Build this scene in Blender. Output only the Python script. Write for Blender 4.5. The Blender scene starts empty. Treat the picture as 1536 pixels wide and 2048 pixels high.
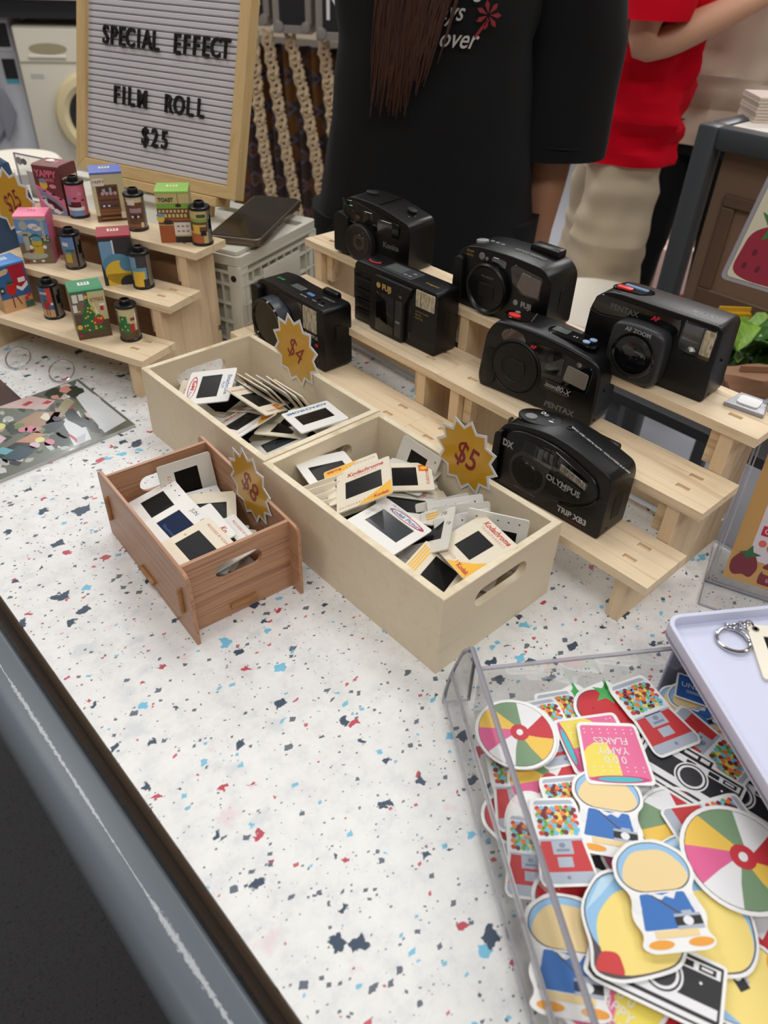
import bpy, bmesh, math, random
from mathutils import Matrix, Vector, Euler, noise
from math import sin, cos, pi, radians as rad
S = bpy.context.scene
COL = S.collection
RNG = random.Random(7)

# ---------------------------------------------------------------- camera
CAM = Vector((-0.3, -0.2492, 0.4685))
YAW, PITCH, ROLL, FPX = -0.7602, 0.6707, 0.0399, 1506.85
_f = Vector((-sin(YAW)*cos(PITCH), cos(YAW)*cos(PITCH), -sin(PITCH)))
_r0 = Vector((cos(YAW), sin(YAW), 0)); _u0 = _r0.cross(_f)
_r = cos(ROLL)*_r0 + sin(ROLL)*_u0; _u = -sin(ROLL)*_r0 + cos(ROLL)*_u0
cd = bpy.data.cameras.new('camera'); cam = bpy.data.objects.new('camera', cd); COL.objects.link(cam)
cam.matrix_world = Matrix(((_r.x, _u.x, -_f.x, CAM.x), (_r.y, _u.y, -_f.y, CAM.y), (_r.z, _u.z, -_f.z, CAM.z), (0, 0, 0, 1)))
cd.sensor_fit = 'HORIZONTAL'; cd.sensor_width = 36; cd.lens = FPX/1536*36
cd.clip_start = .02; cd.clip_end = 60
cd.dof.use_dof = True; cd.dof.focus_distance = .70; cd.dof.aperture_fstop = 11
S.camera = cam

def ray(px, py):
    return _f + _r*((px-768)/FPX) - _u*((py-1024)/FPX)
def at(px, py, z):
    "the point at height z that stands at a pixel of the photograph"
    d = ray(px, py); return CAM + d*((z-CAM.z)/d.z)
def far(px, py, depth):
    return CAM + ray(px, py)*depth

# ---------------------------------------------------------------- world, light, exposure
FLOOR = -.76
CEIL = 1.95
FW = Vector((.689, .725, 0)); RT = Vector((.725, -.689, 0))     # the hall runs the way the camera looks
HALL = math.atan2(RT.y, RT.x)
def hall(r, f, z=0): return Vector((CAM.x, CAM.y, 0)) + RT*r + FW*f + Vector((0, 0, z))
w = bpy.data.worlds.new('world'); S.world = w; w.use_nodes = True
w.node_tree.nodes['Background'].inputs[0].default_value = (.9, .93, 1, 1)
w.node_tree.nodes['Background'].inputs[1].default_value = .35
LAMPS = [(-1.3, -.6), (.2, -.6), (1.7, -.6), (-1.3, 1.3), (.2, 1.3), (1.7, 1.3), (-1.3, 3.2), (.2, 3.2), (1.7, 3.2)]
POWER = {(-1.3, -.6): 11, (.2, -.6): 16, (1.7, -.6): 16, (-1.3, 1.3): 12, (.2, 1.3): 12, (1.7, 1.3): 11, (-1.3, 3.2): 34, (.2, 3.2): 28, (1.7, 3.2): 32}
for i, (a, b) in enumerate(LAMPS):
    ld = bpy.data.lights.new('ceiling_lamp', 'AREA'); ld.shape = 'RECTANGLE'; ld.size = .9; ld.size_y = .5
    ld.energy = POWER.get((a, b), 16); ld.color = (1, .997, .99)
    lo = bpy.data.objects.new('ceiling_lamp', ld); COL.objects.link(lo)
    lo.location = hall(a, b, CEIL-.03); lo.rotation_euler = (0, 0, HALL)
vs = S.view_settings
S.display_settings.display_device = 'sRGB'
vs.view_transform = 'Standard'; vs.look = 'None'; vs.gamma = 1; vs.exposure = -.20; vs.use_curve_mapping = False

# ---------------------------------------------------------------- materials
def lin(c):
    return tuple((x/255/12.92 if x/255 <= .04045 else ((x/255+.055)/1.055)**2.4) for x in c[:3]) + (1,)
MATS = {}
def mat(name, rgb, rough=.5, metal=0, spec=.5, trans=0, coat=0, bump=0, bscale=400):
    if name in MATS: return MATS[name]
    m = bpy.data.materials.new(name); m.use_nodes = True; MATS[name] = m
    b = m.node_tree.nodes['Principled BSDF']; nt = m.node_tree
    b.inputs['Base Color'].default_value = lin(rgb); b.inputs['Roughness'].default_value = rough
    b.inputs['Metallic'].default_value = metal; b.inputs['Specular IOR Level'].default_value = spec
    b.inputs['Transmission Weight'].default_value = trans; b.inputs['Coat Weight'].default_value = coat
    if bump:
        tc = nt.nodes.new('ShaderNodeTexCoord'); n = nt.nodes.new('ShaderNodeTexNoise'); n.inputs['Scale'].default_value = bscale; n.inputs['Detail'].default_value = 3
        bp = nt.nodes.new('ShaderNodeBump'); bp.inputs['Strength'].default_value = bump; bp.inputs['Distance'].default_value = .001
        nt.links.new(tc.outputs['Object'], n.inputs['Vector']); nt.links.new(n.outputs['Fac'], bp.inputs['Height']); nt.links.new(bp.outputs['Normal'], b.inputs['Normal'])
    return m
def nodes(m): return m.node_tree.nodes, m.node_tree.links, m.node_tree.nodes['Principled BSDF']
def ramp(N, stops):
    r = N.new('ShaderNodeValToRGB'); e = r.color_ramp.elements
    while len(e) < len(stops): e.new(.5)
    for k, (p, c) in enumerate(stops): e[k].position = p; e[k].color = lin(c)
    return r
def grain(name, cols, scale=(3, 90, 90), rough=.55, dist=1.2, detail=4, bump=.05):
    m = mat(name, cols[0], rough); N, L, b = nodes(m)
    tc = N.new('ShaderNodeTexCoord'); mp = N.new('ShaderNodeMapping'); mp.inputs['Scale'].default_value = scale
    n = N.new('ShaderNodeTexNoise'); n.inputs['Scale'].default_value = 1; n.inputs['Detail'].default_value = detail; n.inputs['Distortion'].default_value = dist
    n.inputs['Roughness'].default_value = .62
    r = ramp(N, [(.3+.4*i/(len(cols)-1), c) for i, c in enumerate(cols)])
    L.new(tc.outputs['Object'], mp.inputs['Vector']); L.new(mp.outputs['Vector'], n.inputs['Vector']); L.new(n.outputs['Fac'], r.inputs['Fac']); L.new(r.outputs['Color'], b.inputs['Base Color'])
    bp = N.new('ShaderNodeBump'); bp.inputs['Strength'].default_value = bump; bp.inputs['Distance'].default_value = .001
    L.new(n.outputs['Fac'], bp.inputs['Height']); L.new(bp.outputs['Normal'], b.inputs['Normal'])
    return m
def clear(name, tint=(250, 251, 252), solid=.0, rough=.05, body=(150, 152, 158), refl=1.0):
    m = bpy.data.materials.new(name); m.use_nodes = True; MATS[name] = m; N = m.node_tree.nodes; L = m.node_tree.links
    b = N['Principled BSDF']; b.inputs['Base Color'].default_value = lin(body); b.inputs['Roughness'].default_value = .2
    t = N.new('ShaderNodeBsdfTransparent'); t.inputs[0].default_value = lin(tint)
    g = N.new('ShaderNodeBsdfGlossy'); g.inputs['Roughness'].default_value = rough
    lw = N.new('ShaderNodeFresnel'); lw.inputs['IOR'].default_value = 1.45
    mu = N.new('ShaderNodeMath'); mu.operation = 'MULTIPLY'; mu.inputs[1].default_value = refl
    mx = N.new('ShaderNodeMixShader'); m2 = N.new('ShaderNodeMixShader'); m2.inputs[0].default_value = solid
    L.new(lw.outputs[0], mu.inputs[0]); L.new(mu.outputs[0], mx.inputs[0]); L.new(t.outputs[0], mx.inputs[1]); L.new(g.outputs[0], mx.inputs[2])
    L.new(mx.outputs[0], m2.inputs[1]); L.new(b.outputs[0], m2.inputs[2]); L.new(m2.outputs[0], N['Material Output'].inputs[0])
    return m
def terrazzo():
    m = mat('terrazzo', (236, 235, 230), .42, spec=.4); N, L, b = nodes(m)
    tc = N.new('ShaderNodeTexCoord')
    nz = N.new('ShaderNodeTexNoise'); nz.inputs['Scale'].default_value = 130; nz.inputs['Detail'].default_value = 3; L.new(tc.outputs['Object'], nz.inputs['Vector'])
    def mx(a, b_, f):
        x = N.new('ShaderNodeMix'); x.data_type = 'RGBA'
        if isinstance(a, tuple): x.inputs[6].default_value = a
        else: L.new(a, x.inputs[6])
        x.inputs[7].default_value = b_; L.new(f, x.inputs[0]); return x.outputs[2]
    cl = N.new('ShaderNodeTexNoise'); cl.inputs['Scale'].default_value = 55; cl.inputs['Detail'].default_value = 5; cl.inputs['Roughness'].default_value = .7; L.new(tc.outputs['Object'], cl.inputs['Vector'])
    r0 = ramp(N, [(.3, (218, 219, 220)), (.5, (233, 233, 231)), (.75, (241, 241, 238))]); L.new(cl.outputs['Fac'], r0.inputs['Fac'])
    col = r0.outputs['Color']
    def layer(col, scale, seed, colour, keep, size, amt=1, dist=.012, stretch=(1, 1.35, 1), soft=.06):
        ad = N.new('ShaderNodeVectorMath'); ad.operation = 'MULTIPLY_ADD'; ad.inputs[1].default_value = (dist, dist, 0)
        L.new(nz.outputs['Color'], ad.inputs[0]); L.new(tc.outputs['Object'], ad.inputs[2])
        mp = N.new('ShaderNodeMapping'); mp.inputs['Location'].default_value = (seed, seed*1.7, seed*.3); mp.inputs['Scale'].default_value = stretch; mp.inputs['Rotation'].default_value = (0, 0, seed)
        L.new(ad.outputs[0], mp.inputs['Vector'])
        v = N.new('ShaderNodeTexVoronoi'); v.inputs['Scale'].default_value = scale; v.inputs['Randomness'].default_value = 1; L.new(mp.outputs[0], v.inputs['Vector'])
        v.distance = 'MANHATTAN'
        sp = N.new('ShaderNodeSeparateColor'); L.new(v.outputs['Color'], sp.inputs[0])
        rad_ = N.new('ShaderNodeMapRange'); rad_.inputs[1].default_value = 1-keep; rad_.inputs[2].default_value = 1; rad_.inputs[3].default_value = .0; rad_.inputs[4].default_value = size
        L.new(sp.outputs[0], rad_.inputs[0])
        sb = N.new('ShaderNodeMath'); sb.operation = 'SUBTRACT'; L.new(rad_.outputs[0], sb.inputs[0]); L.new(v.outputs['Distance'], sb.inputs[1])
        st = N.new('ShaderNodeMapRange'); st.inputs[1].default_value = 0; st.inputs[2].default_value = soft; st.inputs[4].default_value = amt
        L.new(sb.outputs[0], st.inputs[0])
        return mx(col, lin(colour), st.outputs[0])
    col = layer(col, 42, 9.1, (205, 210, 214), .5, .75, .7, soft=.4)
    col = layer(col, 55, 19.4, (228, 205, 208), .25, .7, .6, soft=.4)
    col = layer(col, 330, 1.3, (78, 90, 102), .20, .55, .85, .003)
    col = layer(col, 150, 7.7, (70, 84, 100), .25, .66, .9, .006)
    col = layer(col, 170, 4.2, (196, 62, 80), .08, .55, .9, .006)
    col = layer(col, 140, 5.9, (112, 188, 218), .08, .6, .9, .006)
    col = layer(col, 62, 3.1, (112, 190, 222), .18, .54, .95)
    col = layer(col, 66, 11.7, (188, 48, 70), .15, .50, .95)
    col = layer(col, 50, 2.4, (60, 76, 96), .32, .60, 1)
    L.new(col, b.inputs['Base Color'])
    return m

WHITEPLY = grain('pale_plywood', [(224, 208, 180), (232, 217, 190), (228, 212, 185)], (4, 60, 60), .6, .6, bump=.01)
PLYEDGE = grain('plywood_edge', [(205, 186, 150), (236, 224, 196), (222, 206, 174)], (20, 20, 160), .6, .4)
PINE = grain('pine', [(206, 178, 140), (234, 210, 174), (240, 218, 184), (220, 194, 156)], (3.2, 55, 55), .55, 1.6, 3)
PINEEND = grain('pine_panel', [(208, 180, 144), (230, 204, 168), (220, 194, 156)], (70, 70, 4), .6, .8)
WALNUT = grain('walnut_laminate', [(134, 92, 66), (170, 124, 92), (188, 142, 108), (152, 108, 80)], (6, 330, 330), .45, .25, 3)
WALNUTY = grain('walnut_laminate_side', [(134, 92, 66), (170, 124, 92), (188, 142, 108), (152, 108, 80)], (330, 6, 330), .38, .25, 3)
WALEDGE = grain('walnut_edge', [(150, 104, 62), (186, 138, 92)], (30, 30, 200), .6)
FRAMEWOOD = grain('oak_frame', [(196, 164, 112), (214, 184, 132), (206, 174, 122)], (8, 70, 70), .55, .6)
TERR = terrazzo()
BLK = mat('black_plastic', (11, 11, 13), .34, spec=.4, bump=.04, bscale=2500)
BLKM = mat('black_matte', (13, 13, 14), .5, spec=.4, bump=.08, bscale=1800)
GLOSS = mat('black_gloss', (9, 9, 10), .08, spec=.6)
DGLASS = mat('dark_glass', (20, 20, 22), .05, spec=.8, coat=.4)
GREYP = mat('grey_plastic', (120, 122, 122), .45)
SILV = mat('silver', (200, 202, 205), .25, 1)
CHROME = mat('chrome', (215, 215, 218), .12, 1)
WHT = mat('white_print', (232, 232, 230), .5)
PAPER = mat('white_paper', (240, 240, 238), .5)
RED = mat('red_print', (196, 40, 52), .5)
GOLDT = mat('gold_print', (190, 160, 90), .4)
GREYT = mat('grey_print', (150, 150, 150), .5)
DKRED = mat('dark_red_print', (140, 24, 40), .5)
def C_(r, g, b, rough=.5): return mat('print_%02x%02x%02x' % (r, g, b), (r, g, b), rough)
ACR = clear('clear_acrylic', (253, 253, 253), refl=.28)
ACRE = clear('acrylic_edge', (238, 238, 242), .42, .15, (200, 200, 210))
ACRW = clear('acrylic_shine', (245, 245, 248), .3, .1, (225, 225, 230))

# ---------------------------------------------------------------- mesh helpers
def frame(o, x, y):
    x = Vector(x).normalized(); y = Vector(y); y = (y - x*y.dot(x)).normalized(); n = x.cross(y)
    return Matrix(((x.x, y.x, n.x, o[0]), (x.y, y.y, n.y, o[1]), (x.z, y.z, n.z, o[2]), (0, 0, 0, 1)))
class G:
    def __init__(s, M=None): s.bm = bmesh.new(); s.M = M or Matrix()
    def at(s, M): s.M = M; return s
    def add(s, t):
        bmesh.ops.transform(t, matrix=s.M, verts=t.verts); me = bpy.data.meshes.new('t'); t.to_mesh(me); t.free(); s.bm.from_mesh(me); bpy.data.meshes.remove(me); return s
    def _bev(s, t, b, seg, ang=.5):
        if b > 0:
            bmesh.ops.remove_doubles(t, verts=t.verts, dist=1e-7)
            es = [e for e in t.edges if len(e.link_faces) == 2 and e.calc_face_angle(0) > ang]
            bmesh.ops.bevel(t, geom=es, offset=b, segments=seg, profile=.5, affect='EDGES', clamp_overlap=True)
    def box(s, x0, y0, z0, x1, y1, z1, b=0, seg=2):
        t = bmesh.new(); bmesh.ops.create_cube(t, size=1, matrix=Matrix.Translation(((x0+x1)/2, (y0+y1)/2, (z0+z1)/2)) @ Matrix.Diagonal((abs(x1-x0), abs(y1-y0), abs(z1-z0), 1)))
        s._bev(t, b, seg); return s.add(t)
    def prism(s, pts, h0, h1, b=0, seg=2, holes=(), ang=.5):
        t = bmesh.new()
        def loop(ps): 
            vs = [t.verts.new((p[0], p[1], h0)) for p in ps]; return [t.edges.new((vs[i], vs[(i+1) % len(vs)])) for i in range(len(vs))], vs
        es, vs = loop(pts)
        if holes:
            for h in holes: es += loop(h)[0]
            r = bmesh.ops.triangle_fill(t, use_beauty=True, edges=es, normal=(0, 0, 1)); fs = [f for f in r['geom'] if isinstance(f, bmesh.types.BMFace)]
        else: fs = [t.faces.new(vs)]
        r = bmesh.ops.extrude_face_region(t, geom=fs); nv = [v for v in r['geom'] if isinstance(v, bmesh.types.BMVert)]
        bmesh.ops.translate(t, vec=(0, 0, h1-h0), verts=nv)
        bmesh.ops.recalc_face_normals(t, faces=t.faces)
        s._bev(t, b, seg, ang); return s.add(t)
    def flat(s, pts, z=0, holes=()):
        t = bmesh.new()
        if holes:
            es = []
            for ps in [pts]+list(holes):
                vs = [t.verts.new((p[0], p[1], z)) for p in ps]; es += [t.edges.new((vs[i], vs[(i+1) % len(vs)])) for i in range(len(vs))]
            bmesh.ops.triangle_fill(t, use_beauty=True, edges=es, normal=(0, 0, 1))
        else: t.faces.new([t.verts.new((p[0], p[1], z)) for p in pts])
        bmesh.ops.recalc_face_normals(t, faces=t.faces)
        if t.faces and sum(f.normal.z for f in t.faces) < 0: bmesh.ops.reverse_faces(t, faces=t.faces)
        return s.add(t)
    def lathe(s, prof, n=32, cap=True):
        t = bmesh.new(); rings = []
        for r, z in prof: rings.append([t.verts.new((r*cos(2*pi*i/n), r*sin(2*pi*i/n), z)) for i in range(n)])
        for a, b in zip(rings, rings[1:]):
            for i in range(n): t.faces.new((a[i], a[(i+1) % n], b[(i+1) % n], b[i]))
        if cap:
            if prof[0][0] > 0: t.faces.new(list(reversed(rings[0])))
            if prof[-1][0] > 0: t.faces.new(rings[-1])
        bmesh.ops.remove_doubles(t, verts=t.verts, dist=1e-7)
        bmesh.ops.recalc_face_normals(t, faces=t.faces); return s.add(t)
    def cyl(s, x, y, z0, z1, r, n=24, b=0):
        return s.prism(ell(x, y, r, r, n), z0, z1, b, 2, ang=.8)
    def tube(s, path, r, n=10, closed=False, rr=None):
        t = bmesh.new(); P = [Vector(p) for p in path]; rings = []; up = None
        for i, p in enumerate(P):
            a = P[(i-1) % len(P)] if (closed or i) else P[0]; b = P[(i+1) % len(P)] if (closed or i < len(P)-1) else P[-1]
            d = (b-a).normalized()
            if up is None: up = d.orthogonal()
            up = (up-d*up.dot(d)).normalized(); sd = d.cross(up); q = rr[i] if rr else r
            rings.append([t.verts.new(p + up*q*cos(2*pi*k/n) + sd*q*sin(2*pi*k/n)) for k in range(n)])
        m = len(rings)
        for i in range(m if closed else m-1):
            a, b = rings[i], rings[(i+1) % m]
            for k in range(n): t.faces.new((a[k], a[(k+1) % n], b[(k+1) % n], b[k]))
        if not closed: t.faces.new(list(reversed(rings[0]))); t.faces.new(rings[-1])
        bmesh.ops.recalc_face_normals(t, faces=t.faces); return s.add(t)
    def loft(s, rings, cap=True):
        t = bmesh.new(); R_ = [[t.verts.new(p) for p in r] for r in rings]; n = len(R_[0])
        for a, b in zip(R_, R_[1:]):
            for i in range(n): t.faces.new((a[i], a[(i+1) % n], b[(i+1) % n], b[i]))
        if cap: t.faces.new(list(reversed(R_[0]))); t.faces.new(R_[-1])
        bmesh.ops.recalc_face_normals(t, faces=t.faces); return s.add(t)
    def obj(s, name, m, parent=None, M=None, smooth=32, mats=None):
        me = bpy.data.meshes.new(name); s.bm.to_mesh(me); s.bm.free()
        for q in ([m] if not isinstance(m, (list, tuple)) else m): me.materials.append(q)
        if smooth:
            for p in me.polygons: p.use_smooth = True
            me.set_sharp_from_angle(angle=rad(smooth))
        o = bpy.data.objects.new(name, me); COL.objects.link(o); o.parent = parent
        if M is not None: o.matrix_basis = M
        return o
def ell(x, y, rx, ry, n=28, a0=0, a1=2*pi, full=True):
    k = n if full else n-1
    return [(x+rx*cos(a0+(a1-a0)*i/k), y+ry*sin(a0+(a1-a0)*i/k)) for i in range(n)]
def rect(x0, y0, x1, y1): return [(x0, y0), (x1, y0), (x1, y1), (x0, y1)]
def rr(x0, y0, x1, y1, r, n=5):
    P = []
    for cx, cy, a in ((x1-r, y0+r, -pi/2), (x1-r, y1-r, 0), (x0+r, y1-r, pi/2), (x0+r, y0+r, pi)):
        P += [(cx+r*cos(a+pi/2*i/n), cy+r*sin(a+pi/2*i/n)) for i in range(n+1)]
    return P
def rot2(pts, a, c=(0, 0)):
    return [(c[0]+(x-c[0])*cos(a)-(y-c[1])*sin(a), c[1]+(x-c[0])*sin(a)+(y-c[1])*cos(a)) for x, y in pts]
def fillet(pts, r, n=4):
    "round the corners of a polygon; r is one radius or one per corner"
    out = []; k = len(pts)
    for i, p in enumerate(pts):
        q = r[i] if isinstance(r, (list, tuple)) else r
        p = Vector(p); a = Vector(pts[i-1]); b = Vector(pts[(i+1) % k]); da = (a-p); db = (b-p)
        q = min(q, da.length*.49, db.length*.49)
        if q < 1e-6: out.append(tuple(p)); continue
        A = p+da.normalized()*q; B = p+db.normalized()*q
        for j in range(n+1):
            t = j/n; out.append(tuple(A*(1-t)**2 + p*2*t*(1-t) + B*t*t))
    return out
def thing(name, label, cat, M=None, group=None, kind=None, parent=None):
    o = bpy.data.objects.new(name, None); COL.objects.link(o); o.empty_display_size = .02
    if M is not None: o.matrix_basis = M
    o.parent = parent; return tag(o, label, cat, group, kind)
def tag(o, label=None, cat=None, group=None, kind=None):
    if label: o['label'] = label
    if cat: o['category'] = cat
    if group: o['group'] = group
    if kind: o['kind'] = kind
    return o
def place(x, y, z, a=0): return Matrix.Translation((x, y, z)) @ Matrix.Rotation(a, 4, 'Z')
_tc = {}
def text(name, s, size, m, parent, M, bold=0, shear=0, ext=0, xs=1, align='CENTER', sp=1):
    key = (s, size, m.name, bold, shear, ext, xs, align, sp)
    if key not in _tc:
        cu = bpy.data.curves.new('txt', 'FONT'); cu.body = s; cu.size = size; cu.align_x = align; cu.align_y = 'CENTER'; cu.resolution_u = 3
        cu.offset = bold; cu.shear = shear; cu.extrude = ext; cu.space_character = sp; cu.fill_mode = 'BOTH' if ext else 'FRONT'
        to = bpy.data.objects.new('txt', cu); COL.objects.link(to)
        bpy.context.view_layer.update()
        me = bpy.data.meshes.new_from_object(to.evaluated_get(bpy.context.evaluated_depsgraph_get()))
        bpy.data.objects.remove(to); bpy.data.curves.remove(cu); me.name = name; me.materials.clear(); me.materials.append(m)
        for v in me.vertices: v.co.x *= xs; v.co.z += ext
        _tc[key] = me
    o = bpy.data.objects.new(name, _tc[key]); COL.objects.link(o); o.parent = parent; o.matrix_basis = M; return o
def dup(root, M, label=None, group=None):
    r = root.copy(); COL.objects.link(r); r.matrix_basis = M
    if label: r['label'] = label
    if group: r['group'] = group
    for ch in root.children:
        c = ch.copy(); COL.objects.link(c); c.parent = r
        for g in ch.children:
            d = g.copy(); COL.objects.link(d); d.parent = c
    return r
# ---------------------------------------------------------------- the hall
CARPET = mat('grey_carpet', (158, 161, 170), .95, bump=.5, bscale=900)
DARKFLOOR = grain('charcoal_carpet', [(44, 44, 46), (66, 66, 68), (54, 54, 56)], (220, 220, 220), .95, .3, bump=.4)
WALLM = mat('beige_wall', (196, 178, 156), .85)
CEILM = mat('ceiling_white', (225, 225, 222), .9)
HM = Matrix.Translation((CAM.x, CAM.y, 0)) @ Matrix.Rotation(HALL, 4, 'Z')
def structure(name, g, m, smooth=0):
    return tag(g.obj(name, m, None, HM, smooth), kind='structure')
X0, X1, Y0, Y1 = -3.4, 3.6, -2.6, 5.7
structure('floor', G().box(X0, Y0, FLOOR-.05, X1, Y1, FLOOR), CARPET)
structure('ceiling', G().box(X0, Y0, CEIL, X1, Y1, CEIL+.05), CEILM)
structure('wall_back', G().box(X0, Y1, FLOOR, X1, Y1+.05, CEIL), WALLM)
structure('wall_left', G().box(X0-.05, Y0, FLOOR, X0, Y1, CEIL), WALLM)
structure('wall_right', G().box(X1, Y0, FLOOR, X1+.05, Y1, CEIL), WALLM)
structure('wall_front', G().box(X0, Y0-.05, FLOOR, X1, Y0, CEIL), WALLM)
bm_ = G().box(X0, Y1-.012, FLOOR, X1, Y1, FLOOR+.08); structure('baseboard_back', bm_, mat('baseboard', (120, 100, 82), .6))

# ---------------------------------------------------------------- the display table (its long side runs along world y)
EDGE = -.2235
TX1 = .322; TY0, TY1 = -.75, 1.02
tb = thing('display_table', 'long display table with white speckled terrazzo top, brown edge and grey tube rail', 'table', place(0, 0, 0))
G().box(EDGE, TY0, -.004, TX1, TY1, 0).obj('tabletop', TERR, tb, smooth=0)
BROWNE = grain('brown_edge', [(112, 92, 74), (140, 118, 98), (126, 104, 84)], (60, 3, 60), .6, .6)
G().box(EDGE+.0004, TY0, -.085, EDGE+.018, TY1, -.004).box(EDGE+.018, TY0, -.028, TX1-.0004, TY1, -.004).obj('edge_band', BROWNE, tb, smooth=0)
def worn_paint():
    m = mat('grey_paint', (96, 104, 112), .34, spec=.5, bump=.03, bscale=60); N, L, b = nodes(m)
    tc = N.new('ShaderNodeTexCoord'); sx = N.new('ShaderNodeSeparateXYZ'); L.new(tc.outputs['Object'], sx.inputs[0])
    mp = N.new('ShaderNodeMapping'); mp.inputs['Scale'].default_value = (800, 260, 800); L.new(tc.outputs['Object'], mp.inputs[0])
    n = N.new('ShaderNodeTexNoise'); n.inputs['Scale'].default_value = 1; n.inputs['Detail'].default_value = 6; n.inputs['Roughness'].default_value = .75; L.new(mp.outputs[0], n.inputs['Vector'])
    mp2 = N.new('ShaderNodeMapping'); mp2.inputs['Scale'].default_value = (0, 9, 0); L.new(tc.outputs['Object'], mp2.inputs[0])
    n2 = N.new('ShaderNodeTexNoise'); n2.inputs['Scale'].default_value = 1; n2.inputs['Detail'].default_value = 2; L.new(mp2.outputs[0], n2.inputs['Vector'])
    # a rubbed line along the top of the rail, wider and narrower as hands and bags have worn it
    a = N.new('ShaderNodeMath'); a.operation = 'ADD'; a.inputs[1].default_value = .2505; L.new(sx.outputs[0], a.inputs[0])
    ab = N.new('ShaderNodeMath'); ab.operation = 'ABSOLUTE'; L.new(a.outputs[0], ab.inputs[0])
    wd = N.new('ShaderNodeMapRange'); wd.inputs[1].default_value = .38; wd.inputs[2].default_value = .7; wd.inputs[3].default_value = .0002; wd.inputs[4].default_value = .0036; L.new(n2.outputs['Fac'], wd.inputs[0])
    dv = N.new('ShaderNodeMath'); dv.operation = 'DIVIDE'; L.new(ab.outputs[0], dv.inputs[0]); L.new(wd.outputs[0], dv.inputs[1])
    sm = N.new('ShaderNodeMath'); sm.operation = 'MULTIPLY_ADD'; sm.inputs[1].default_value = 3.4; L.new(n.outputs['Fac'], sm.inputs[0])
    sm.inputs[2].default_value = -1.0
    sb = N.new('ShaderNodeMath'); sb.operation = 'SUBTRACT'; L.new(sm.outputs[0], sb.inputs[0]); L.new(dv.outputs[0], sb.inputs[1])
    st = N.new('ShaderNodeMapRange'); st.inputs[1].default_value = 0; st.inputs[2].default_value = .35; L.new(sb.outputs[0], st.inputs[0])
    mx = N.new('ShaderNodeMix'); mx.data_type = 'RGBA'; mx.inputs[6].default_value = lin((96, 104, 112)); mx.inputs[7].default_value = lin((178, 182, 186)); L.new(st.outputs[0], mx.inputs[0]); L.new(mx.outputs[2], b.inputs['Base Color'])
    return m
RAILP = worn_paint()
GREYTUBE = mat('grey_tube_paint', (100, 104, 108), .4)
fr = frame((0, TY0, 0), (1, 0, 0), (0, 0, 1))      # x right, y up, normal -> -y
G(fr).prism(fillet(rect(-.2745, -.062, -.2342, -.020), [.018, .018, .004, .022], 7), 0, -(TY1-TY0)).obj('front_rail', RAILP, tb)
G(fr).prism(rr(TX1+.002, -.040, TX1+.030, -.012, .010, 4), 0, -(TY1-TY0)).obj('back_rail', GREYTUBE, tb)
for yy in (TY0, TY1):
    G().box(-.238, yy-.02, -.06, TX1+.004, yy+.02, -.0282, .004).obj('cross_rail', GREYTUBE, tb)
for xx in (-.10, TX1+.016):
    for yy in (TY0+.03, TY1-.03):
        G().box(xx-.014, yy-.014, FLOOR, xx+.014, yy+.014, -.0605, .004).obj('leg', GREYTUBE, tb)
m_ = G().box(-1.15, -1.3, FLOOR+.001, -.12, 1.3, FLOOR+.007).obj('dark_floor_sheet', DARKFLOOR, None, smooth=0)  # thin sheet in a darker tone over the grey floor
tag(m_, 'charcoal grey sheet on the floor in front of the long table', 'mat')

# ---------------------------------------------------------------- stepped wooden risers
def riser(M, label, p, d, L=.298, z=(.056, .101, .147)):
    t = thing('stepped_riser', label, 'display stand', M, 'stepped wooden risers')
    th = .0085
    for k in range(3):
        y0 = p*k
        holes = [rect(sx*(L/2-.030)-.006, y0+yy, sx*(L/2-.030)+.006, y0+yy+.0055) for sx in (-1, 1) for yy in (.018, .040)]
        sh = G().prism(rect(-L/2, y0, L/2, y0+d), z[k]-th, z[k], 0, holes=holes).obj('shelf', PINE, t, smooth=0)
        for h in holes:
            a, b = h[0], h[2]; G().box(a[0]+.0003, a[1]+.0003, z[k]-th+.0003, b[0]-.0003, b[1]-.0003, z[k]-.0022).obj('tenon', PINEEND, sh, smooth=0)
    for sx in (-1, 1):
        x = sx*(L/2-.024)
        P = [(.006, 0), (.006, z[0]-th), (p+.006, z[0]-th), (p+.006, z[1]-th), (2*p+.006, z[1]-th), (2*p+.006, z[2]-th), (2*p+d-.004, z[2]-th), (2*p+d-.004, 0)]
        # the panel stops short of each shelf above it so that the shelf rests on it
        P = [(.006, 0), (.006, z[0]-th), (p-.0005, z[0]-th), (p-.0005, z[1]-th), (2*p-.0005, z[1]-th), (2*p-.0005, z[2]-th), (2*p+d-.004, z[2]-th), (2*p+d-.004, 0)]
        P = [(.006, 0), (.006, z[0]-th-.0002), (d+.0008, z[0]-th-.0002), (d+.0008, z[1]-th-.0002), (p+d+.0008, z[1]-th-.0002), (p+d+.0008, z[2]-th-.0002), (2*p+d-.004, z[2]-th-.0002), (2*p+d-.004, .032), (2*p+d-.010, .032), (2*p+d-.010, .024), (2*p+d-.004, .024), (2*p+d-.004, 0)]
        fm = frame((x+.006, 0, 0), (0, 1, 0), (0, 0, 1))
        G(fm).prism(P, -.012, 0, .0004, 1).obj('side_panel', PINEEND, t, smooth=0)
        # the batten in front of the panel under each upper step
        for k in (1, 2):
            G().box(x-sx*.012-.005, p*k+.010, z[k-1]+.0002, x-sx*.012+.005, p*k+.020, z[k]-th-.0002).obj('batten', PINE, t, smooth=0)
    G().box(-L/2+.031, 2*p+d-.0135, .006, L/2-.031, 2*p+d-.0055, .030).obj('stretcher', PINE, t, smooth=0)
    return t
RA = -pi/2
riser(place(.153, .070, 0, RA), 'pine stepped riser nearest the clear drawer, with three black cameras on it', .060, .0605)
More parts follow.
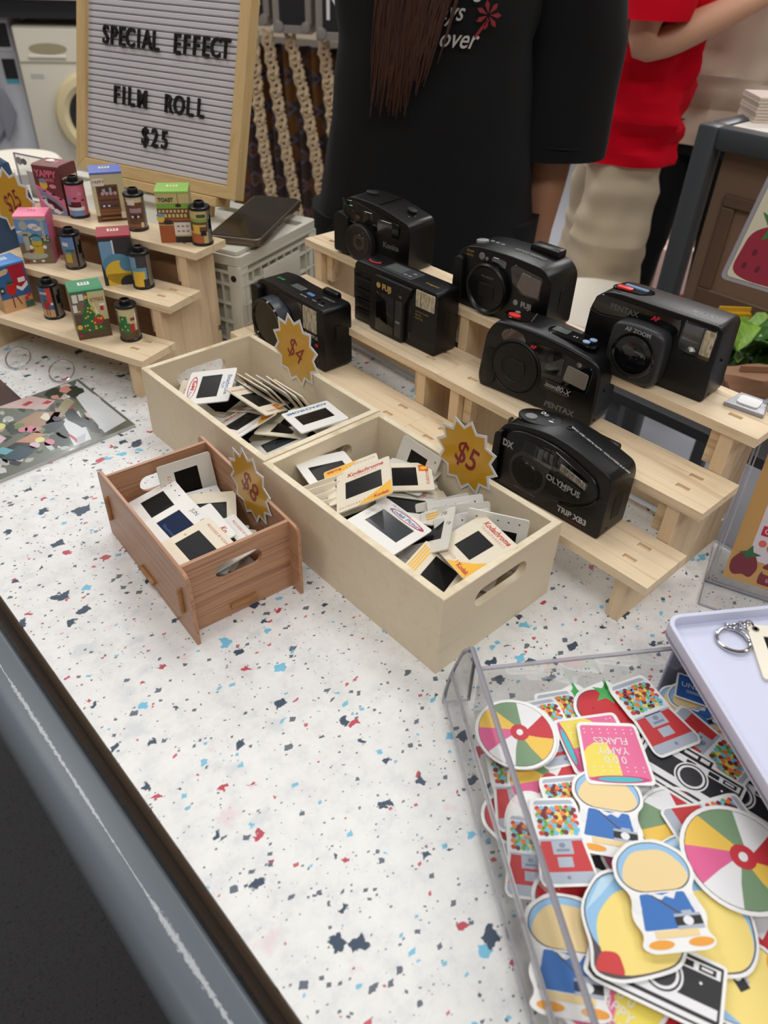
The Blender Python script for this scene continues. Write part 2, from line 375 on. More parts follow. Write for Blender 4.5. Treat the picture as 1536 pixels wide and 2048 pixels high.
riser(place(.153, .3682, 0, RA), 'pine stepped riser farther back in the row, behind the far white slide box', .060, .0605)
LA = math.atan2(-.937, .3487); LRX, LRY = -.0207, .6525
riser(place(LRX, LRY, 0, LA), 'pine stepped riser at left carrying small film boxes and film cartridges', .057, .0577)

# ---------------------------------------------------------------- slide boxes
def slot(cx, cy, w, h): return rr(cx-w/2, cy-h/2, cx+w/2, cy+h/2, h/2-.0001, 8)
BW, BL, BH, BT = .140, .226, .0812, .0065
def white_box(M, label):
    t = thing('slide_box', label, 'box', M, 'pale plywood slide boxes')
    for nm, y in (('front_panel', 0), ('back_panel', BL-BT)):
        fm = frame((0, y, 0), (1, 0, 0), (0, 0, 1))
        G(fm).prism(rect(0, 0, BW, BH), 0, -BT, 0, holes=[slot(BW/2-.002, BH*.70, .062, .019)]).obj(nm, WHITEPLY, t, smooth=20)
        G(fm).box(.0003, BH, -.0003, BW-.0003, BH+.0004, -BT+.0003).obj('rim', PLYEDGE, t, smooth=0)
    for x in (0, BW-BT):
        G().box(x, BT, 0, x+BT, BL-BT, BH).obj('side_panel', WHITEPLY, t, smooth=0)
        G().box(x+.0003, BT-.006, BH, x+BT-.0003, BL-BT+.006, BH+.0003).obj('rim', PLYEDGE, t, smooth=0)
    G().box(BT, BT, .0, BW-BT, BL-BT, .004).obj('bottom_panel', WHITEPLY, t, smooth=0)
    return t
white_box(place(0, 0, 0), 'nearer pale plywood box of slides with a five dollar sign, beside the drawer')
white_box(place(.0025, .2275, 0), 'farther pale plywood box of slides with a four dollar sign')
BRA = rad(-4.2)
BRM = place(-.1255, .1466, 0, BRA)
KW, KL, KH = .102, .176, .0735
def brown_box():
    t = thing('slide_box', 'small walnut brown interlocking box of slides with handle slots, left of the white boxes', 'box', BRM)
    e = .0032
    for x in (0, KW-e):
        fm = frame((x, 0, 0), (0, 1, 0), (0, 0, 1))
        G(fm).prism(fillet(rect(0, 0, KL, KH), [0, 0, .008, .008]), 0, e, .0003, 1).obj('side_panel', [WALNUTY], t, smooth=20)
        sx = -1 if x == 0 else 1; xo = x if x == 0 else x+e
        for y in (.0155, KL-.0155):
            G().box(xo, y-.0016, .026, xo+sx*.0035, y+.0016, .052, .0008).obj('tab', WALEDGE, t)
        G().box(xo, .075, .0095, xo+sx*.0035, .103, .0127, .0008).obj('tab', WALEDGE, t)
    for y, nm in ((.014, 'front_panel'), (KL-.017, 'back_panel')):
        fm = frame((0, y, 0), (1, 0, 0), (0, 0, 1))
        G(fm).prism(rect(e, .0005, KW-e, KH), 0, -e, 0, holes=[slot(KW/2, KH*.70, .042, .0165)]).obj(nm, WALNUT, t, smooth=20)
    G().box(KW/2-.013, .0105, .0095, KW/2+.013, .014, .0127, .0008).obj('tab', WALEDGE, t)
    G().box(e, .0172, .0095, KW-e, KL-.0172, .0127).obj('bottom_panel', WALNUT, t, smooth=0)
brown_box()
# ---------------------------------------------------------------- film slides
MOUNT_W = mat('slide_mount_white', (236, 234, 228), .55); MOUNT_C = mat('slide_mount_cream', (232, 222, 200), .6); MOUNT_G = mat('slide_mount_grey', (214, 210, 200), .55)
FILM = mat('slide_film', (12, 11, 12), .3, spec=.25); FILMB = mat('slide_film_blue', (24, 40, 70), .15); FILMS = mat('slide_film_sheen', (58, 62, 66), .12, spec=.8)
KRED = C_(196, 62, 60); KBLUE = C_(58, 96, 168); KYEL = C_(246, 186, 48); KORG = C_(238, 110, 32); INK = C_(70, 72, 84); PALER = C_(206, 120, 110)
HS = .0258; TH = .0013
def slide(kind, mount, film=FILM, win=(.0345, .0228)):
    t = thing('film_slide', 'film slide', 'slide')
    w2, h2 = win[0]/2, win[1]/2
    G().prism(rr(-HS, -HS, HS, HS, .002, 2), 0, TH, 0, holes=[rect(-w2, -h2, w2, h2)]).obj('mount', mount, t, smooth=0)
    G().box(-w2-.001, -h2-.001, TH*.35, w2+.001, h2+.001, TH*.6).obj('film', film, t, smooth=0)
    z = TH+.00008; F = lambda x, y, a=0: Matrix.Translation((x, y, z)) @ Matrix.Rotation(a, 4, 'Z')
    if kind == 'script_red':          # red script title on top, yellow corner below
        text('title_print', 'Kodachrome', .0066, KRED, t, F(.002, .0195), bold=.0002, shear=.25)
        text('small_print', 'DIAPOSITIV', .0032, PALER, t, F(.002, .0148), sp=1.4)
        text('small_print', 'ENTWICKELT VON', .0033, PALER, t, F(-.006, -.0215), sp=1.3)
        G().flat([(HS-.0004, -HS+.0004), (HS-.0004, -.007), (.015, -.0135), (.004, -.019), (-.006, -HS+.0004)], z).obj('corner_print', KYEL, t, smooth=0)
        text('corner_title', 'Kodak', .0052, KRED, t, Matrix.Translation((.0, 0, .0001)) @ F(.016, -.0215), bold=.0002)
    if kind == 'inverted':            # seen upside down, yellow corner at the top left
        text('small_print', 'ENTWICKELT VON', .0033, PALER, t, F(.006, .021, pi), sp=1.3)
        G().flat([(-HS+.0004, HS-.0004), (-HS+.0004, .009), (-.012, .0145), (0, .020), (.008, HS-.0004)], z).obj('corner_print', KYEL, t, smooth=0)
        text('corner_title', 'Kodak', .0052, KRED, t, Matrix.Translation((0, 0, .0001)) @ F(-.016, .0215, pi), bold=.0002)
    if kind == 'oval':                # blue and red title in an oval
        text('title_print', 'Kodak Picture', .0058, KBLUE, t, F(.003, .0176), bold=.0001, shear=.2)
        text('small_print', 'PROCESSING', .0036, KBLUE, t, F(-.006, .0225), shear=.2)
        G().flat(ell(.004, .0178, .0185, .0042, 32), z, holes=[list(reversed(ell(.003, .0178, .0165, .0033, 32)))]).obj('oval_print', KRED, t, smooth=0)
        text('small_print', 'Kodak', .0042, MOUNT_G, t, F(-.0215, 0, pi/2))
    if kind == 'transparency':
        text('title_print', 'Kodachrome', .0068, KRED, t, F(.002, .0212), bold=.0002, shear=.25)
        text('small_print', 'TRANSPARENCY', .0036, PALER, t, F(.003, .0162), sp=1.35)
        text('small_print', 'PROCESSED BY', .0036, PALER, t, F(-.006, -.0195), sp=1.35)
        G().flat([(HS-.0004, -HS+.0004), (HS-.0004, -.002), (.018, -.0105), (.010, -.017), (-.002, -HS+.0004)], z).obj('corner_print', KYEL, t, smooth=0)
        text('corner_title', 'Kodak', .0055, KRED, t, Matrix.Translation((0, 0, .0001)) @ F(.016, -.021), bold=.0002)
    if kind == 'stripes':
        g = G()
        for k in range(4): g.flat(rect(-.021, .0165+k*.0021, .020, .0177+k*.0021), z)
        g.obj('stripe_print', KYEL, t, smooth=0)
    if kind == 'date':
        text('date_print', 'NOV 78', .006, INK, t, F(.008, .0195)); text('small_print', '18', .005, INK, t, F(.0215, .006, -.4))
        G().flat(ell(-.004, .0195, .001, .001, 10), z).obj('dot_print', INK, t, smooth=0)
    if kind == 'kotra':
        text('title_print', 'Ko', .007, KRED, t, F(.013, .020), bold=.0002, shear=.2); text('small_print', 'TRA', .004, PALER, t, F(.012, .0155))
    if kind == 'ekta':
        text('title_print', 'Ektachrome', .0062, KBLUE, t, F(.0, .0200), bold=.0001); text('small_print', 'FILM', .0052, KBLUE, t, F(0, .0148))
        text('logo_print', 'Kodak', .0058, KRED, t, F(-.004, -.0185), bold=.0003, shear=.3)
        text('small_print', 'Picture', .0044, KBLUE, t, F(.012, -.0200), shear=.2)
        G().flat(ell(0, -.019, .0175, .0046, 32), z, holes=[list(reversed(ell(.0006, -.019, .0160, .0036, 32)))]).obj('oval_print', KRED, t, smooth=0)
    if kind == 'agfa':
        text('title_print', 'AGFACHROME', .0066, C_(40, 112, 160), t, F(0, -.0195), bold=.0002)
    if kind == 'orange_logo':
        G().flat(rect(.0105, -.0225, .0205, -.0125), z).obj('logo_print', KYEL, t, smooth=0); G().flat(ell(.0155, -.0175, .0038, .0040, 6), z+.0001).obj('logo_mark', C_(226, 74, 30), t, smooth=0)
        text('small_print', 'PROCESSED BY KODAK', .0033, KRED, t, F(-.001, .0205)); text('small_print', '+', .006, KRED, t, F(-.0205, .0))
    if kind == 'orange_top':
        G().flat(rect(-.021, .0135, -.009, .0225), z).obj('logo_print', KORG, t, smooth=0); G().flat(ell(-.015, .018, .0032, .0034, 6), z+.0001).obj('logo_mark', C_(246, 196, 60), t, smooth=0)
        text('small_print', 'PROCESSED BY KODAK', .0034, KRED, t, F(.006, -.0195)); text('title_print', 'Kodachrome', .0052, KRED, t, F(.002, .0205, pi), shear=.2)
    if kind == 'june':
        text('date_print', 'JUN', .0058, INK, t, F(-.004, .0195)); text('date_print', '1967', .0056, INK, t, F(.013, .0195)); text('small_print', '20', .0048, C_(140, 170, 200), t, F(.0215, .011, -.3))
        text('small_print', 'Ektachrome', .0042, C_(60, 90, 150), t, F(0, -.008, 0))
    if kind == 'holes':
        g = G()
        for k in range(5): g.flat(ell(-.018+.009*k, .020, .0008, .0008, 8), z)
        g.obj('mark_print', INK, t, smooth=0)
    if kind == 'written':
        text('handwriting', 'Eva 8', .0058, INK, t, F(-.0205, 0, pi/2), shear=.4); text('small_print', '8.73', .0048, PALER, t, F(-.0165, .01, pi/2), shear=.2)
        G().flat(ell(.019, -.021, .0009, .0009, 8), z).obj('dot_print', INK, t, smooth=0)
    return t
def P6(c, e): return Matrix.Translation(c) @ Euler(e, 'XYZ').to_matrix().to_4x4()
def lean(x, y, z, head, tilt, roll=0): return Matrix.Translation((x, y, z)) @ Matrix.Rotation(rad(head), 4, 'Z') @ Matrix.Rotation(rad(tilt), 4, 'X') @ Matrix.Rotation(rad(roll), 4, 'Z')
def put(t, M, label, group): t.matrix_basis = M; tag(t, label, None, group); return t
GB, GA, GC = 'slides in the nearer pale box', 'slides in the farther pale box', 'slides in the walnut box'
p_plain = slide('plain', MOUNT_C); p_white = slide('holes', MOUNT_W); p_grey = slide('written', MOUNT_G); p_or = slide('orange_top', MOUNT_C); p_or2 = slide('stripes', MOUNT_W)
PROT = [p_plain, p_white, p_grey, p_or, p_plain]
ORD = ['first', 'second', 'third', 'fourth', 'fifth', 'sixth', 'seventh', 'eighth', 'ninth']
used = set()
def copy_of(p, M, label, group):
    if p.name not in used:
        used.add(p.name); return put(p, M, label, group)
    return dup(p, M, label, group)
# the ones that lie on top and can be read
put(slide('inverted', MOUNT_C), P6((.0510, .1600, .0763), (-.021, -.358, -.567)), 'cream slide with a yellow corner, tucked just behind the red-titled one on top', GB)
put(slide('script_red', MOUNT_C), P6((.0470, .1420, .0825), (.039, -.46, -.70)), 'cream slide with red script title and yellow lower corner, on top of the nearer box', GB)
put(slide('plain', MOUNT_W, FILM), P6((.0515, .1945, .0660), (-.0, .045, -.262)), 'shiny white slide lying under the handle slot at the back of the nearer pale box', GB)
put(slide('oval', MOUNT_W, FILMS, (.0345, .0240)), P6((.0335, .0945, .0735), (-.105, .133, -1.465)), 'white slide with red oval logo and shining grey film, in the nearer pale box', GB)
put(slide('transparency', MOUNT_C, win=(.0235, .0235)), P6((.0705, .0335, .0720), (.295, -.089, -1.852)), 'cream slide with small square window and red title, near end of the nearer box', GB)
put(slide('stripes', MOUNT_C), P6((.0345, .0365, .0600), (.40, .2, .381)), 'cream slide with four yellow stripes, in the near left corner of the nearer pale box', GB)
put(slide('date', MOUNT_G), P6((.0600, .0785, .0610), (.1, -.50, -.974)), 'grey slide stamped with a November date, leaning in the nearer pale box', GB)
put(slide('kotra', MOUNT_G), P6((.0702, .1135, .0650), (-.103, .061, -.828)), 'grey slide half hidden behind the oval-logo slide, two red letters showing', GB)
put(slide('written', MOUNT_G), lean(.1225, .1560, .0560, -92, 68, 90), 'grey slide standing against the right wall of the nearer pale box', GB)
put(slide('ekta', MOUNT_W), P6((.0424, .3824, .0755), (.22, -.20, -.83)) @ Matrix.Rotation(-pi/2, 4, 'Z'), 'white slide with blue title and red oval logo, left in the farther pale box', GA)
put(slide('orange_top', MOUNT_C), P6((.0668, .3328, .0730), (-.349, -.390, -2.641)), 'cream slide with an orange square logo, lying across the middle of the farther pale box', GA)
put(slide('agfa', MOUNT_W), P6((.0918, .2685, .0735), (.130, .056, 2.919)), 'white slide with upside down blue capital title, near end of the farther pale box', GA)
put(slide('transparency', MOUNT_W), P6((.0440, .3260, .0590), (-.258, -.074, .159)), 'white slide with red title along its edge, at the farther pale box\'s left wall', GA)
put(slide('plain', MOUNT_G, FILMS), P6((.0560, .2800, .0520), (-.2, -.2, -.243)), 'pale slide with curled film, low in the farther pale box\'s near left corner', GA)
put(slide('holes', MOUNT_W), P6((.1085, .2780, .0600), (.130, .2, .103)), 'white slide under the blue-titled one, touching the right wall of the farther pale box', GA)
put(slide('written', MOUNT_G, win=(.0228, .0330)), lean(-.0446, .2850, .0450, -7.5, 74), 'beige slide with handwriting standing against the back of the walnut box', GC)
put(slide('holes', MOUNT_W), lean(-.0835, .2690, .0470, -96, 12), 'white slide with a row of dots, at the left wall of the walnut box', GC)
put(slide('june', MOUNT_W, FILMB), lean(-.0880, .2290, .0520, -92, 10), 'white slide stamped June with a bluish film, middle of the walnut box', GC)
put(slide('orange_logo', MOUNT_C), lean(-.0925, .1890, .0570, -93, 8), 'cream slide with orange square logo and red print, front of the walnut box', GC)
put(slide('orange_logo', MOUNT_W), lean(-.0690, .1900, .0475, -95, 9), 'white slide with an orange logo, leaning behind the front panel of the walnut box', GC)
put(slide('kotra', MOUNT_W, win=(.0001, .0001)), lean(-.0800, .2120, .0520, -97, 9), 'blank white slide with a crimson mark, between the two orange-logo slides', GC)
put(slide('written', MOUNT_C), lean(-.0520, .2420, .0420, -32, 3), 'cream slide with pencilled writing at the right of the walnut box', GC)
put(slide('holes', MOUNT_W), lean(-.0530, .2560, .0370, -14, 4), 'white slide lying flat below the standing beige one', GC)
# slides standing on edge along the right wall of the far box
for i, (x, y, z, h, t_, r_) in enumerate([(.0800, .378, .060, -84, 138, 0), (.0860, .370, .061, -88, 132, 3), (.0920, .360, .062, -86, 128, -3), (.0985, .352, .0605, -90, 126, 4), (.1040, .340, .061, -88, 124, 0), (.1090, .331, .060, -91, 122, -4), (.1130, .322, .059, -90, 121, 3)]):
    copy_of([p_plain, p_grey, p_or][i % 3], lean(x, y, z, h, t_, r_), 'slide on edge in the leaning row by the four dollar sign, %s from far end' % ORD[i], GA)
for i, (x, y, z, h, t_) in enumerate([(.034, .172, .050, -8, 74), (.032, .164, .050, -12, 72), (.031, .156, .048, -10, 70), (.029, .148, .047, -14, 74), (.033, .140, .045, -10, 66)]):
    copy_of(p_plain, lean(x, y, z, h, t_), 'cream slide on edge at the left wall of the nearer pale box, %s from behind' % ORD[i], GB)
for i in range(9):
    copy_of(PROT[i % 5], P6((.098+.004*(i % 2), .150-.003*(i % 3), .042+.0030*i), (.02*(i % 3), -.12, .5*i)), 'slide in the flat stack at the right wall of the nearer box, %s from below' % ORD[i], GB)
for i, (x, y, z, h) in enumerate([(.088, .058, .05, -22), (.094, .066, .052, -30), (.086, .072, .05, -18), (.098, .076, .051, -26), (.092, .084, .049, -20)]):
    copy_of([p_white, p_grey, p_or2][i % 3], lean(x, y, z, h, 62), 'slide on edge behind the small square window slide, %s from the near end' % ORD[i], GB)
copy_of(p_white, lean(.104, .0385, .0575, -60, 84), 'white slide standing upright in the near right corner of the nearer pale box', GB)
LOOK = ['plain cream slide', 'white dotted slide', 'grey handwritten slide', 'orange-logo slide', 'plain cream slide']
def fill(n, x0, x1, y0, y1, z0, z1, label, group, M=Matrix(), tilt=.28):
    for i in range(n):
        z = z0+(z1-z0)*i/(n-1)
        k_ = RNG.randrange(5); copy_of(PROT[k_], M @ P6((RNG.uniform(x0, x1), RNG.uniform(y0, y1), z), (RNG.uniform(-tilt, tilt), RNG.uniform(-tilt, tilt), RNG.uniform(0, 6.3))), LOOK[k_]+label[5:], group)
fill(34, .042, .098, .042, .184, .014, .050, 'slide lying low in the jumbled pile of the nearer pale box', GB)
fill(34, .0445, .1005, .2695, .4115, .014, .054, 'slide lying low in the jumbled pile of the farther pale box', GA)
fill(14, .041, .061, .056, .120, .020, .034, 'slide lying low in the pile of the walnut box', GC, BRM, .16)

# ---------------------------------------------------------------- starburst price signs
STARG = mat('gold_star_print', (208, 156, 30), .28, coat=.3); STARB = mat('laminated_border', (226, 226, 228), .25); STARR = mat('star_red_print', (136, 26, 36), .35)
def star(o, xdir, ydir, s, label, R=.0345, a=0, bend=0, size=.034):
    t = thing('price_sign', label, 'sign', frame(o, xdir, ydir) @ Matrix.Rotation(a, 4, 'Z'), 'starburst price signs')
    sp = lambda r0, r1: [((r0 if k % 2 == 0 else r1)*cos(2*pi*k/24+.13), (r0 if k % 2 == 0 else r1)*sin(2*pi*k/24+.13)) for k in range(24)]
    G().prism(sp(R, R*.78), 0, .0005).obj('border', STARB, t, smooth=0)
    G().flat(sp(R*.89, R*.70), .0006).obj('star_face', STARG, t, smooth=0)
    text('price', s, size, STARR, t, Matrix.Translation((0, 0, .0007)), bold=(0 if '4' in s else .0004), shear=.12, xs=.74)
    return t
DN = (0, -1, 0); UP = (0, 0, 1)
star((.1325, .1030, .0960), DN, UP, '$5', 'gold starburst sign reading five dollars, on the right wall of the nearer pale box', R=.037, a=rad(-10))
star((.1350, .3560, .0985), DN, UP, '$4', 'gold starburst sign reading four dollars, in front of the big-lens camera', R=.041, a=rad(-22))
star(BRM @ Vector((KW-.0042, .0745, .0735)), BRM.to_3x3() @ Vector(DN), UP, '$8', 'gold starburst sign seen at a slant on the right wall of the walnut box', R=.037, a=rad(-24))
def on_plane(px, py, P, n):
    d = ray(px, py); P = Vector(P); n = Vector(n); return CAM + d*((P-CAM).dot(n)/d.dot(n))
LX = Vector((.3487, -.937, 0)); LY = Vector((.937, .3487, 0))
q = on_plane(26, 404, Vector((LRX, LRY, .147))+LY*(.114-.0014), LY)
star(q, LX, UP, '$25', 'gold starburst sign reading twenty five dollars, on the film box riser', R=.043, a=rad(28), size=.029)
# ---------------------------------------------------------------- compact film cameras
def camera(label, x, y, z, yaw, W, H, D):
    t = thing('film_camera', label, 'camera', place(x, y, z, RA+rad(yaw)), 'black compact film cameras')
    F = frame((0, -D/2, 0), (1, 0, 0), (0, 0, 1)); T = frame((0, 0, H), (1, 0, 0), (0, 1, 0)); R_ = frame((W/2, 0, 0), (0, 1, 0), (0, 0, 1))
    return t, F, T, R_
def TL(x, y, z=0, a=0): return Matrix.Translation((x, y, z)) @ Matrix.Rotation(a, 4, 'Z')
def ring(F, x, y, prof, n=40): return G(F @ Matrix.Translation((x, y, 0))).lathe(prof, n)
def screw(t, R_, pts):
    for a, b in pts: G(R_ @ Matrix.Translation((a, b, .0001))).lathe([(0, -.001), (.0013, -.001), (.0013, .0002), (.0009, .0003), (0, .0001)], 12).obj('screw', BLKM, t)
RBTN = mat('red_button', (220, 46, 40), .35); BLUEB = mat('blue_button', (150, 185, 215), .4); LCD = mat('lcd_panel', (88, 94, 92), .15); FLASH = grain('flash_lens', [(92, 82, 66), (206, 194, 166), (140, 126, 102), (222, 214, 192)], (300, 300, 45), .15, .6, 2, .3); FLASHD = grain('flash_lens_dark', [(54, 50, 44), (150, 142, 128), (84, 78, 70), (176, 170, 156)], (300, 300, 60), .12, .6, 2, .3)
CHARC = mat('charcoal_trim', (44, 44, 46), .5); AMBER = mat('dark_red_window', (46, 18, 18), .06, spec=.8); LENS = mat('lens_glass', (12, 12, 18), .03, spec=.9)

# 1: nearest camera on the lowest shelf, rounded, shutter wide on the left
W, H, D = .121, .076, .043
t, F, T, R_ = camera('rounded black compact camera nearest the table edge, on the lowest shelf of the front riser', .1885, .0425, .056, 1.5, W, H, D)
out = [(-W/2, .004), (-W/2+.002, .052), (-W/2+.010, .066), (-W/2+.034, .0725), (-.004, .0755), (.022, .0735), (W/2-.004, .064), (W/2, .055), (W/2, .004)]
G(F).prism(fillet([(-W/2+.002, 0)]+out+[(W/2-.002, 0)], [.003, .003, .014, .012, .02, .02, .02, .010, .010, .003, .003]), -.003, -D+.002, .004, 3).obj('body', BLK, t)
G(F).prism(fillet([(-.048, .004), (-.048, .058), (-.034, .0665), (-.004, .0695), (.020, .066), (.046, .0560), (.052, .046), (.050, .036), (.040, .026), (.018, .018), (-.010, .004)], [.004, .01, .012, .02, .02, .012, .008, .02, .03, .03, .004]), -.0035, 0, .0018, 2).obj('front_shell', BLK, t)
G(F).prism(fillet([(-W/2+.003, .004), (-W/2+.004, .056), (-.0495, .060), (-.0495, .004)], .003), -.004, .0035, .003, 3).obj('grip', BLK, t)
G(F).prism(fillet([(-.030, .040), (-.026, .0610), (.004, .0655), (.042, .0530), (.040, .0420), (.010, .045), (.006, .037)], .003), -.001, .0005, .0003, 1).obj('window_recess', GLOSS, t)
G(F).prism(fillet([(-.0145, .0475), (-.0135, .0620), (.0055, .0610), (.0052, .0455)], .001), .0004, .0012, .0003, 1).obj('viewfinder_window', DGLASS, t)
G(F).prism(fillet([(-.0270, .0420), (-.0200, .0500), (.004, .0445), (.003, .0360)], .001), .0004, .0011, .0003, 1).obj('window_sill', CHARC, t)
G(F).prism(fillet([(.0125, .0500), (.0128, .0570), (.0400, .0500), (.0400, .0435)], .001), .0004, .0013, .0004, 1).obj('flash_window', FLASHD, t)
G(F).prism(fillet([(.008, .043), (.010, .047), (.038, .0415), (.036, .037)], .001), .0004, .0014, .0003, 1).obj('flash_sill', BLKM, t)
ring(F, -.018, .030, [(0, -.001), (.0158, -.001), (.0166, .0008), (.0150, .0012), (.0125, .0006), (.0112, .0010), (.0105, .0022), (0, .0026)]).obj('lens_cover', BLK, t)
ring(F, -.018, .030, [(.0165, -.001), (.0205, -.001), (.0200, .0005), (.0168, .0009), (.0165, -.001)]).obj('lens_surround', CHARC, t)
G(F).prism(fillet([(.004, .0285), (.0045, .0365), (.024, .0325), (.022, .0245), (.012, .0225)], .002), 0, .0006, .0002, 1).obj('sensor_recess', GLOSS, t)
g = G(F)
for a in range(0):
    b = .5+1.7*a/23; g.tube([(.006+.047*cos(-b*.9+.35), .052+.036*sin(-b*.9+.10), .0002), (.006+.047*cos(-(b+.08)*.9+.35), .052+.036*sin(-(b+.08)*.9+.10), .0002)], .0006, 5)
g.tube([(.018, .0180, .0002), (.030, .0205, .0004), (.040, .0260, .0004), (.048, .0330, .0004), (.0520, .0400, .0003)], .0009, 6).obj('ridge', BLK, t)
text('maker_name', 'OLYMPUS', .0082, GREYT, t, F @ TL(.0195, .0375, .0017, -.06), bold=.00025, xs=.98)
text('film_code', 'DX', .0090, GREYT, t, F @ TL(-.0430, .0485, .0004), bold=.0005, xs=.85)
text('model_name', 'TRIP XB3', .0080, mat('light_grey_print', (190, 190, 190), .45), t, F @ TL(.0315, .0100, -.0026), bold=.0003, xs=.95)
text('small_print', 'PANORAMA', .0030, DKRED, t, F @ TL(.0335, .0042, -.0026), sp=1.2)
text('lens_print', 'OLYMPUS LENS 27mm', .0022, GREYT, t, F @ TL(-.018, .0105, .0004), sp=1.1)
G(R_).prism(rr(-.006, .016, .006, .040, .002), -.002, .0006, .0004, 1).obj('side_latch', BLKM, t); screw(t, R_, [(-.008, .008)])
TT = frame((0, 0, .0745), (1, 0, 0), (0, 1, 0))
G(frame((-.030, 0, .0705), (1, 0, .10), (0, 1, 0))).prism(ell(0, .002, .021, .0135, 30), -.002, .0022, .0006, 1).obj('button_panel', BLK, t)
B_ = frame((-.030, 0, .0728), (1, 0, .10), (0, 1, 0))
G(B_).prism(ell(-.006, -.003, .0058, .0048, 24), -.001, .0012, .0004, 1).obj('shutter_button', GREYP, t); G(B_).prism(ell(.003, .007, .0023, .0020, 16), -.001, .0009).obj('mode_button', GREYP, t)
G(B_).prism(ell(.012, .004, .0010, .0010, 12), 0, .0006).obj('lamp', GREYP, t); G(B_).flat(ell(-.002, .0095, .0022, .0022, 20), .0003, holes=[list(reversed(ell(-.002, .0095, .0014, .0014, 16)))]).obj('timer_mark', WHT, t, smooth=0)
G(B_).flat(ell(.0125, .0005, .0026, .0010, 12), .0003).obj('flash_mark', WHT, t, smooth=0)
G(frame((0, .004, .0752), (1, 0, 0), (0, 1, 0))).lathe([(.0022, -.002), (.0034, -.002), (.0034, .0004), (.0022, .0004), (.0022, -.002)], 18).obj('button_ring', BLKM, t)
text('top_print', 'RED-EYE REDUCTION · AUTO FLASH / SELF-TIMER', .0028, WHT, t, frame((.0335, .000, .0717), (-1, 0, .26), (0, -1, 0)), sp=1.0)
G(Matrix()).box(.006, D/2-.004, .052, .040, D/2+.004, .0700, .003).obj('eyepiece', BLK, t)
G().tube([(-W/2-.001, .006, .055), (-W/2-.006, .010, .050), (-W/2-.008, .014, .036), (-W/2-.004, .018, .024)], .0016, 8).obj('wrist_strap', BLKM, t)

# 2: middle shelf of the front riser, round lens ring and red shutter
W, H, D = .128, .0735, .040
t, F, T, R_ = camera('black camera with round lens ring and red shutter button, on the front riser\'s middle shelf', .2590, .1215, .101, 7, W, H, D)
G(F).prism(fillet([(-W/2+.003, 0), (-W/2, .010), (-W/2+.004, .056), (-W/2+.014, .0715), (-.02, .0735), (.02, .072), (W/2-.002, .064), (W/2, .008), (W/2-.002, 0)], [.003, .004, .012, .012, .02, .02, .013, .004, .003]), 0, -D, .007, 4).obj('body', BLK, t)
FZ = F @ Matrix.Translation((0, 0, .0003))
G(FZ).prism(fillet([(-.0560, .0035), (-.0590, .036), (-.0560, .043), (-.0460, .043), (-.0420, .036), (-.0430, .010), (-.0470, .0035)], [.003, .006, .006, .006, .008, .008, .004]), -.002, .0012, .0008, 2).obj('grip_pad', BLKM, t)
ring(F, -.0215, .0330, [(0, -.002), (.0275, -.002), (.0275, .0010), (.0262, .0022), (.0252, .0010), (.0245, .0010), (.0238, .0025), (.0150, .0030), (.0140, .0022), (0, .0022)]).obj('lens_barrel', BLKM, t)
G(F @ Matrix.Translation((-.0215, .0330, 0))).prism(fillet([(-.0095, -.0075), (-.0115, 0), (-.0095, .0075), (0, .0090), (.0095, .0075), (.0115, 0), (.0095, -.0075), (0, -.0090)], .004), .0020, .0030, .0003, 1).obj('lens_shutter', BLK, t)
G(F).prism(ell(-.0285, .0605, .0135, .0085, 28), -.001, .0006, .0003, 1).obj('focus_window', AMBER, t)
G(F).prism(fillet([(-.0100, .0640), (.0000, .0350), (.0080, .030), (.0540, .0330), (.0560, .058), (.020, .0640)], .004), -.001, .0005, .0003, 1).obj('window_panel', GLOSS, t)
G(F).prism(fillet([(.0085, .0430), (.0110, .0590), (.0270, .0585), (.0260, .0410)], .0015), .0004, .0012, .0003, 1).obj('viewfinder_window', DGLASS, t)
G(F).prism(fillet([(.0285, .0385), (.0310, .0545), (.0530, .0520), (.0520, .0360)], .0025), .0004, .0014, .0004, 1).obj('flash_window', mat('flash_diffuse', (128, 120, 110), .2), t)
G(F).prism(ell(.0415, .0580, .0025, .0022, 16), .0004, .0010).obj('sensor_eye', FLASHD, t)
G(F).prism(rot2(rr(.0100, .0235, .0390, .0335, .0045), -.06, (.024, .028)), -.001, .0011, .0004, 2).obj('name_plate', GLOSS, t)
text('model_name', 'zoom', .0060, GREYT, t, F @ TL(.0185, .0286, .0012, -.06), bold=.0002, xs=.9); text('model_name', '80-X', .0078, GREYT, t, F @ TL(.0310, .0280, .0012, -.06), bold=.0002, shear=.2, xs=.9)
text('maker_name', 'PENTAX', .0080, mat('dim_print', (98, 98, 98), .5), t, F @ TL(.0300, .0085, .0002), bold=.0003, xs=1.05)
text('focus_mark', 'AF', .0050, mat('bright_red_print', (214, 44, 66), .5), t, F @ TL(-.0070, .0590, .0008), bold=.0003, shear=.3); text('small_print', 'AUTO FOCUS', .0022, DKRED, t, F @ TL(-.0080, .0550, .0008))
G(F).prism(ell(.004, .0130, .0115, .0115, 28), -.002, .0004, .0003, 1).obj('finger_dent', BLKM, t)
TT = frame((0, 0, .0732), (1, 0, 0), (0, 1, 0))
G(TT).prism(ell(-.0370, 0, .0155, .0100, 28), -.002, .0008, .0004, 1).obj('button_panel', GLOSS, t)
G(TT).prism(ell(-.0400, -.0045, .0065, .0040, 22), -.001, .0026, .0008, 2).obj('shutter_button', RBTN, t); G(TT).prism(ell(-.0420, .0045, .0028, .0022, 14), -.001, .0014).obj('zoom_button', GREYP, t)
G(frame((-.022, 0, .0745), (1, 0, 0), (0, .9, .5))).box(-.0004, -.004, 0, .0006, .007, .0012).obj('lever', CHARC, t)
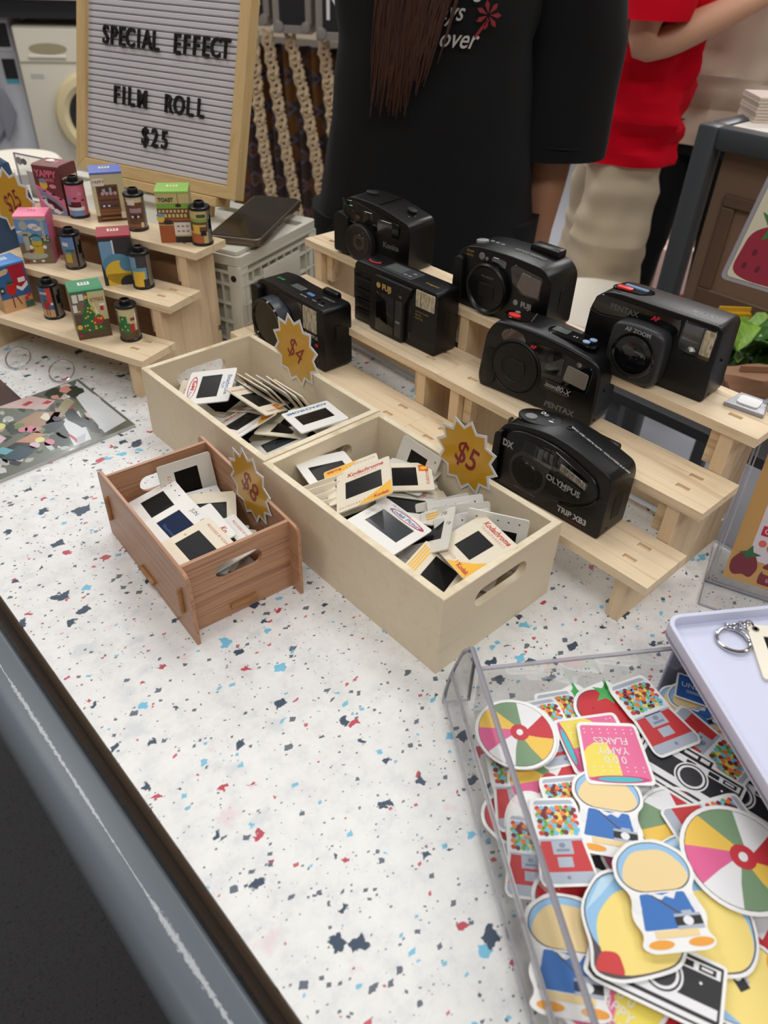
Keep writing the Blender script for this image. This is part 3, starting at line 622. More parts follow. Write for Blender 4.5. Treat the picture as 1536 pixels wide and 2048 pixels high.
G(TT).prism(rot2(rr(-.004, -.0095, .0480, .0085, .0085), -.03), -.003, -.0001, .0004, 1).obj('top_panel', GLOSS, t)
G(TT).prism(rot2(rr(.000, -.003, .0160, .0065, .001), -.03), -.001, .0002).obj('lcd_window', LCD, t)
for q in ((.0365, -.0045), (.0395, .0030)): G(TT).prism(ell(*q, .0036, .0030, 18), -.001, .0008, .0003, 1).obj('mode_button', BLUEB, t)
text('button_print', 'II S  ·', .0038, WHT, t, TT @ TL(.026, -.0025, .0001))
G(R_).box(-.0205, .004, -.0001, -.0200, .060, .0002).obj('seam', GLOSS, t); screw(t, R_, [(-.004, .034), (-.013, .007)])

# 3: top shelf, big square zoom barrel
W, H, D = .124, .0685, .036
t, F, T, R_ = camera('black camera with square protruding lens barrel, on the front riser\'s top shelf', .3035, .0430, .147, 4, W, H, D)
G(F).prism(fillet([(-W/2+.003, 0), (-W/2, .006), (-W/2+.002, .052), (-W/2+.010, .066), (-W/2+.026, .0685), (W/2-.002, .0685), (W/2, .004), (W/2-.002, 0)], [.003, .004, .01, .01, .01, .007, .004, .003]), 0, -D, .0045, 3).obj('body', BLK, t)
G(F).prism(fillet([(-.0585, .0500), (-.0560, .0610), (-.0500, .0640), (.0250, .0635), (.0250, .0500), (.004, .0480), (-.010, .0530), (-.030, .0485), (-.050, .0465)], .003), -.001, .0008, .0004, 1).obj('window_panel', GLOSS, t)
G(F).tube([(-.0600, .0470, .0002), (-.0480, .0450, .0004), (-.0300, .0472, .0004), (-.0120, .0518, .0004)], .0005, 6).obj('trim_line', CHARC, t)
text('maker_name', 'PENTAX', .0072, mat('dim_print', (98, 98, 98), .5), t, F @ TL(-.0270, .0560, .0010), bold=.0002); text('focus_mark', 'AF', .0056, MATS['bright_red_print'], t, F @ TL(.0020, .0580, .0010), bold=.0003, shear=.3)
sq = lambda s: fillet([(-s, -s), (-s*1.06, 0), (-s, s), (0, s*1.08), (s, s), (s*1.06, 0), (s, -s), (0, -s*1.08)], s*.42, 4)
BZ = F @ Matrix.Translation((-.0030, .0270, 0))
G(BZ).prism(sq(.0250), -.002, .016, .004, 3).obj('lens_barrel', mat('barrel_plastic', (38, 40, 43), .42, bump=.04, bscale=2500), t)
G(BZ).lathe([(.0205, .0161), (.0195, .0166), (.0180, .0162), (.0150, .0158), (.0142, .0161), (0, .0160)], 40).obj('lens_rim', GLOSS, t)
G(BZ).lathe([(0, .0163), (.0105, .0164), (.0120, .0161), (0, .0160)], 32).obj('lens_glass', LENS, t)
text('lens_print', 'AF ZOOM', .0054, GREYT, t, BZ @ TL(.0, .0215, .0162), bold=.0002)
G(F).prism(fillet([(.0265, .0400), (.0275, .0655), (.0570, .0640), (.0560, .0360)], .003), -.001, .0006, .0003, 1).obj('flash_panel', GLOSS, t)
G(F).prism(rr(.0285, .0490, .0450, .0640, .001), .0004, .0012, .0003, 1).obj('viewfinder_window', DGLASS, t)
G(F).prism(rr(.0465, .0410, .0560, .0630, .001), .0004, .0016, .0004, 1).obj('flash_window', FLASH, t)
ring(F, .0400, .0430, [(0, .0005), (.0030, .0005), (.0032, .0014), (.0022, .0016), (.0018, .0010), (0, .0010)], 20).obj('sensor_eye', CHROME, t)
G(F).box(.0330, .0355, .0002, .0560, .0375, .0012, .0004).obj('flash_sill', BLKM, t)
TT = frame((0, 0, .0685), (1, 0, 0), (0, 1, 0))
G(TT).prism(fillet([(-.050, -.0075), (-.044, .009), (-.016, .009), (-.012, .003), (-.022, -.009)], .005), -.002, .0008, .0004, 1).obj('button_panel', GLOSS, t)
G(TT).prism(rr(-.0450, -.0080, -.0300, -.0015, .0025), -.001, .0022, .0009, 2).obj('shutter_button', RBTN, t); G(TT).prism(rr(-.0420, .0015, -.0190, .0065, .002), -.001, .0014, .0005, 1).obj('zoom_rocker', mat('rocker_blue', (92, 128, 170), .4), t)
text('model_name', 'ZOOM 90', .0062, GREYT, t, TT @ TL(.0390, -.003, .0001, pi), bold=.0002, shear=.25)
G(frame((0, -D/2+.0042, .0683), (1, 0, 0), (0, 1, 0))).box(-.046, -.0004, -.0003, .056, .0004, .0003, .0002).obj('edge_line', CHARC, t)
screw(t, R_, [(-.003, .036), (-.009, .006)])

# 4: top shelf at the seam of the two risers, round closed lens
W, H, D = .119, .0665, .046
t, F, T, R_ = camera('black camera with closed round lens cap, on the top shelf behind the red-shutter one', .3055, .2110, .147, 3, W, H, D)
G(F).prism(fillet([(-W/2+.003, 0), (-W/2, .006), (-W/2+.002, .050), (-W/2+.012, .0610), (-.030, .0650), (.010, .0665), (W/2-.010, .0640), (W/2, .054), (W/2, .004), (W/2-.003, 0)], [.003, .004, .012, .01, .02, .02, .012, .01, .004, .003]), 0, -D, .0055, 3).obj('body', BLK, t)
G(F).prism(fillet([(-.0570, .005), (-.0565, .050), (-.0460, .052), (-.0440, .005)], .006), -.002, .0050, .004, 3).obj('grip', BLKM, t)
ring(F, -.0120, .0280, [(0, -.001), (.0255, -.001), (.0255, .0055), (.0238, .0072), (.0222, .0060), (.0212, .0042), (0, .0048)]).obj('lens_cap', BLK, t)
G(F @ Matrix.Translation((-.0120, .0280, 0))).prism(rr(-.0100, -.0090, .0100, .0050, .002), .0044, .0052, .0003, 1).obj('lens_shutter', BLKM, t)
text('lens_print', 'FUJINON', .0026, GREYT, t, F @ TL(-.0120, .0400, .0049), sp=1.5)
G(F).prism(fillet([(.0150, .0420), (.0110, .0560), (.0160, .0600), (.0500, .0560), (.0500, .0330), (.0260, .0330)], .003), -.001, .0006, .0003, 1).obj('flash_panel', GLOSS, t)
G(F).prism(fillet([(.0210, .0400), (.0260, .0550), (.0490, .0530), (.0480, .0350), (.0300, .0350)], .002), .0004, .0013, .0003, 1).obj('flash_window', mat('flash_brown', (104, 92, 86), .08, spec=.8, bump=.3, bscale=500), t)
for q, r in (((-.0245, .0570), .0036), ((-.0180, .0560), .0018)): ring(F, *q, [(0, 0), (r, 0), (r, .0010), (r*.7, .0014), (0, .0008)], 18).obj('sensor_eye', GREYP, t)
G(F).prism(rr(-.012, .0520, .0060, .0600, .002), -.001, .0006, .0003, 1).obj('viewfinder_window', DGLASS, t)
text('front_print', 'ZOOM', .0030, GOLDT, t, F @ TL(-.0400, .0580, .0002)); text('front_print', 'AUTO', .0030, GOLDT, t, F @ TL(-.0400, .0540, .0002))
text('maker_name', 'FUJI', .0075, GREYT, t, F @ TL(.0350, .0235, .0002), bold=.0004); ring(F, .0225, .0235, [(0, 0), (.0030, 0), (.0030, .0006), (0, .0006)], 6).obj('maker_mark', GREYT, t)
G(F).prism(rr(.0365, .0035, .0415, .0190, .0024), -.001, .0022, .0009, 2).obj('slide_switch', BLKM, t)
TT = frame((0, 0, .0655), (1, 0, 0), (0, 1, 0))
G(frame((-.041, -.003, .0628), (1, 0, .14), (0, 1, 0))).prism(ell(0, 0, .0070, .0055, 22), -.002, .0020, .0008, 2).obj('shutter_button', mat('pale_button', (150, 152, 146), .35), t)
for k, xx in enumerate((-.030, -.0235, -.017)): G(frame((xx, -.001, .0652), (1, 0, .05), (0, 1, 0))).prism(rr(-.0022, -.0016, .0022, .0016, .0008), -.001, .0008, .0003, 1).obj('mode_button', GREYP, t)
text('model_name', 'CARDIA ZOOM', .0052, GREYT, t, frame((.020, -.004, .0668), (-1, 0, .03), (0, -1, 0)), shear=.2)
G().box(.008, D/2-.014, .0600, .042, D/2+.002, .0715, .003).obj('eyepiece', BLK, t)
G(R_).prism(rr(-.004, .022, .004, .042, .002), -.002, .0006, .0004, 1).obj('side_latch', BLKM, t); screw(t, R_, [(-.006, .010)])

# 5: middle shelf of the back riser, boxy with a sliding front
W, H, D = .1275, .0690, .033
t, F, T, R_ = camera('boxy black camera with sliding cover and gold lettering, on the back riser\'s middle shelf', .2525, .3125, .101, 1, W, H, D)
G(F).prism(fillet([(-W/2, 0), (-W/2, .064), (-W/2+.004, .0690), (W/2-.003, .0690), (W/2, .066), (W/2, 0)], [.003, .005, .004, .004, .003, .003]), 0, -D, .002, 2).obj('body', BLK, t)
G(F).box(-W/2+.0005, .0530, -D+.001, W/2-.0005, .0542, .0003).obj('seam', GLOSS, t)
for k in range(4): G(F).box(-.0615, .006+.0118*k, -.001, -.0330, .0160+.0118*k, .0018, .0012).obj('grip_rib', BLKM, t)
G(F).prism(fillet([(-.0325, .0015), (-.0325, .055), (-.0270, .0645), (.0300, .0645), (.0240, .0520), (.0200, .046), (.0200, .0015)], [.003, .008, .005, .003, .003, .004, .003]), -.001, .0052, .0022, 2).obj('slide_cover', BLKM, t)
G(F).box(-.0225, .004, .0050, .0060, .0480, .0058, .0004).obj('lens_door', GLOSS, t)
G(F).box(.0080, .006, .0050, .0180, .0470, .0060, .0005).obj('cover_handle', CHARC, t); G(F).box(.0100, .0220, .0060, .0160, .0245, .0066, .0002).obj('handle_mark', GREYP, t)
text('maker_name', 'FUJI', .0085, GOLDT, t, F @ TL(-.0065, .0545, .0053), bold=.0004); ring(F, -.0190, .0550, [(0, .0045), (.0032, .0045), (.0032, .0058), (0, .0058)], 6).obj('maker_mark', GOLDT, t)
text('front_print', 'DL', .0034, GOLDT, t, F @ TL(.0150, .0520, .0053))
G(F).prism(rr(.0330, .0475, .0600, .0655, .001), -.001, .0012, .0004, 1).obj('flash_window', FLASH, t)
for k, s_ in enumerate(('AUTO FLASH', 'DRIVE', 'MOTOR')): text('front_print', s_, .0026, GOLDT, t, F @ TL(.0330, .0420-.0036*k, .0002), align='LEFT', sp=1.3)
G(F).box(.0250, .0080, -.001, .0270, .044, .0004).obj('panel_line', GLOSS, t)
TT = frame((0, 0, .0690), (1, 0, 0), (0, 1, 0))
G(TT).prism(ell(-.0440, -.002, .0085, .0065, 24), -.001, .0016, .0006, 2).obj('shutter_button', BLK, t)
G(TT).tube([(-.0440+.0087*cos(a), -.002+.0067*sin(a), .0008) for a in [pi*1.05+i*pi*.9/10 for i in range(11)]], .0007, 6).obj('shutter_ring', RBTN, t)
G(TT).prism(rr(-.0270, -.0110, .0180, .0110, .001), -.001, .0006, .0003, 1).obj('lcd_panel', mat('top_plate', (60, 62, 66), .3), t); G(TT).box(-.0240, -.008, .0005, .0000, .008, .0009).obj('lcd_window', LCD, t)
for q in ((.0050, -.006), (.0120, -.006), (.0120, .002)): G(TT).box(q[0]-.0025, q[1]-.0014, .0005, q[0]+.0025, q[1]+.0014, .0011).obj('mode_button', GREYP, t)
text('model_name', 'autofocus', .0046, GOLDT, t, TT @ TL(.0430, -.004, .0002, pi), shear=.35)
G(R_).prism(rr(-.004, .028, .004, .046, .001), -.002, .0005, .0003, 1).obj('side_latch', BLKM, t)

# 6: top shelf of the back riser, farthest one
W, H, D = .108, .0680, .044
t, F, T, R_ = camera('charcoal camera farthest back, on the top shelf of the back riser against the black shirt', .3060, .4035, .147, 6, W, H, D)
G(F).prism(fillet([(-W/2+.002, 0), (-W/2, .004), (-W/2+.006, .0560), (-W/2+.012, .0660), (-.030, .0680), (.006, .0670), (W/2-.004, .0560), (W/2, .050), (W/2, .004), (W/2-.002, 0)], [.003, .003, .006, .008, .01, .02, .012, .008, .003, .003]), 0, -D, .005, 3).obj('body', BLK, t)
G(F).prism(fillet([(-W/2-.004, .003), (-W/2-.004, .044), (-W/2+.004, .050), (-.0360, .046), (-.0340, .003)], .004), -.030, .0060, .004, 3).obj('grip', BLKM, t)
G(F).prism(fillet([(-.0440, .0420), (-.0460, .0630), (-.030, .0645), (.040, .0530), (.038, .0360), (-.010, .0385), (-.026, .0400)], .004), -.001, .0020, .0010, 2).obj('window_panel', GLOSS, t)
G(F).tube([(-.0465, .0640, .001), (-.0455, .052, .001), (-.0400, .0420, .0012), (-.026, .0395, .0016), (-.0060, .0370, .0012)], .0011, 8).obj('window_rim', CHARC, t)
for x0, x1, dz in ((-.0420, -.0300, 0), (-.020, .000, -.002), (.008, .030, -.006)): G(F).prism(rr(x0, .0430+dz, x1, .0590+dz, .001), .0018, .0026, .0003, 1).obj('window', DGLASS, t)
ring(F, -.0180, .0205, [(0, -.001), (.0215, -.001), (.0215, .0060), (.0200, .0072), (.0180, .0060), (.0165, .0066), (.0110, .0050), (0, .0050)]).obj('lens_ring', mat('brown_black', (36, 32, 31), .45), t)
ring(F, -.0180, .0205, [(0, .0048), (.0095, .0052), (.0100, .0046), (0, .0046)], 28).obj('lens_glass', LENS, t)
text('maker_name', 'Konica', .0085, MATS['dim_print'], t, F @ TL(.0270, .0260, .0002), bold=.0003)
TT = frame((0, 0, .0680), (1, 0, 0), (0, 1, 0))
G(frame((-.026, .004, .0672), (1, 0, 0), (0, 1, 0))).prism(ell(0, 0, .0085, .0060, 22), -.002, .0032, .0010, 2).obj('shutter_button', BLKM, t)
G(frame((.034, .004, .0612), (1, 0, -.3), (0, 1, 0))).prism(ell(0, 0, .0062, .0050, 22), -.003, .0030, .0010, 2).obj('zoom_button', BLKM, t)
G(frame((.006, 0, .0672), (1, 0, 0), (0, 1, 0))).box(-.0004, -D/2+.003, -.0006, .0004, D/2-.003, .0002).obj('seam', GLOSS, t)
for q in ((.040, -.008), (.044, -.002)): text('button_print', 'A', .0028, GREYT, t, frame((q[0], q[1], .0597), (-1, 0, .35), (0, -1, 0)))

# 7: lowest shelf of the back riser, large round lens
W, H, D = .134, .0740, .039
t, F, T, R_ = camera('black camera with a big round grey lens barrel, beside the four dollar sign', .1975, .4255, .056, 0, W, H, D)
G(F).prism(fillet([(-W/2+.003, 0), (-W/2, .006), (-W/2+.001, .060), (-W/2+.010, .0730), (-W/2+.040, .0760), (-.010, .0740), (.020, .0735), (W/2-.002, .0735), (W/2, .004), (W/2-.002, 0)], [.004, .005, .012, .012, .016, .02, .02, .006, .003, .003]), 0, -D, .0035, 3).obj('body', BLK, t)
G(F).prism(fillet([(-W/2+.001, .003), (-W/2+.002, .066), (-.0500, .0680), (-.0470, .003)], .005), -.004, .0075, .005, 3).obj('grip', BLKM, t)
ring(F, -.0225, .0330, [(.0, -.001), (.0300, -.001), (.0295, .0160), (.0280, .0175), (.0262, .0170), (.0245, .0120), (.0200, .0110), (.0130, .0080), (0, .0080)]).obj('lens_barrel', mat('grey_barrel', (76, 80, 86), .3, .3), t)
ring(F, -.0225, .0330, [(.0297, .0158), (.0282, .0178), (.0260, .0172), (.0242, .0120), (.0195, .0112), (.0125, .0082), (0, .0082)]).obj('lens_front', GLOSS, t)
ring(F, -.0225, .0330, [(0, .0090), (.0080, .0094), (.0115, .0086), (0, .0083)], 28).obj('lens_glass', LENS, t)
G(F).prism(fillet([(-.020, .0640), (-.012, .0690), (.0260, .0690), (.0260, .0370), (.0110, .0430), (.004, .0560)], .003), -.001, .0008, .0003, 1).obj('window_panel', mat('smoked_window', (54, 46, 40), .06, spec=.8), t)
G(F).prism(rr(.0280, .0420, .0520, .0690, .001), -.001, .0012, .0004, 1).obj('flash_window', FLASH, t)
text('maker_name', 'OLYMPUS', .0062, GREYT, t, F @ TL(.0410, .0365, .0002), bold=.0002, xs=.9); text('front_print', 'AUTO FOCUS', .0024, GREYT, t, F @ TL(.0360, .0300, .0002)); text('front_print', 'AF', .0030, GREYT, t, F @ TL(.0290, .0250, .0002))
G(F).prism(rr(.0490, .0270, .0535, .0300, .0005), -.001, .0008).obj('red_lamp', RBTN, t); text('model_name', 'ZOOM', .0048, DKRED, t, F @ TL(.046, .010, .0002), shear=.2)
TT = frame((0, 0, .0740), (1, 0, 0), (0, 1, 0))
text('top_mark', 'AF 300', .0042, C_(40, 150, 70), t, frame((-.034, -.004, .0763), (1, 0, 0), (0, 1, 0)), bold=.0003, shear=.3)
G(TT).prism(rr(-.014, -.0055, .006, .0045, .0012), -.002, .0008, .0003, 1).obj('lcd_window', LCD, t); G(TT).prism(rr(.0150, -.0050, .0260, .0000, .001), -.002, .0008, .0003, 1).obj('mode_button', mat('blue_key', (92, 130, 190), .4), t)
for q, s_ in (((.018, -.011), 'SELF-TIMER'), ((.036, -.010), 'FLASH'), ((.050, -.012), 'ON/OFF')): text('top_print', s_, .0024, WHT, t, TT @ TL(*q, .0001))
for q in ((.036, -.003), (.046, -.005)): G(TT).prism(ell(*q, .0022, .0018, 14), -.001, .0010).obj('key', BLKM, t)
text('top_print', 'INFINITY', .0050, GREYT, t, TT @ TL(.044, .004, .0002), shear=.3)
G().box(.020, D/2-.006, .066, .046, D/2+.003, .0785, .003).obj('eyepiece', BLK, t)
G(R_).prism(rr(-.004, .036, .004, .052, .001), -.002, .0005, .0003, 1).obj('side_latch', BLKM, t); screw(t, R_, [(-.006, .02)])
# ---------------------------------------------------------------- small printed film boxes and film cartridges on the left riser
Z1, Z2, Z3 = .056, .101, .147
FBW, FBD, FBH = .0385, .036, .0605
def art(g_parent, Fm, w, h, layers, name='art_print', z=.0002):
    for k, (c, polys) in enumerate(layers):
        g = G(Fm)
        for p in polys: g.flat([(x*w, y*h) for x, y in p], z+.00006*k)
        g.obj(name, C_(*c), g_parent, smooth=0)
def stampmark(t, M, m1, m2):
    g = G(M); g.flat(rr(-.0065, -.0048, .0065, .0048, .001, 2), .0002); g.obj('stamp_print', m1, t, smooth=0)
    g = G(M)
    for x in (-.0045, -.001, .0025):
        for y in (-.003, .0006): g.flat(rect(x, y, x+.0022, y+.0022), .0003)
    g.flat(rect(-.005, .0031, .005, .0038), .0003); g.obj('stamp_mark', m2, t, smooth=0)
def film_box(x, y, z, yaw, label, body, lid, layers, stamp, side=(), stampc=None):
    t = thing('film_box', label, 'box', place(x, y, z, yaw), 'printed film boxes on the left riser')
    G().box(0, 0, 0, FBW, FBD, FBH-.0015, .0004, 1).obj('carton', C_(*body), t, smooth=0)
    G(frame((0, 0, FBH-.0015), (0, 1, 0), (0, 0, 1))).prism([(-.0006, -.0015), (-.0006, .0006), (.004, .0018), (FBD-.004, .0018), (FBD, .0003), (FBD, 0), (.0003, 0)], 0, FBW).obj('lid_flap', C_(*lid), t, smooth=0)
    Fm = frame((0, 0, 0), (1, 0, 0), (0, 0, 1)); art(t, Fm, FBW, FBH-.003, layers)
    if side: art(t, frame((FBW, 0, 0), (0, 1, 0), (0, 0, 1)), FBD, FBH-.003, side, 'side_print')
    stampmark(t, frame((FBW/2, FBD/2, FBH+.00035), (1, 0, 0), (0, 1, 0)), C_(*stamp), C_(*(stampc or lid)))
    return t, Fm
E_ = lambda x, y, a, b=None, n=18: ell(x, y, a, (b or a)*.66, n)
R1 = rect(0, 0, 1, 1)
def dots(n, x0, x1, y0, y1, r, seed): 
    q = random.Random(seed); return [E_(q.uniform(x0, x1), q.uniform(y0, y1), r, None, 8) for _ in range(n)]
DK = (58, 50, 46)
# green: a decorated tree
tree = [(.10, .16), (.20, .30), (.13, .30), (.27, .48), (.20, .48), (.36, .68), (.30, .68), (.44, .86), (.56, .68), (.50, .68), (.66, .48), (.60, .48), (.80, .30), (.72, .30), (.88, .16)]
green_art = [((92, 74, 54), [R1]), ((206, 196, 150), [rect(.50, .38, 1, 1)]), ((120, 104, 84), [rect(0, .55, .46, 1)]), ((226, 226, 222), [rect(.05, .80, .2, .97), rect(.24, .84, .38, .97), rect(.02, .6, .14, .76)]),
  ((28, 110, 62), [tree]), ((236, 226, 196), [[(.60, .78), (.74, .52), (.66, .50)]]), ((188, 38, 48), [rect(.80, .58, .9, .70), E_(.70, .40, .15), E_(.36, .72, .035), E_(.55, .30, .035), E_(.24, .24, .035), E_(.08, .10, .05)]),
  ((240, 240, 236), [rect(.79, .68, .95, .73)]), ((236, 190, 62), dots(26, .18, .78, .18, .70, .032, 3)+[[(.44+.09*(1 if k % 2 == 0 else .42)*cos(k*pi/5+pi/2), .90+.06*(1 if k % 2 == 0 else .42)*sin(k*pi/5+pi/2)) for k in range(10)]]),
  ((226, 190, 90), [E_(.10, .28, .08)]), ((40, 120, 60), [[(.62, .47), (.70, .52), (.78, .47), (.70, .45)]])]
t, Fm = film_box(-.0003, .6077, Z1, rad(-16), 'green-topped film box printed with a decorated tree, on the lowest shelf', (150, 140, 110), (30, 132, 80), green_art, (240, 240, 236))
text('art_title', "X'MAS", .0070, C_(150, 60, 52), t, Fm @ TL(.0285, .0475, .0014), xs=.8)
# blue with red pennant
blue_art = [((52, 100, 158), [R1]), ((214, 166, 120), [rect(0, 0, 1, .30)]), ((178, 30, 52), [[(.42, 1), (.95, 1), (.95, .52), (.72, .44), (.50, .55)]]), ((236, 232, 230), [[(.95, .60), (.95, .50), (.72, .40), (.56, .49), (.58, .55), (.72, .49)], rr(.66, .60, .90, .70, .02, 2)]),
  ((214, 186, 148), [[(0, .80), (.36, .84), (.44, .92), (.36, .96), (0, .90)]]), ((196, 36, 40), [E_(.38, .50, .17, .21)]), ((40, 120, 60), [[(.30, .62), (.38, .72), (.46, .63), (.50, .66), (.38, .58), (.26, .66)]]), ((94, 60, 40), [rect(.33, .08, .37, .36), [(.44, .36), (.48, .36), (.62, .12), (.58, .12)]]),
  ((206, 60, 90), [E_(.80, .22, .07), E_(.90, .30, .07)]), ((66, 110, 90), [rect(.72, .02, 1, .16)]), ((24, 60, 60), [rect(0, .44, .16, .58)]), ((190, 200, 200), [E_(.08, .51, .045)])]
film_box(-.0390, .7345, Z1, rad(6), 'blue-topped film box printed with a red pennant, at the left end of the lowest shelf', (190, 150, 110), (74, 138, 204), blue_art, (240, 236, 224))
# red: dark chalkboard scene
red_art = [((52, 50, 54), [R1]), ((120, 160, 196), [rr(.03, .42, .42, .93, .03, 2)]), ((222, 226, 230), [rr(.40, .40, .45, .95, .01, 2)]), ((92, 146, 178), [ell(.50, .42, .46, .25, 24)]), ((236, 196, 64), [ell(.52, .27, .44, .26, 24), rect(.12, 0, .86, .25)]), ((92, 146, 178), [ell(.78, .44, .24, .16, 20)]), ((40, 38, 42), [ell(.78, .04, .30, .17, 20)])]
film_box(.0560, .6355, Z2, rad(-26), 'red-topped film box printed in dark grey and yellow, on the middle shelf', (52, 50, 54), (158, 24, 42), red_art, (240, 226, 200))
# pink: a garden
pink_art = [((126, 108, 92), [R1]), ((110, 150, 206), [rect(0, .47, 1, 1)]), ((232, 222, 218), [ell(.55, .82, .16, .06, 16), ell(.66, .77, .16, .05, 16), ell(.10, .70, .10, .03, 12)]), ((52, 110, 66), [rect(.30, .46, 1, .60), ell(.55, .60, .14, .06, 14), ell(.85, .58, .14, .06, 14)]), ((178, 180, 166), [rect(.17, .30, .34, .66), ell(.25, .66, .22, .05, 16), ell(.25, .84, .13, .10, 16), rect(.79, .50, .88, .92), [(0, 1), (1, 1), (1, .97), (.8, .9), (.66, .97), (.3, .95), (0, .98)], ell(.4, .18, .42, .08, 20)]),
  ((206, 176, 60), [ell(.56, .47, .17, .10, 18), rr(.42, .22, .72, .40, .05, 3)]), ((108, 158, 190), [ell(.56, .55, .17, .055, 18)]), ((240, 236, 228), [ell(.36, .37, .06, .045, 12), ell(.78, .37, .06, .045, 12), ell(.34, .06, .05, .025, 12), ell(.62, .06, .06, .025, 12)]), ((240, 170, 190), dots(6, .4, .98, .50, .62, .03, 5)), ((150, 40, 50), [rect(.28, .24, .36, .32), ell(.12, .06, .08, .02, 12)])]
film_box(.0085, .7650, Z2, rad(-34), 'pink-topped film box printed with a garden scene, at left on the middle shelf', (226, 120, 150), (250, 142, 172), pink_art, (250, 150, 178), [((206, 100, 134), [R1]), ((150, 100, 60), [rect(.5, .1, .95, .45)])], (196, 50, 84))
# dark brown with a pink splash
brown_art = [((112, 58, 58), [R1]), ((226, 132, 158), [[(0, .62), (.30, .56), (.62, .44), (1, .36), (1, 0), (0, 0)]]), ((130, 146, 178), [[(.06, .56), (.34, .46), (.70, .34), (1, .10), (1, 0), (.3, 0)]]), ((92, 30, 36), [[(.34, .36), (.60, .28), (.86, .14), (.80, .08), (.50, .12), (.30, .22)]]), ((240, 240, 240), [[(.12, .36), (.24, .38), (.34, .24), (.48, .22), (.56, .12), (.40, .12), (.20, .22)], ell(.16, .30, .05, .03, 10), [(.5, .12), (.62, .14), (.78, .08), (.9, .10), (.7, .02), (.5, .06)]]), ((60, 24, 26), [ell(.62, .44, .08, .02, 10), ell(.86, .36, .07, .02, 10), ell(.20, .34, .06, .02, 10), ell(.3, .5, .05, .015, 10)]), ((232, 192, 72), [ell(.32, .64, .15, .10, 18)]), ((120, 150, 176), [ell(.32, .72, .16, .05, 18)]), ((226, 150, 160), [ell(.66, .62, .13, .045, 18)])]
t, Fm = film_box(.0585, .8008, Z3, rad(-58), 'dark brown film box with pink lettering, at left on the top shelf', (112, 58, 58), (128, 70, 66), brown_art, (240, 160, 176), [((112, 58, 58), [R1]), ((214, 196, 166), [rect(.12, .18, .95, .80)]), ((120, 70, 60), [rect(.16+.13*i, .24+.09*j, .24+.13*i, .29+.09*j) for i in range(6) for j in range(6)])], (128, 70, 66))
text('art_title', 'YAPPY', .0110, C_(216, 110, 130), t, Fm @ TL(.0185, .0500, .0010), bold=.0006, xs=.95); text('art_title', 'LAND', .0056, C_(216, 110, 130), t, Fm @ TL(.0220, .0430, .0010), bold=.0003)
G().prism(fillet([(.010, .014), (.013, .021), (.017, .023), (.021, .021), (.024, .017), (.019, .013)], .003), FBH+.0002, FBH+.0022, .0006, 1).obj('foil_tab', PAPER, t)
# periwinkle top: a shop front
purp_art = [((206, 196, 158), [R1]), ((118, 78, 54), [rect(.12, .02, .80, .78), rect(0, 0, 1, .14)]), ((84, 54, 42), [rect(.17, .44, .75, .48), rect(.17, .56, .75, .74), rect(.17, .30, .75, .40)]), ((236, 226, 216), [rr(.02, .76, .40, .92, .04, 2), rect(.78, .06, .96, .20)]), ((196, 160, 170), [ell(.3+.13*k, .60, .06, .04, 10) for k in range(4)]), ((150, 176, 176), [rect(.30, .62, .40, .70), rect(.52, .62, .6, .72)]), ((90, 80, 120), [rect(.2, .36, .72, .39)]), ((150, 96, 60), [rect(.15, .06, .78, .10), rect(.15, .16, .78, .20), rect(.15, .23, .78, .26)]), ((240, 240, 240), [ell(.28, .34, .04, .02, 8), ell(.44, .34, .04, .02, 8)])]
t, Fm = film_box(.0985, .7226, Z3, rad(-22), 'periwinkle-topped film box printed with a shop front, on the top shelf', (200, 190, 150), (92, 112, 190), purp_art, (232, 220, 180))
text('art_title', 'YAPPY', .0052, C_(150, 70, 70), t, Fm @ TL(.0080, .0485, .0008), shear=.2)
# lime top: a bakery
lime_art = [((206, 186, 130), [R1]), ((128, 170, 72), [rect(0, .70, 1, .80)]), ((112, 74, 50), [rect(0, .38, 1, .70)]), ((214, 190, 120), [rect(.04+.115*i, .62, .11+.115*i, .67) for i in range(8)]+[rect(.20+.12*i, .52, .28+.12*i, .59) for i in range(6)]), ((170, 90, 50), [rect(0, 0, .46, .36), rect(.3, .46, 1, .50)]), ((226, 220, 212), [rect(.46, .16, 1, .42)]), ((176, 130, 110), [ell(.58+.14*k, .24, .05, .02, 10) for k in range(3)]+[ell(.58+.14*k, .34, .05, .02, 10) for k in range(3)]), ((52, 40, 36), [rect(.46, 0, 1, .13), rect(.18, .38, .40, .47), ell(.66, .76, .09, .035, 12), rect(.655, .78, .665, 1)]), ((232, 192, 72), [ell(.08, .50, .12, .08, 14)]), ((108, 158, 190), [ell(.08, .57, .12, .04, 14)])]
t, Fm = film_box(.1246, .6081, Z3, rad(-34), 'lime-topped film box printed with a bakery counter, on the top shelf', (196, 180, 130), (148, 196, 92), lime_art, (236, 232, 170))
text('art_title', 'TOAST', .0062, C_(40, 70, 40), t, Fm @ TL(.0115, .0500, .0010), bold=.0002, xs=.9)
CANB = mat('can_black', (20, 20, 21), .3); CANS = mat('can_silver', (150, 146, 140), .35, .6)
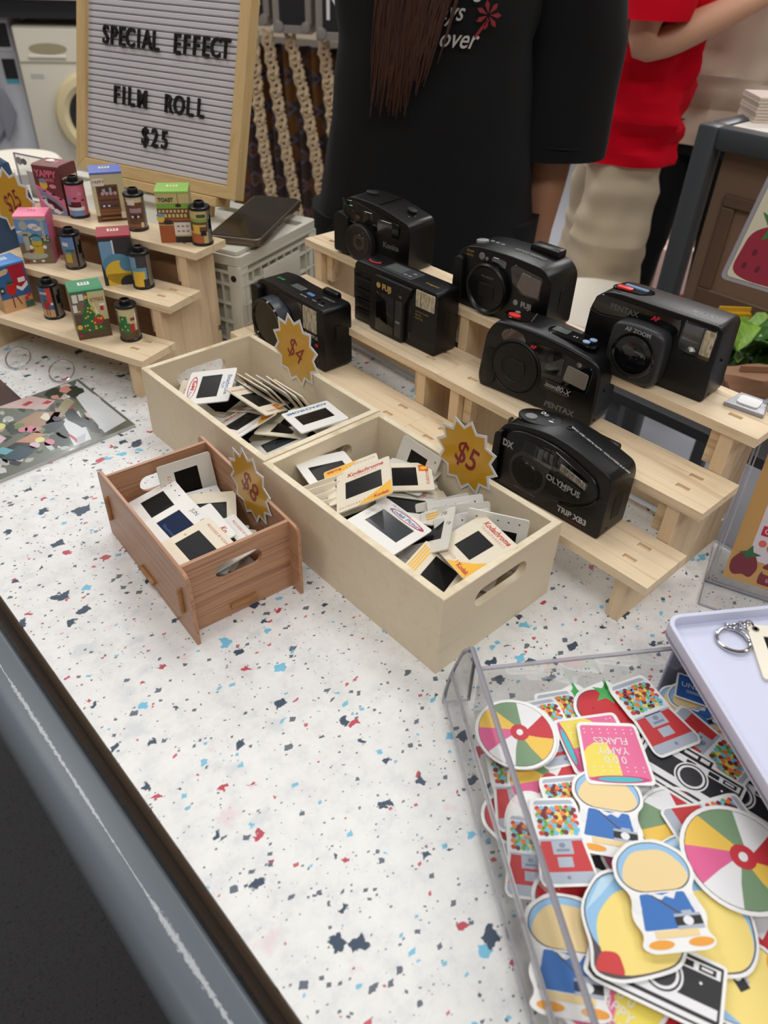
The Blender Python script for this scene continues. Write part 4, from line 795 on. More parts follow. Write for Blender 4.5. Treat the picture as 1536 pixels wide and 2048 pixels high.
def can(px, py, z, label, patches, turn=0):
    c = at(px, py, z)+FW*.0125
    t = thing('film_cartridge', label, 'film', place(c.x, c.y, z, rad(-112+turn)), 'film cartridges on the left riser')
    G().lathe([(0, 0), (.0128, 0), (.0128, .0028), (.0118, .0034), (.0118, .0408), (.0128, .0412), (.0128, .0438), (.0118, .0446), (.0070, .0446), (.0062, .0440), (.0062, .0488), (.0056, .0496), (.0044, .0496), (.0042, .0470), (0, .0470)], 36).obj('shell', CANB, t)
    for k, (a0, a1, z0, z1, c_) in enumerate(patches):
        bm = G(); n = max(2, int((a1-a0)/8)); r = .0119+.00004*k
        A = [(r*cos(rad(a0+(a1-a0)*i/n)), r*sin(rad(a0+(a1-a0)*i/n))) for i in range(n+1)]
        h = .0374
        tb_ = bmesh.new(); lo = [tb_.verts.new((x, y, .0034+h*z0)) for x, y in A]; hi = [tb_.verts.new((x, y, .0034+h*z1)) for x, y in A]
        for i in range(n): tb_.faces.new((lo[i], lo[i+1], hi[i+1], hi[i]))
        bm.add(tb_); bm.obj('label_print', CANS if c_ == 'S' else (CANB if c_ == 'K' else C_(*c_)), t)
    return t
DX = [(28, 88, 0, 1, 'S'), (36, 70, .42, .72, 'K'), (52, 88, .62, .86, 'K'), (60, 90, .2, .4, 'K')]
can(257, 685, Z1, 'film cartridge with a green tree print, beside the green-topped box', DX[:1]+[(-95, 50, 0, 1, (206, 196, 150)), (-95, 50, 0, .28, (92, 74, 54)), (-60, 5, .22, .55, (34, 116, 66)), (-50, -8, .5, .78, (34, 116, 66)), (-95, -58, .1, .95, (110, 96, 80)), (5, 30, .25, .52, (180, 40, 48)), (10, 40, .62, .72, (150, 70, 60)), (-48, -40, .3, .36, (236, 190, 62)), (-25, -18, .42, .48, (236, 190, 62)), (-36, -28, .66, .72, (236, 190, 62)), (-14, -8, .3, .36, (236, 190, 62)), (36, 46, .5, .85, (236, 230, 220))])
can(103, 640, Z1, 'film cartridge with a blue and red print, beside the blue-topped box', DX+[(-95, 10, 0, 1, (62, 108, 160)), (-95, 10, 0, .26, (206, 168, 124)), (-20, 10, .50, 1, (206, 66, 70)), (-60, -14, .78, .86, (214, 186, 148)), (-48, -12, .30, .52, (186, 36, 42)), (-44, -18, .52, .60, (40, 110, 60)), (-4, 10, .42, .5, (236, 232, 230)), (-38, -34, .04, .3, (94, 60, 40)), (-22, -18, .04, .3, (94, 60, 40))])
can(283, 580, Z2, 'film cartridge with a yellow and blue print, beside the red-topped box', DX[:1]+[(-95, 34, 0, 1, (62, 60, 66)), (-95, -30, .5, .95, (126, 164, 200)), (-70, 25, .18, .62, (104, 156, 186)), (-60, 12, 0, .50, (230, 190, 66)), (0, 34, .0, .25, (44, 42, 46))])
can(146, 540, Z2, 'film cartridge with a garden print, beside the pink-topped box', DX+[(-95, 15, 0, 1, (130, 112, 96)), (-95, 15, .52, 1, (106, 140, 196)), (-60, -20, .70, .82, (226, 220, 218)), (-40, 10, .5, .6, (60, 110, 70)), (-50, -12, .15, .48, (200, 172, 66)), (-50, -12, .44, .52, (110, 150, 180))])
can(402, 493, Z3, 'film cartridge with a cream and lime print, beside the lime-topped box', DX+[(-95, 28, 0, 1, (206, 186, 130)), (-95, 28, .66, .76, (134, 172, 80)), (-95, 28, .36, .66, (112, 78, 54)), (-60, 20, .52, .58, (206, 180, 120)), (-95, 0, 0, .30, (180, 100, 60)), (-58, -18, .34, .58, (228, 190, 72)), (-14, 18, .24, .40, (30, 28, 28)), (-30, 20, .80, .90, (70, 80, 60))])
can(272, 464, Z3, 'film cartridge with a shop shelf print, beside the periwinkle-topped box', DX[:1]+[(-95, 45, 0, 1, (112, 76, 58)), (-60, 40, .84, 1, (206, 196, 160)), (-50, -5, .76, .92, (232, 222, 214)), (-40, 30, .52, .66, (176, 150, 160)), (-40, 30, .34, .46, (70, 50, 46)), (-34, -20, .36, .43, (226, 226, 230)), (0, 12, .36, .43, (226, 226, 230)), (-60, 40, .06, .16, (150, 100, 66)), (16, 34, .04, .2, (226, 216, 190))])
can(154, 438, Z3, 'film cartridge with a pink splash print, beside the dark brown box', DX[:1]+[(-95, 95, 0, 1, (214, 120, 150)), (-60, 30, 0, .2, (120, 150, 200)), (-80, 40, .18, .30, (238, 238, 240)), (-70, 20, .28, .46, (92, 30, 36)), (-90, -40, .36, .56, (130, 150, 178)), (-20, 0, .56, .61, (96, 34, 40)), (26, 44, .48, .53, (96, 34, 40)), (10, 34, .68, .76, (226, 160, 176))])

# ---------------------------------------------------------------- things behind the left riser
LM = place(LRX, LRY, 0, LA)
KRAFT = mat('kraft_card', (150, 112, 78), .75)
t = thing('carton', 'brown card carton with upside down lettering, under the top shelf of the left riser', 'box', LM)
G().box(-.108, .128, .0, .108, .156, .118, .0008, 1).obj('carton_body', KRAFT, t, smooth=0)
text('lettering', 'Longlife', .022, C_(60, 48, 40), t, frame((.048, .1278, .088), (-1, 0, 0), (0, 0, -1)), bold=.0004)
G().box(-.108, .1279, .040, .108, .156, .0405).obj('carton_seam', C_(110, 80, 56), t, smooth=0)
# clear sheet with a round label behind the brown box
q = on_plane(25, 305, Vector((LRX, LRY, 0))+LY*.163, LY); s0 = (q-Vector((LRX, LRY, 0))).dot(LX)
t = thing('display_sheet', 'clear upright acrylic sheet with a round grey label, behind the dark brown film box', 'sign', LM)
G(frame((0, .163, 0), (1, 0, 0), (0, 0, 1))).prism(rect(s0, Z3+.0002, s0+.10, q.z), -.002, 0).obj('sheet', ACR, t, smooth=0)
G(frame((0, .163, 0), (1, 0, 0), (0, 0, 1))).prism(rect(s0, q.z-.0012, s0+.10, q.z+.0002), -.0021, .0001).obj('top_edge', ACRE, t, smooth=0)
G(frame((0, .163, 0), (1, 0, 0), (0, 0, 1))).prism(rect(s0, Z3+.0002, s0+.0012, q.z-.0012), -.0021, .0001).obj('side_edge', ACRE, t, smooth=0)
Q = frame((0, .163, 0), (1, 0, 0), (0, 0, 1))
G(Q).flat(ell(s0+.009, q.z-.009, .006, .005), .0002).obj('round_label', C_(176, 168, 170), t, smooth=0); G(Q).flat(ell(s0+.018, q.z-.009, .005, .004), .0002).obj('round_label', C_(130, 122, 124), t, smooth=0)
G(Q).flat(rect(s0+.018, Z3+.002, s0+.095, q.z-.020), .0002).obj('insert_card', C_(214, 200, 194), t, smooth=0)
# bag-shaped stand-in for a blurred jeans knee, behind the pink box
DENIM = mat('denim', (62, 84, 112), .9, bump=.3, bscale=900)
bp = at(8, 520, .02); t = thing('denim_stand_in', 'stand-in for a blue denim knee slumped behind the starburst sign at the left edge', 'bag', LM @ place(-.225, .148, 0))
R_g = []
for k in range(9):
    z = .16*k/8; s = 1-.25*(k/8)**2; R_g.append([Vector((.085*s*cos(a)+.006*sin(3*a+k), .026*s*sin(a)+.003*cos(4*a+2*k), z)) for a in [2*pi*i/28 for i in range(28)]])
G().loft(R_g).obj('bag_body', DENIM, t); G().tube([(-.04, 0, .155), (-.035, .0, .19), (0, 0, .20), (.035, 0, .19), (.04, 0, .155)], .007, 8).obj('strap', DENIM, t)

# folding crate with a lid
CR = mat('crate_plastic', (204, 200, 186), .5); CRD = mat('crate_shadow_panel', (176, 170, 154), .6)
CW, CDp, CHt = .46, .187, .122
CM = Matrix.Translation((.205, .5665, 0)) @ Matrix.Rotation(LA, 4, 'Z')     # local x runs to the right along the riser; the crate spans x -CW..0
t = thing('folding_crate', 'pale grey folding plastic crate with ribbed sides, behind the left riser', 'crate', CM)
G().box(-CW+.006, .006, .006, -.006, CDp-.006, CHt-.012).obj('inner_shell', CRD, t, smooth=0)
lidh = [rr(-CW+.02+.049*i, .016+.026*j, -CW+.02+.049*i+.040, .016+.026*j+.018, .003, 2) for i in range(9) for j in (0, 5)]
G().prism(rr(-CW, 0, 0, CDp, .008), CHt-.012, CHt, 0, holes=lidh).obj('lid', CR, t, smooth=20)
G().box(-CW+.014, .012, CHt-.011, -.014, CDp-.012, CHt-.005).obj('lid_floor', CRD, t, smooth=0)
G().prism(rr(-.052, .004, -.006, .05, .004), CHt, CHt+.006, .001, 1).obj('lid_boss', CR, t)
g = G()
for j in range(10): g.box(-.0065, .008+.0186*j, .004, 0, .0105+.0186*j, CHt-.022)
for z in (.004, .030, .056, .082, CHt-.024, CHt-.0145): g.box(-.0065, .004, z, .0004, CDp-.004, z+.0026)
tag(g.obj('end_ribs', CR, t, smooth=0), kind='stuff')
g = G()
for j in range(24): g.box(-CW+.006+.0192*j, 0, .004, -CW+.0085+.0192*j, .0065, CHt-.022)
for z in (.004, .030, .056, .082, CHt-.024): g.box(-CW+.004, -.0004, z, -.004, .0065, z+.0026)
tag(g.obj('front_ribs', CR, t, smooth=0), kind='stuff')
for x0 in (-.020, -CW): G().box(x0, -.0008, .0, x0+.020, .02, CHt-.012, .003).obj('corner_post', CR, t); G().box(x0, CDp-.02, .0, x0+.020, CDp+.0008, CHt-.012, .003).obj('corner_post', CR, t)
g = G(); g.box(-.004, .050, .014, .0008, .140, .092, .002); g.obj('end_panel', CR, t)
G(frame((0, -.0009, 0), (1, 0, 0), (0, 0, 1))).lathe([(0, 0), (.004, 0), (.004, .001), (0, .001)], 18).obj('pivot_hole', BLK, t, M=Matrix.Translation((-.010, 0, CHt-.028)))
# phone lying on the crate
a_, b_, c_ = at(437, 474, .133), at(520, 486, .133), at(600, 406, .133)
dv = (c_-b_).normalized(); ang = math.atan2(dv.y, dv.x)
t = thing('phone', 'dark phone lying face up on the pale folding crate', 'phone', Matrix.Translation(((b_.x+c_.x)/2, (b_.y+c_.y)/2, .1284)) @ Matrix.Rotation(ang, 4, 'Z') @ Matrix.Translation((0, .034, 0)))
PHL = (c_-b_).length/2+.004
G().prism(rr(-PHL, -.036, PHL, .036, .011, 6), 0, .0095, .002, 3).obj('phone_body', mat('bronze_metal', (112, 100, 86), .35, .6), t)
G().prism(rr(-PHL+.003, -.033, PHL-.003, .033, .009, 6), .0095, .0101).obj('screen', mat('phone_screen', (20, 17, 14), .22, spec=.4), t, smooth=20)
G().box(-.022, -.0364, .0035, .006, -.0355, .0060, .0008).obj('side_button', mat('bronze_dark', (60, 54, 48), .4, .5), t)
G().box(-.032, -.0364, .0035, -.027, -.0355, .0060, .0008).obj('side_button', MATS['bronze_dark'], t)

# ---------------------------------------------------------------- letter board on its easel
P0 = Vector((.1755, .9533, .155)); P1 = Vector((.2742, .6745, .155)); bx = (P1-P0).normalized(); aw = Vector((.9427, .3336, 0)); LEAN = rad(16.3)
bup = Vector((0, 0, 1))*cos(LEAN)+aw*sin(LEAN); bw = (P1-P0).length; bh = .40
BM = frame(P0, bx, bup); BN = bx.cross(bup)
t = thing('letter_board', 'oak framed white grooved letter board with black letters, leaning on its easel', 'sign', BM)
fw, fd = .0165, .020
G().prism([(0, 0), (bw, 0), (bw-fw, fw), (fw, fw)], -fd, 0, .0008, 1).obj('frame_bottom', FRAMEWOOD, t, smooth=0)
G().prism([(0, bh), (bw, bh), (bw-fw, bh-fw), (fw, bh-fw)], -fd, 0, .0008, 1).obj('frame_top', FRAMEWOOD, t, smooth=0)
fv = grain('oak_frame_upright', [(196, 164, 112), (214, 184, 132), (206, 174, 122)], (70, 8, 70), .55, .6)
G().prism([(0, 0), (fw, fw), (fw, bh-fw), (0, bh)], -fd, 0, .0008, 1).obj('frame_side', fv, t, smooth=0)
G().prism([(bw, 0), (bw-fw, fw), (bw-fw, bh-fw), (bw, bh)], -fd, 0, .0008, 1).obj('frame_side', fv, t, smooth=0)
FELT = mat('white_felt', (206, 203, 208), .7)
g = G(); pitch = .0079; n = int((bh-2*fw)/pitch)
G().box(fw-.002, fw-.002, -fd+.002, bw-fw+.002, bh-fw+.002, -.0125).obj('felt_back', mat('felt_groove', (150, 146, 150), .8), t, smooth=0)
prof = [(0, -.0110), (.0005, -.0080), (.0016, -.0070), (.0060, -.0070), (.0071, -.0080), (.0076, -.0110)]
for k in range(n):
    y = fw+k*pitch; g.at(frame((fw, y, 0), (0, 1, 0), (0, 0, 1))).prism(prof, 0, bw-2*fw)
tag(g.obj('grooved_felt', FELT, t, smooth=40), kind='stuff')
LETM = mat('letter_black', (18, 18, 18), .4)
def local(px, py): q = on_plane(px, py, P0, BN); q = BM.inverted() @ q; return q.x, q.y
def word(s, a, b, size):
    A = local(*a); B = local(*b)
    for i, ch in enumerate(s):
        k = i/max(1, len(s)-1); x = A[0]+(B[0]-A[0])*k; y = A[1]+(B[1]-A[1])*k
        text('letter', ch, size, LETM, t, TL(x, y, -.0070), bold=.0003, ext=.0018, xs=.76)
hS = abs(local(204, 88)[1]-local(204, 50)[1])/.70
word('SPECIAL', (206, 69), (306, 82), hS); word('EFFECT', (349, 88), (446, 98), hS); word('FIL', (228, 190), (257, 194), hS); word('M', (279, 199), (279, 199), hS); word('ROLL', (332, 208), (396, 217), hS); word('$25', (285, 273), (324, 281), hS)
# easel
et = thing('easel', 'small oak easel holding the letter board above the crate', 'stand', place(0, 0, 0))
lo = P0*.30+P1*.70
def slab(a, b, wd, th, m, nm): 
    a = Vector(a); b = Vector(b); d = (b-a); L_ = d.length; z = d.normalized(); x = bx; Mx = frame(a, x, z)
    return G(Mx).box(-wd/2, 0, -th/2, wd/2, L_, th/2, .001, 1).obj(nm, m, et, smooth=0)
lq = G(BM).box(.03, -.0125, -.030, bw-.03, -.0006, .004, .001, 1); lq.obj('ledge', FRAMEWOOD, et, smooth=0)
for s_ in (.20, .80):
    f0 = P0+bx*bw*s_ - BN*.026
    slab((f0.x-aw.x*.012, f0.y-aw.y*.012, CHt+.0003), f0+bup*.30, .014, .008, fv, 'leg')
fb = P0+bx*bw*.5+aw*.055; slab((fb.x, fb.y, CHt+.0003), P0+bx*bw*.5+bup*.26-BN*.034, .014, .008, fv, 'back_leg')
# ---------------------------------------------------------------- lilac drawer unit with its clear drawer pulled out
UA = math.atan2(-.838, -.546)
UO = Vector((-.0085, -.0285, 0))
UM = place(UO.x, UO.y, 0, UA)          # local x runs along the drawer front to the right, local y into the unit
UMI = UM.inverted()
LIL = mat('lilac_plastic', (208, 211, 233), .4)
t = thing('drawer_unit', 'lilac plastic drawer unit with a raised tray top holding the keyring', 'organizer', UM)
UW = .33; UY = .1465; UDp = .20; ZT = .0715
G().prism(rr(.004, UY, UW, UY+UDp, .012, 6), ZT-.004, ZT, 0).obj('tray_floor', LIL, t, smooth=20)
G().prism(rr(.004, UY, UW, UY+UDp, .012, 6), ZT-.004, ZT+.0085, .0012, 2, holes=[list(reversed(rr(.0078, UY+.0038, UW-.0038, UY+UDp-.0038, .0085, 6)))]).obj('tray_rim', LIL, t)
for x in (.008, UW-.010): G().box(x, UY+.014, .0002, x+.003, UY+UDp-.004, ZT-.0041, .0008, 1).obj('side_wall', LIL, t, smooth=0)
G().box(.011, UY+UDp-.007, .0002, UW-.010, UY+UDp-.004, ZT-.0041).obj('back_wall', LIL, t, smooth=0)
G().box(.008, UY+.001, .0, UW-.007, UY+UDp-.004, .0022, .0006, 1).obj('base_plate', LIL, t, smooth=0)
t = thing('drawer', 'clear acrylic drawer pulled out of the lilac unit and heaped with stickers', 'drawer', UM)
DH = .054; DW = UW-.008; wl = .013
G().box(wl, .012, .0026, DW, UY+.15, .0046).obj('drawer_floor', ACR, t, smooth=0)
G().box(wl, .011, .0026, wl+.0022, UY+.15, DH).obj('side_wall', ACR, t, smooth=0)
G().box(wl-.0003, .010, DH, wl+.0025, UY+.14, DH+.0010).obj('wall_rim', ACRE, t, smooth=0); G().box(wl-.0016, .010, DH-.0040, wl-.0002, UY+.14, DH-.0026).obj('wall_rib', ACRW, t, smooth=0)
G().box(DW-.0022, .011, .0026, DW, UY+.15, DH).obj('side_wall', ACR, t, smooth=0)
# the front is a hollow shape leaning outwards with a rounded top
Pf = [(.0115, .0026), (.0115, .050), (.0090, .0605), (.0055, .0625), (.0010, .0600), (-.0055, .040), (-.0095, .016), (-.0100, .0026)]
Pf = fillet(Pf, [.001, .01, .004, .003, .006, .02, .01, .001], 4)
Pi = [(.0092, .0002), (.0092, .048), (.0072, .0575), (.0055, .0590), (.0030, .0575), (-.0028, .040), (-.0068, .016), (-.0074, .0002)]
Mf = frame((0, 0, 0), (0, 1, 0), (0, 0, 1))
G(Mf).prism(Pf, .0022, DW+.006).obj('front_panel', ACR, t, smooth=40)
inner = list(fillet(Pi, [.001, .01, .003, .003, .005, .02, .01, .001], 4))
endring = [(p[0], p[1]) for p in Pf]
for xx in (.0, DW+.0061):
    g = G(Mf); sh = [((x-.001)*.80+.001, (y-.002)*.955+.0015) for x, y in endring]
    g.prism(endring, xx, xx+.0022, 0, holes=[list(reversed(sh))]); g.obj('front_end_edge', ACRE, t, smooth=0)
    G(Mf).prism(sh, xx+.0004, xx+.0018).obj('front_end_pane', ACR, t, smooth=0)
G(Mf).prism(fillet([(.0116, .046), (.0122, .046), (.0096, .0612), (.0060, .0634), (.0050, .0626), (.0090, .0600)], .0004), .0, DW+.008).obj('front_rim', ACRE, t, smooth=40)
G(Mf).prism([(.0117, .0500), (.0124, .0500), (.0108, .0560), (.0102, .0560)], .0, DW+.008).obj('rim_shine', ACRW, t, smooth=0)
G(Mf).prism([(-.0052, .0415), (-.0060, .0415), (-.0070, .0350), (-.0062, .0350)], .003, DW+.006).obj('front_rib', ACRW, t, smooth=0)
G(Mf).prism([(-.0096, .0150), (-.0103, .0150), (-.0104, .0100), (-.0097, .0100)], .003, DW+.006).obj('front_rib', ACRE, t, smooth=0)

# ---------------------------------------------------------------- die-cut stickers
STK = mat('sticker_paper', (242, 242, 240), .42); OUTL = C_(84, 76, 78)
SR, SG, SY, SP, SW, ST = C_(200, 52, 62), C_(122, 152, 116), C_(238, 196, 84), C_(226, 100, 150), C_(236, 236, 238), C_(60, 190, 196)
SCR, SBL, SBD, SOR, SLG, SLK = C_(240, 214, 158), C_(150, 196, 232), C_(58, 116, 190), C_(240, 164, 60), C_(176, 186, 200), C_(36, 36, 40)
SLY, SGR, SMD = C_(246, 222, 130), C_(74, 176, 92), C_(146, 30, 44)
PKL = C_(232, 110, 156); YEL2 = C_(240, 220, 96)
def sticker(outline, layers, M=None):
    "outline and layers in units of the sticker's height; the sticker lies in local xy"
    t = G().prism(outline, 0, .012).obj('sticker', STK, None, smooth=0); t['category'] = 'sticker'
    for k, (nm, m, polys) in enumerate(layers):
        g = G()
        for p in polys: g.flat(p, .0125+.0012*k)
        g.obj(nm, m, t, smooth=0)
    return t
def wedge(a0, a1, R, hub, n=8, sw=.25):
    P = [(hub[0]+.10*cos(a0), hub[1]+.10*sin(a0))]
    P += [tuple(Vector((hub[0], hub[1])).lerp(Vector((R*cos(a0+sw), R*sin(a0+sw))), .55)+Vector((cos(a0+pi/2), sin(a0+pi/2)))*-.02)]
    P += [(R*cos(a0+sw+(a1-a0)*i/n), R*sin(a0+sw+(a1-a0)*i/n)) for i in range(n+1)]
    P += [tuple(Vector((hub[0], hub[1])).lerp(Vector((R*cos(a1+sw), R*sin(a1+sw))), .55)+Vector((cos(a1+pi/2), sin(a1+pi/2)))*-.02)]
    P += [(hub[0]+.10*cos(a1), hub[1]+.10*sin(a1))]
    return P
def s_ball():
    hub = (.04, .03); cols = [SR, SW, SG, SY, SP, SW, SG, SY]; L_ = [('outline_print', OUTL, [ell(0, 0, .462, .462, 36)])]
    for c in (SR, SW, SG, SY, SP): L_.append(('gore', c, [wedge(k*pi/4, (k+1)*pi/4, .455, hub) for k in range(8) if cols[k] is c]))
    L_ += [('hub', SR, [ell(*hub, .115, .115)]), ('valve', SW, [ell(*hub, .040, .046, 16)])]
    return sticker(ell(0, 0, .5, .5, 40), L_)
def s_gum():
    out = fillet([(-.24, .5), (.24, .5), (.27, .40), (.27, .05), (.26, 0), (.31, -.42), (.27, -.5), (-.27, -.5), (-.31, -.42), (-.26, 0), (-.27, .05), (-.27, .40)], .04)
    q = random.Random(4); cl = [C_(206, 60, 56), C_(120, 180, 76), C_(244, 214, 90), C_(120, 196, 226), C_(122, 50, 52), C_(236, 128, 60)]
    D = [[] for _ in cl]
    for j in range(9):
        for i in range(8): D[(i*3+j*5+q.randrange(3)) % 6].append(ell(-.19+.054*i+(j % 2)*.02+q.uniform(-.01, .01), .08+.037*j+q.uniform(-.008, .008), .030, .030, 9))
    L_ = [('lid', SLG, [fillet([(-.20, .47), (.20, .47), (.23, .42), (-.23, .42)], .02)]), ('globe', C_(232, 234, 238), [rr(-.235, .015, .235, .415, .03, 3)])]
    L_ += [('gumballs', c, d) for c, d in zip(cl, D)]
    L_ += [('base', C_(198, 56, 58), [fillet([(-.225, -.01), (.225, -.01), (.275, -.36), (-.275, -.36)], .01)]), ('metal_front', SLG, [rect(-.11, -.16, .11, .0), rect(-.08, -.30, .08, -.19), fillet([(-.276, -.35), (.276, -.35), (.285, -.42), (.25, -.465), (-.25, -.465), (-.285, -.42)], .02), rect(-.235, -.012, .235, .012)]), ('coin_slot', C_(130, 142, 160), [rect(-.07, -.13, .07, -.10), ell(0, -.06, .035, .03, 14), ell(0, -.41, .022, .022, 12)])]
    return sticker(out, L_)
def s_mug():
    out = fillet([(-.40, -.48), (.40, -.48), (.44, .46), (-.44, .46)], .09)
    L_ = [('print_ground', PKL, [fillet([(-.36, -.43), (.36, -.43), (.40, .41), (-.40, .41)], .05)]), ('yellow_patch', YEL2, [[(.39, .36), (.385, .0), (.33, -.08), (.22, -.16), (.06, -.16), (.02, -.02), (-.04, .04), (-.04, .36)]]),
          ('rim_ring', C_(196, 76, 128), [ell(0, .385, .37, .055, 28)]), ('rim_fill', ST, [ell(0, .385, .28, .035, 26)]),
          ('dots', SW, [ell(-.31+.104*i, -.37+.06*j, .010, .010, 6) for i in range(7) for j in range(2)]+[ell(-.33+.104*i, .21+.06*j, .010, .010, 6) for i in range(7) for j in range(2)])]
    t = sticker(out, L_)
    for s_, y in (('0 0 0', .10), ('YAPPY', -.04), ('FLAKES', -.19)): text('lettering', s_, .155, WHT, t, TL(0, y, .0200), xs=.9)
    return t
def s_cam():
    W_ = .72
    out = fillet([(-W_-.08, -.44), (-W_+.06, -.5), (W_+.06, -.5), (W_+.06, .34), (.30, .36), (.26, .46), (-.20, .46), (-.24, .38), (-W_-.08, .36)], .05)
    L_ = [('outline_print', SLK, [fillet([(-W_-.03, -.40), (-W_+.06, -.46), (W_+.02, -.46), (W_+.02, .30), (-W_-.03, .32)], .02), rect(-.22, .30, .24, .42)]),
          ('white_side', SW, [[(-W_-.005, -.36), (-W_+.05, -.40), (-W_+.05, .24), (-W_-.005, .28)], [(-W_+.06, -.43), (W_-.005, -.43), (W_-.01, -.37), (-W_+.10, -.37)], rect(-W_+.07, .14, W_-.01, .26), rect(-W_+.07, -.32, W_-.01, -.20), rect(-.19, .32, .02, .38), rect(.06, .32, .20, .39)]),
          ('black_panel', SLK, [rect(.24, .16, .40, .24), rect(.46, .16, .66, .24), rect(-.10, .17, .04, .23)]),
          ('lens_ring', SW, [ell(.06, -.04, .25, .25, 30)]), ('lens_line', SLK, [ell(.06, -.04, .225, .225, 30)]), ('lens_ring', SW, [ell(.06, -.04, .20, .20, 30)]), ('lens_disc', C_(52, 50, 54), [ell(.06, -.04, .165, .165, 28)]), ('panel_mark', SW, [rect(.49, .185, .62, .215), ell(.50, .02, .018, .018, 8)])]
    return sticker(out, L_)
def blob(pts, n=6): return fillet(pts, .2, n)
def s_tall():
    "a cream rounded shape with a blue cap over a blue tunic and a small camera"
    out = fillet([(-.13, .5), (.13, .5), (.31, .34), (.33, .14), (.24, .0), (.30, -.22), (.24, -.34), (.30, -.44), (.22, -.5), (-.22, -.5), (-.30, -.44), (-.24, -.34), (-.30, -.20), (-.24, 0), (-.33, .14), (-.31, .34)], .07)
    L_ = [('outline_print', OUTL, [fillet([(-.11, .475), (.11, .475), (.28, .33), (.305, .15), (.20, .015), (-.20, .015), (-.305, .15), (-.28, .33)], .10)]), ('cap', SBL, [fillet([(-.11, .465), (.11, .465), (.27, .33), (.295, .15), (.19, .025), (-.19, .025), (-.295, .15), (-.27, .33)], .10)]),
          ('cream_oval', SCR, [fillet([(-.14, .40), (.14, .40), (.25, .24), (.275, .12), (.17, .022), (-.17, .022), (-.275, .12), (-.25, .24)], .10)]),
          ('tunic', SBD, [fillet([(-.18, .0), (.18, .0), (.23, -.31), (-.23, -.31)], .02)]), ('collar', SW, [[(-.13, .02), (0, -.02), (.13, .02), (.08, -.06), (.02, -.03), (-.02, -.06), (-.08, -.03)], ell(-.23, -.10, .035, .07, 12), ell(.23, -.10, .035, .07, 12)]),
          ('strap_line', OUTL, [[(-.10, -.01), (-.085, -.01), (.09, -.18), (.075, -.19)]]), ('orange_oval', SOR, [ell(-.14, -.43, .10, .038, 16), ell(.17, -.43, .10, .038, 16)]), ('cream_base', SCR, [rect(-.16, -.38, .18, -.32)]),
          ('camera_body', SLG, [rect(.03, -.32, .24, -.19), rect(.10, -.19, .18, -.165)]), ('camera_band', SLK, [rect(.03, -.29, .24, -.215)]), ('camera_lens', SW, [ell(.13, -.253, .04, .04, 12)])]
    return sticker(out, L_)
def s_big():
    "a big yellow rounded shape with a blue cap and a red tip"
    out = fillet([(-.20, .5), (.24, .48), (.46, .20), (.48, -.16), (.36, -.40), (.04, -.48), (-.28, -.52), (-.50, -.42), (-.44, -.22), (-.48, .14)], .16)
    L_ = [('outline_print', OUTL, [fillet([(-.19, .47), (.23, .45), (.435, .19), (.455, -.15), (.34, -.37), (.04, -.45), (-.26, -.49), (-.47, -.41), (-.41, -.22), (-.455, .14)], .16)]), ('cap', SBL, [fillet([(-.19, .455), (.22, .435), (.42, .19), (.44, -.15), (.33, -.36), (0, -.40), (-.40, -.22), (-.44, .14)], .16)]),
          ('yellow_oval', SLY, [fillet([(-.08, .30), (.20, .30), (.40, .12), (.435, -.15), (.33, -.355), (.04, -.435), (-.25, -.46), (-.37, -.25), (-.34, .05)], .14)]), ('cap_shade', C_(190, 220, 240), [[(-.42, .10), (-.20, .40), (-.02, .44), (-.24, .24)]]), ('red_tip', C_(206, 62, 62), [fillet([(-.46, -.40), (-.36, -.24), (-.20, -.26), (-.18, -.46)], .06)])]
    return sticker(out, L_)
def s_berry():
    out = fillet([(-.30, .30), (-.12, .48), (.04, .36), (.34, .34), (.50, .10), (.46, -.22), (.24, -.46), (-.20, -.46), (-.48, -.22), (-.50, .08)], .14)
    star_ = [(-.10+(.20 if k % 2 == 0 else .085)*cos(k*pi/5+.5), .24+(.20 if k % 2 == 0 else .085)*sin(k*pi/5+.5)) for k in range(10)]
    L_ = [('outline_print', OUTL, [fillet([(-.30, .24), (.30, .30), (.455, .08), (.42, -.20), (.22, -.42), (-.18, -.42), (-.44, -.20), (-.455, .06)], .14)]), ('fruit', C_(196, 36, 46), [fillet([(-.30, .22), (.28, .28), (.44, .07), (.41, -.19), (.21, -.405), (-.17, -.405), (-.425, -.19), (-.44, .06)], .14)]),
          ('leaf', SGR, [fillet(star_, .01), [(-.12, .30), (-.18, .44), (-.14, .45), (-.08, .30)]]), ('seeds', C_(150, 24, 36), [ell(x, y, .014, .022, 8) for x, y in ((.12, .05), (.24, -.10), (-.02, -.14), (.10, -.28), (-.22, -.08), (-.12, -.30), (.30, .10))])]
    return sticker(out, L_)
def s_card():
    L_ = [('blue_ground', C_(44, 98, 170), [rr(-.66, -.44, .66, .44, .04, 3)]), ('lines', SW, [rect(-.4, -.12, .3, -.10), rect(-.4, -.18, .3, -.16)])]
    t = sticker(rr(-.72, -.5, .72, .5, .06, 4), L_); text('lettering', 'UNBOX', .26, WHT, t, TL(-.1, .08, .016)); return t
def s_back():
    return sticker(ell(0, 0, .36, .5, 28), [('back_line', C_(214, 214, 214), [ell(0, 0, .33, .47, 28)]), ('back_sheet', STK, [ell(0, 0, .325, .465, 28)])])
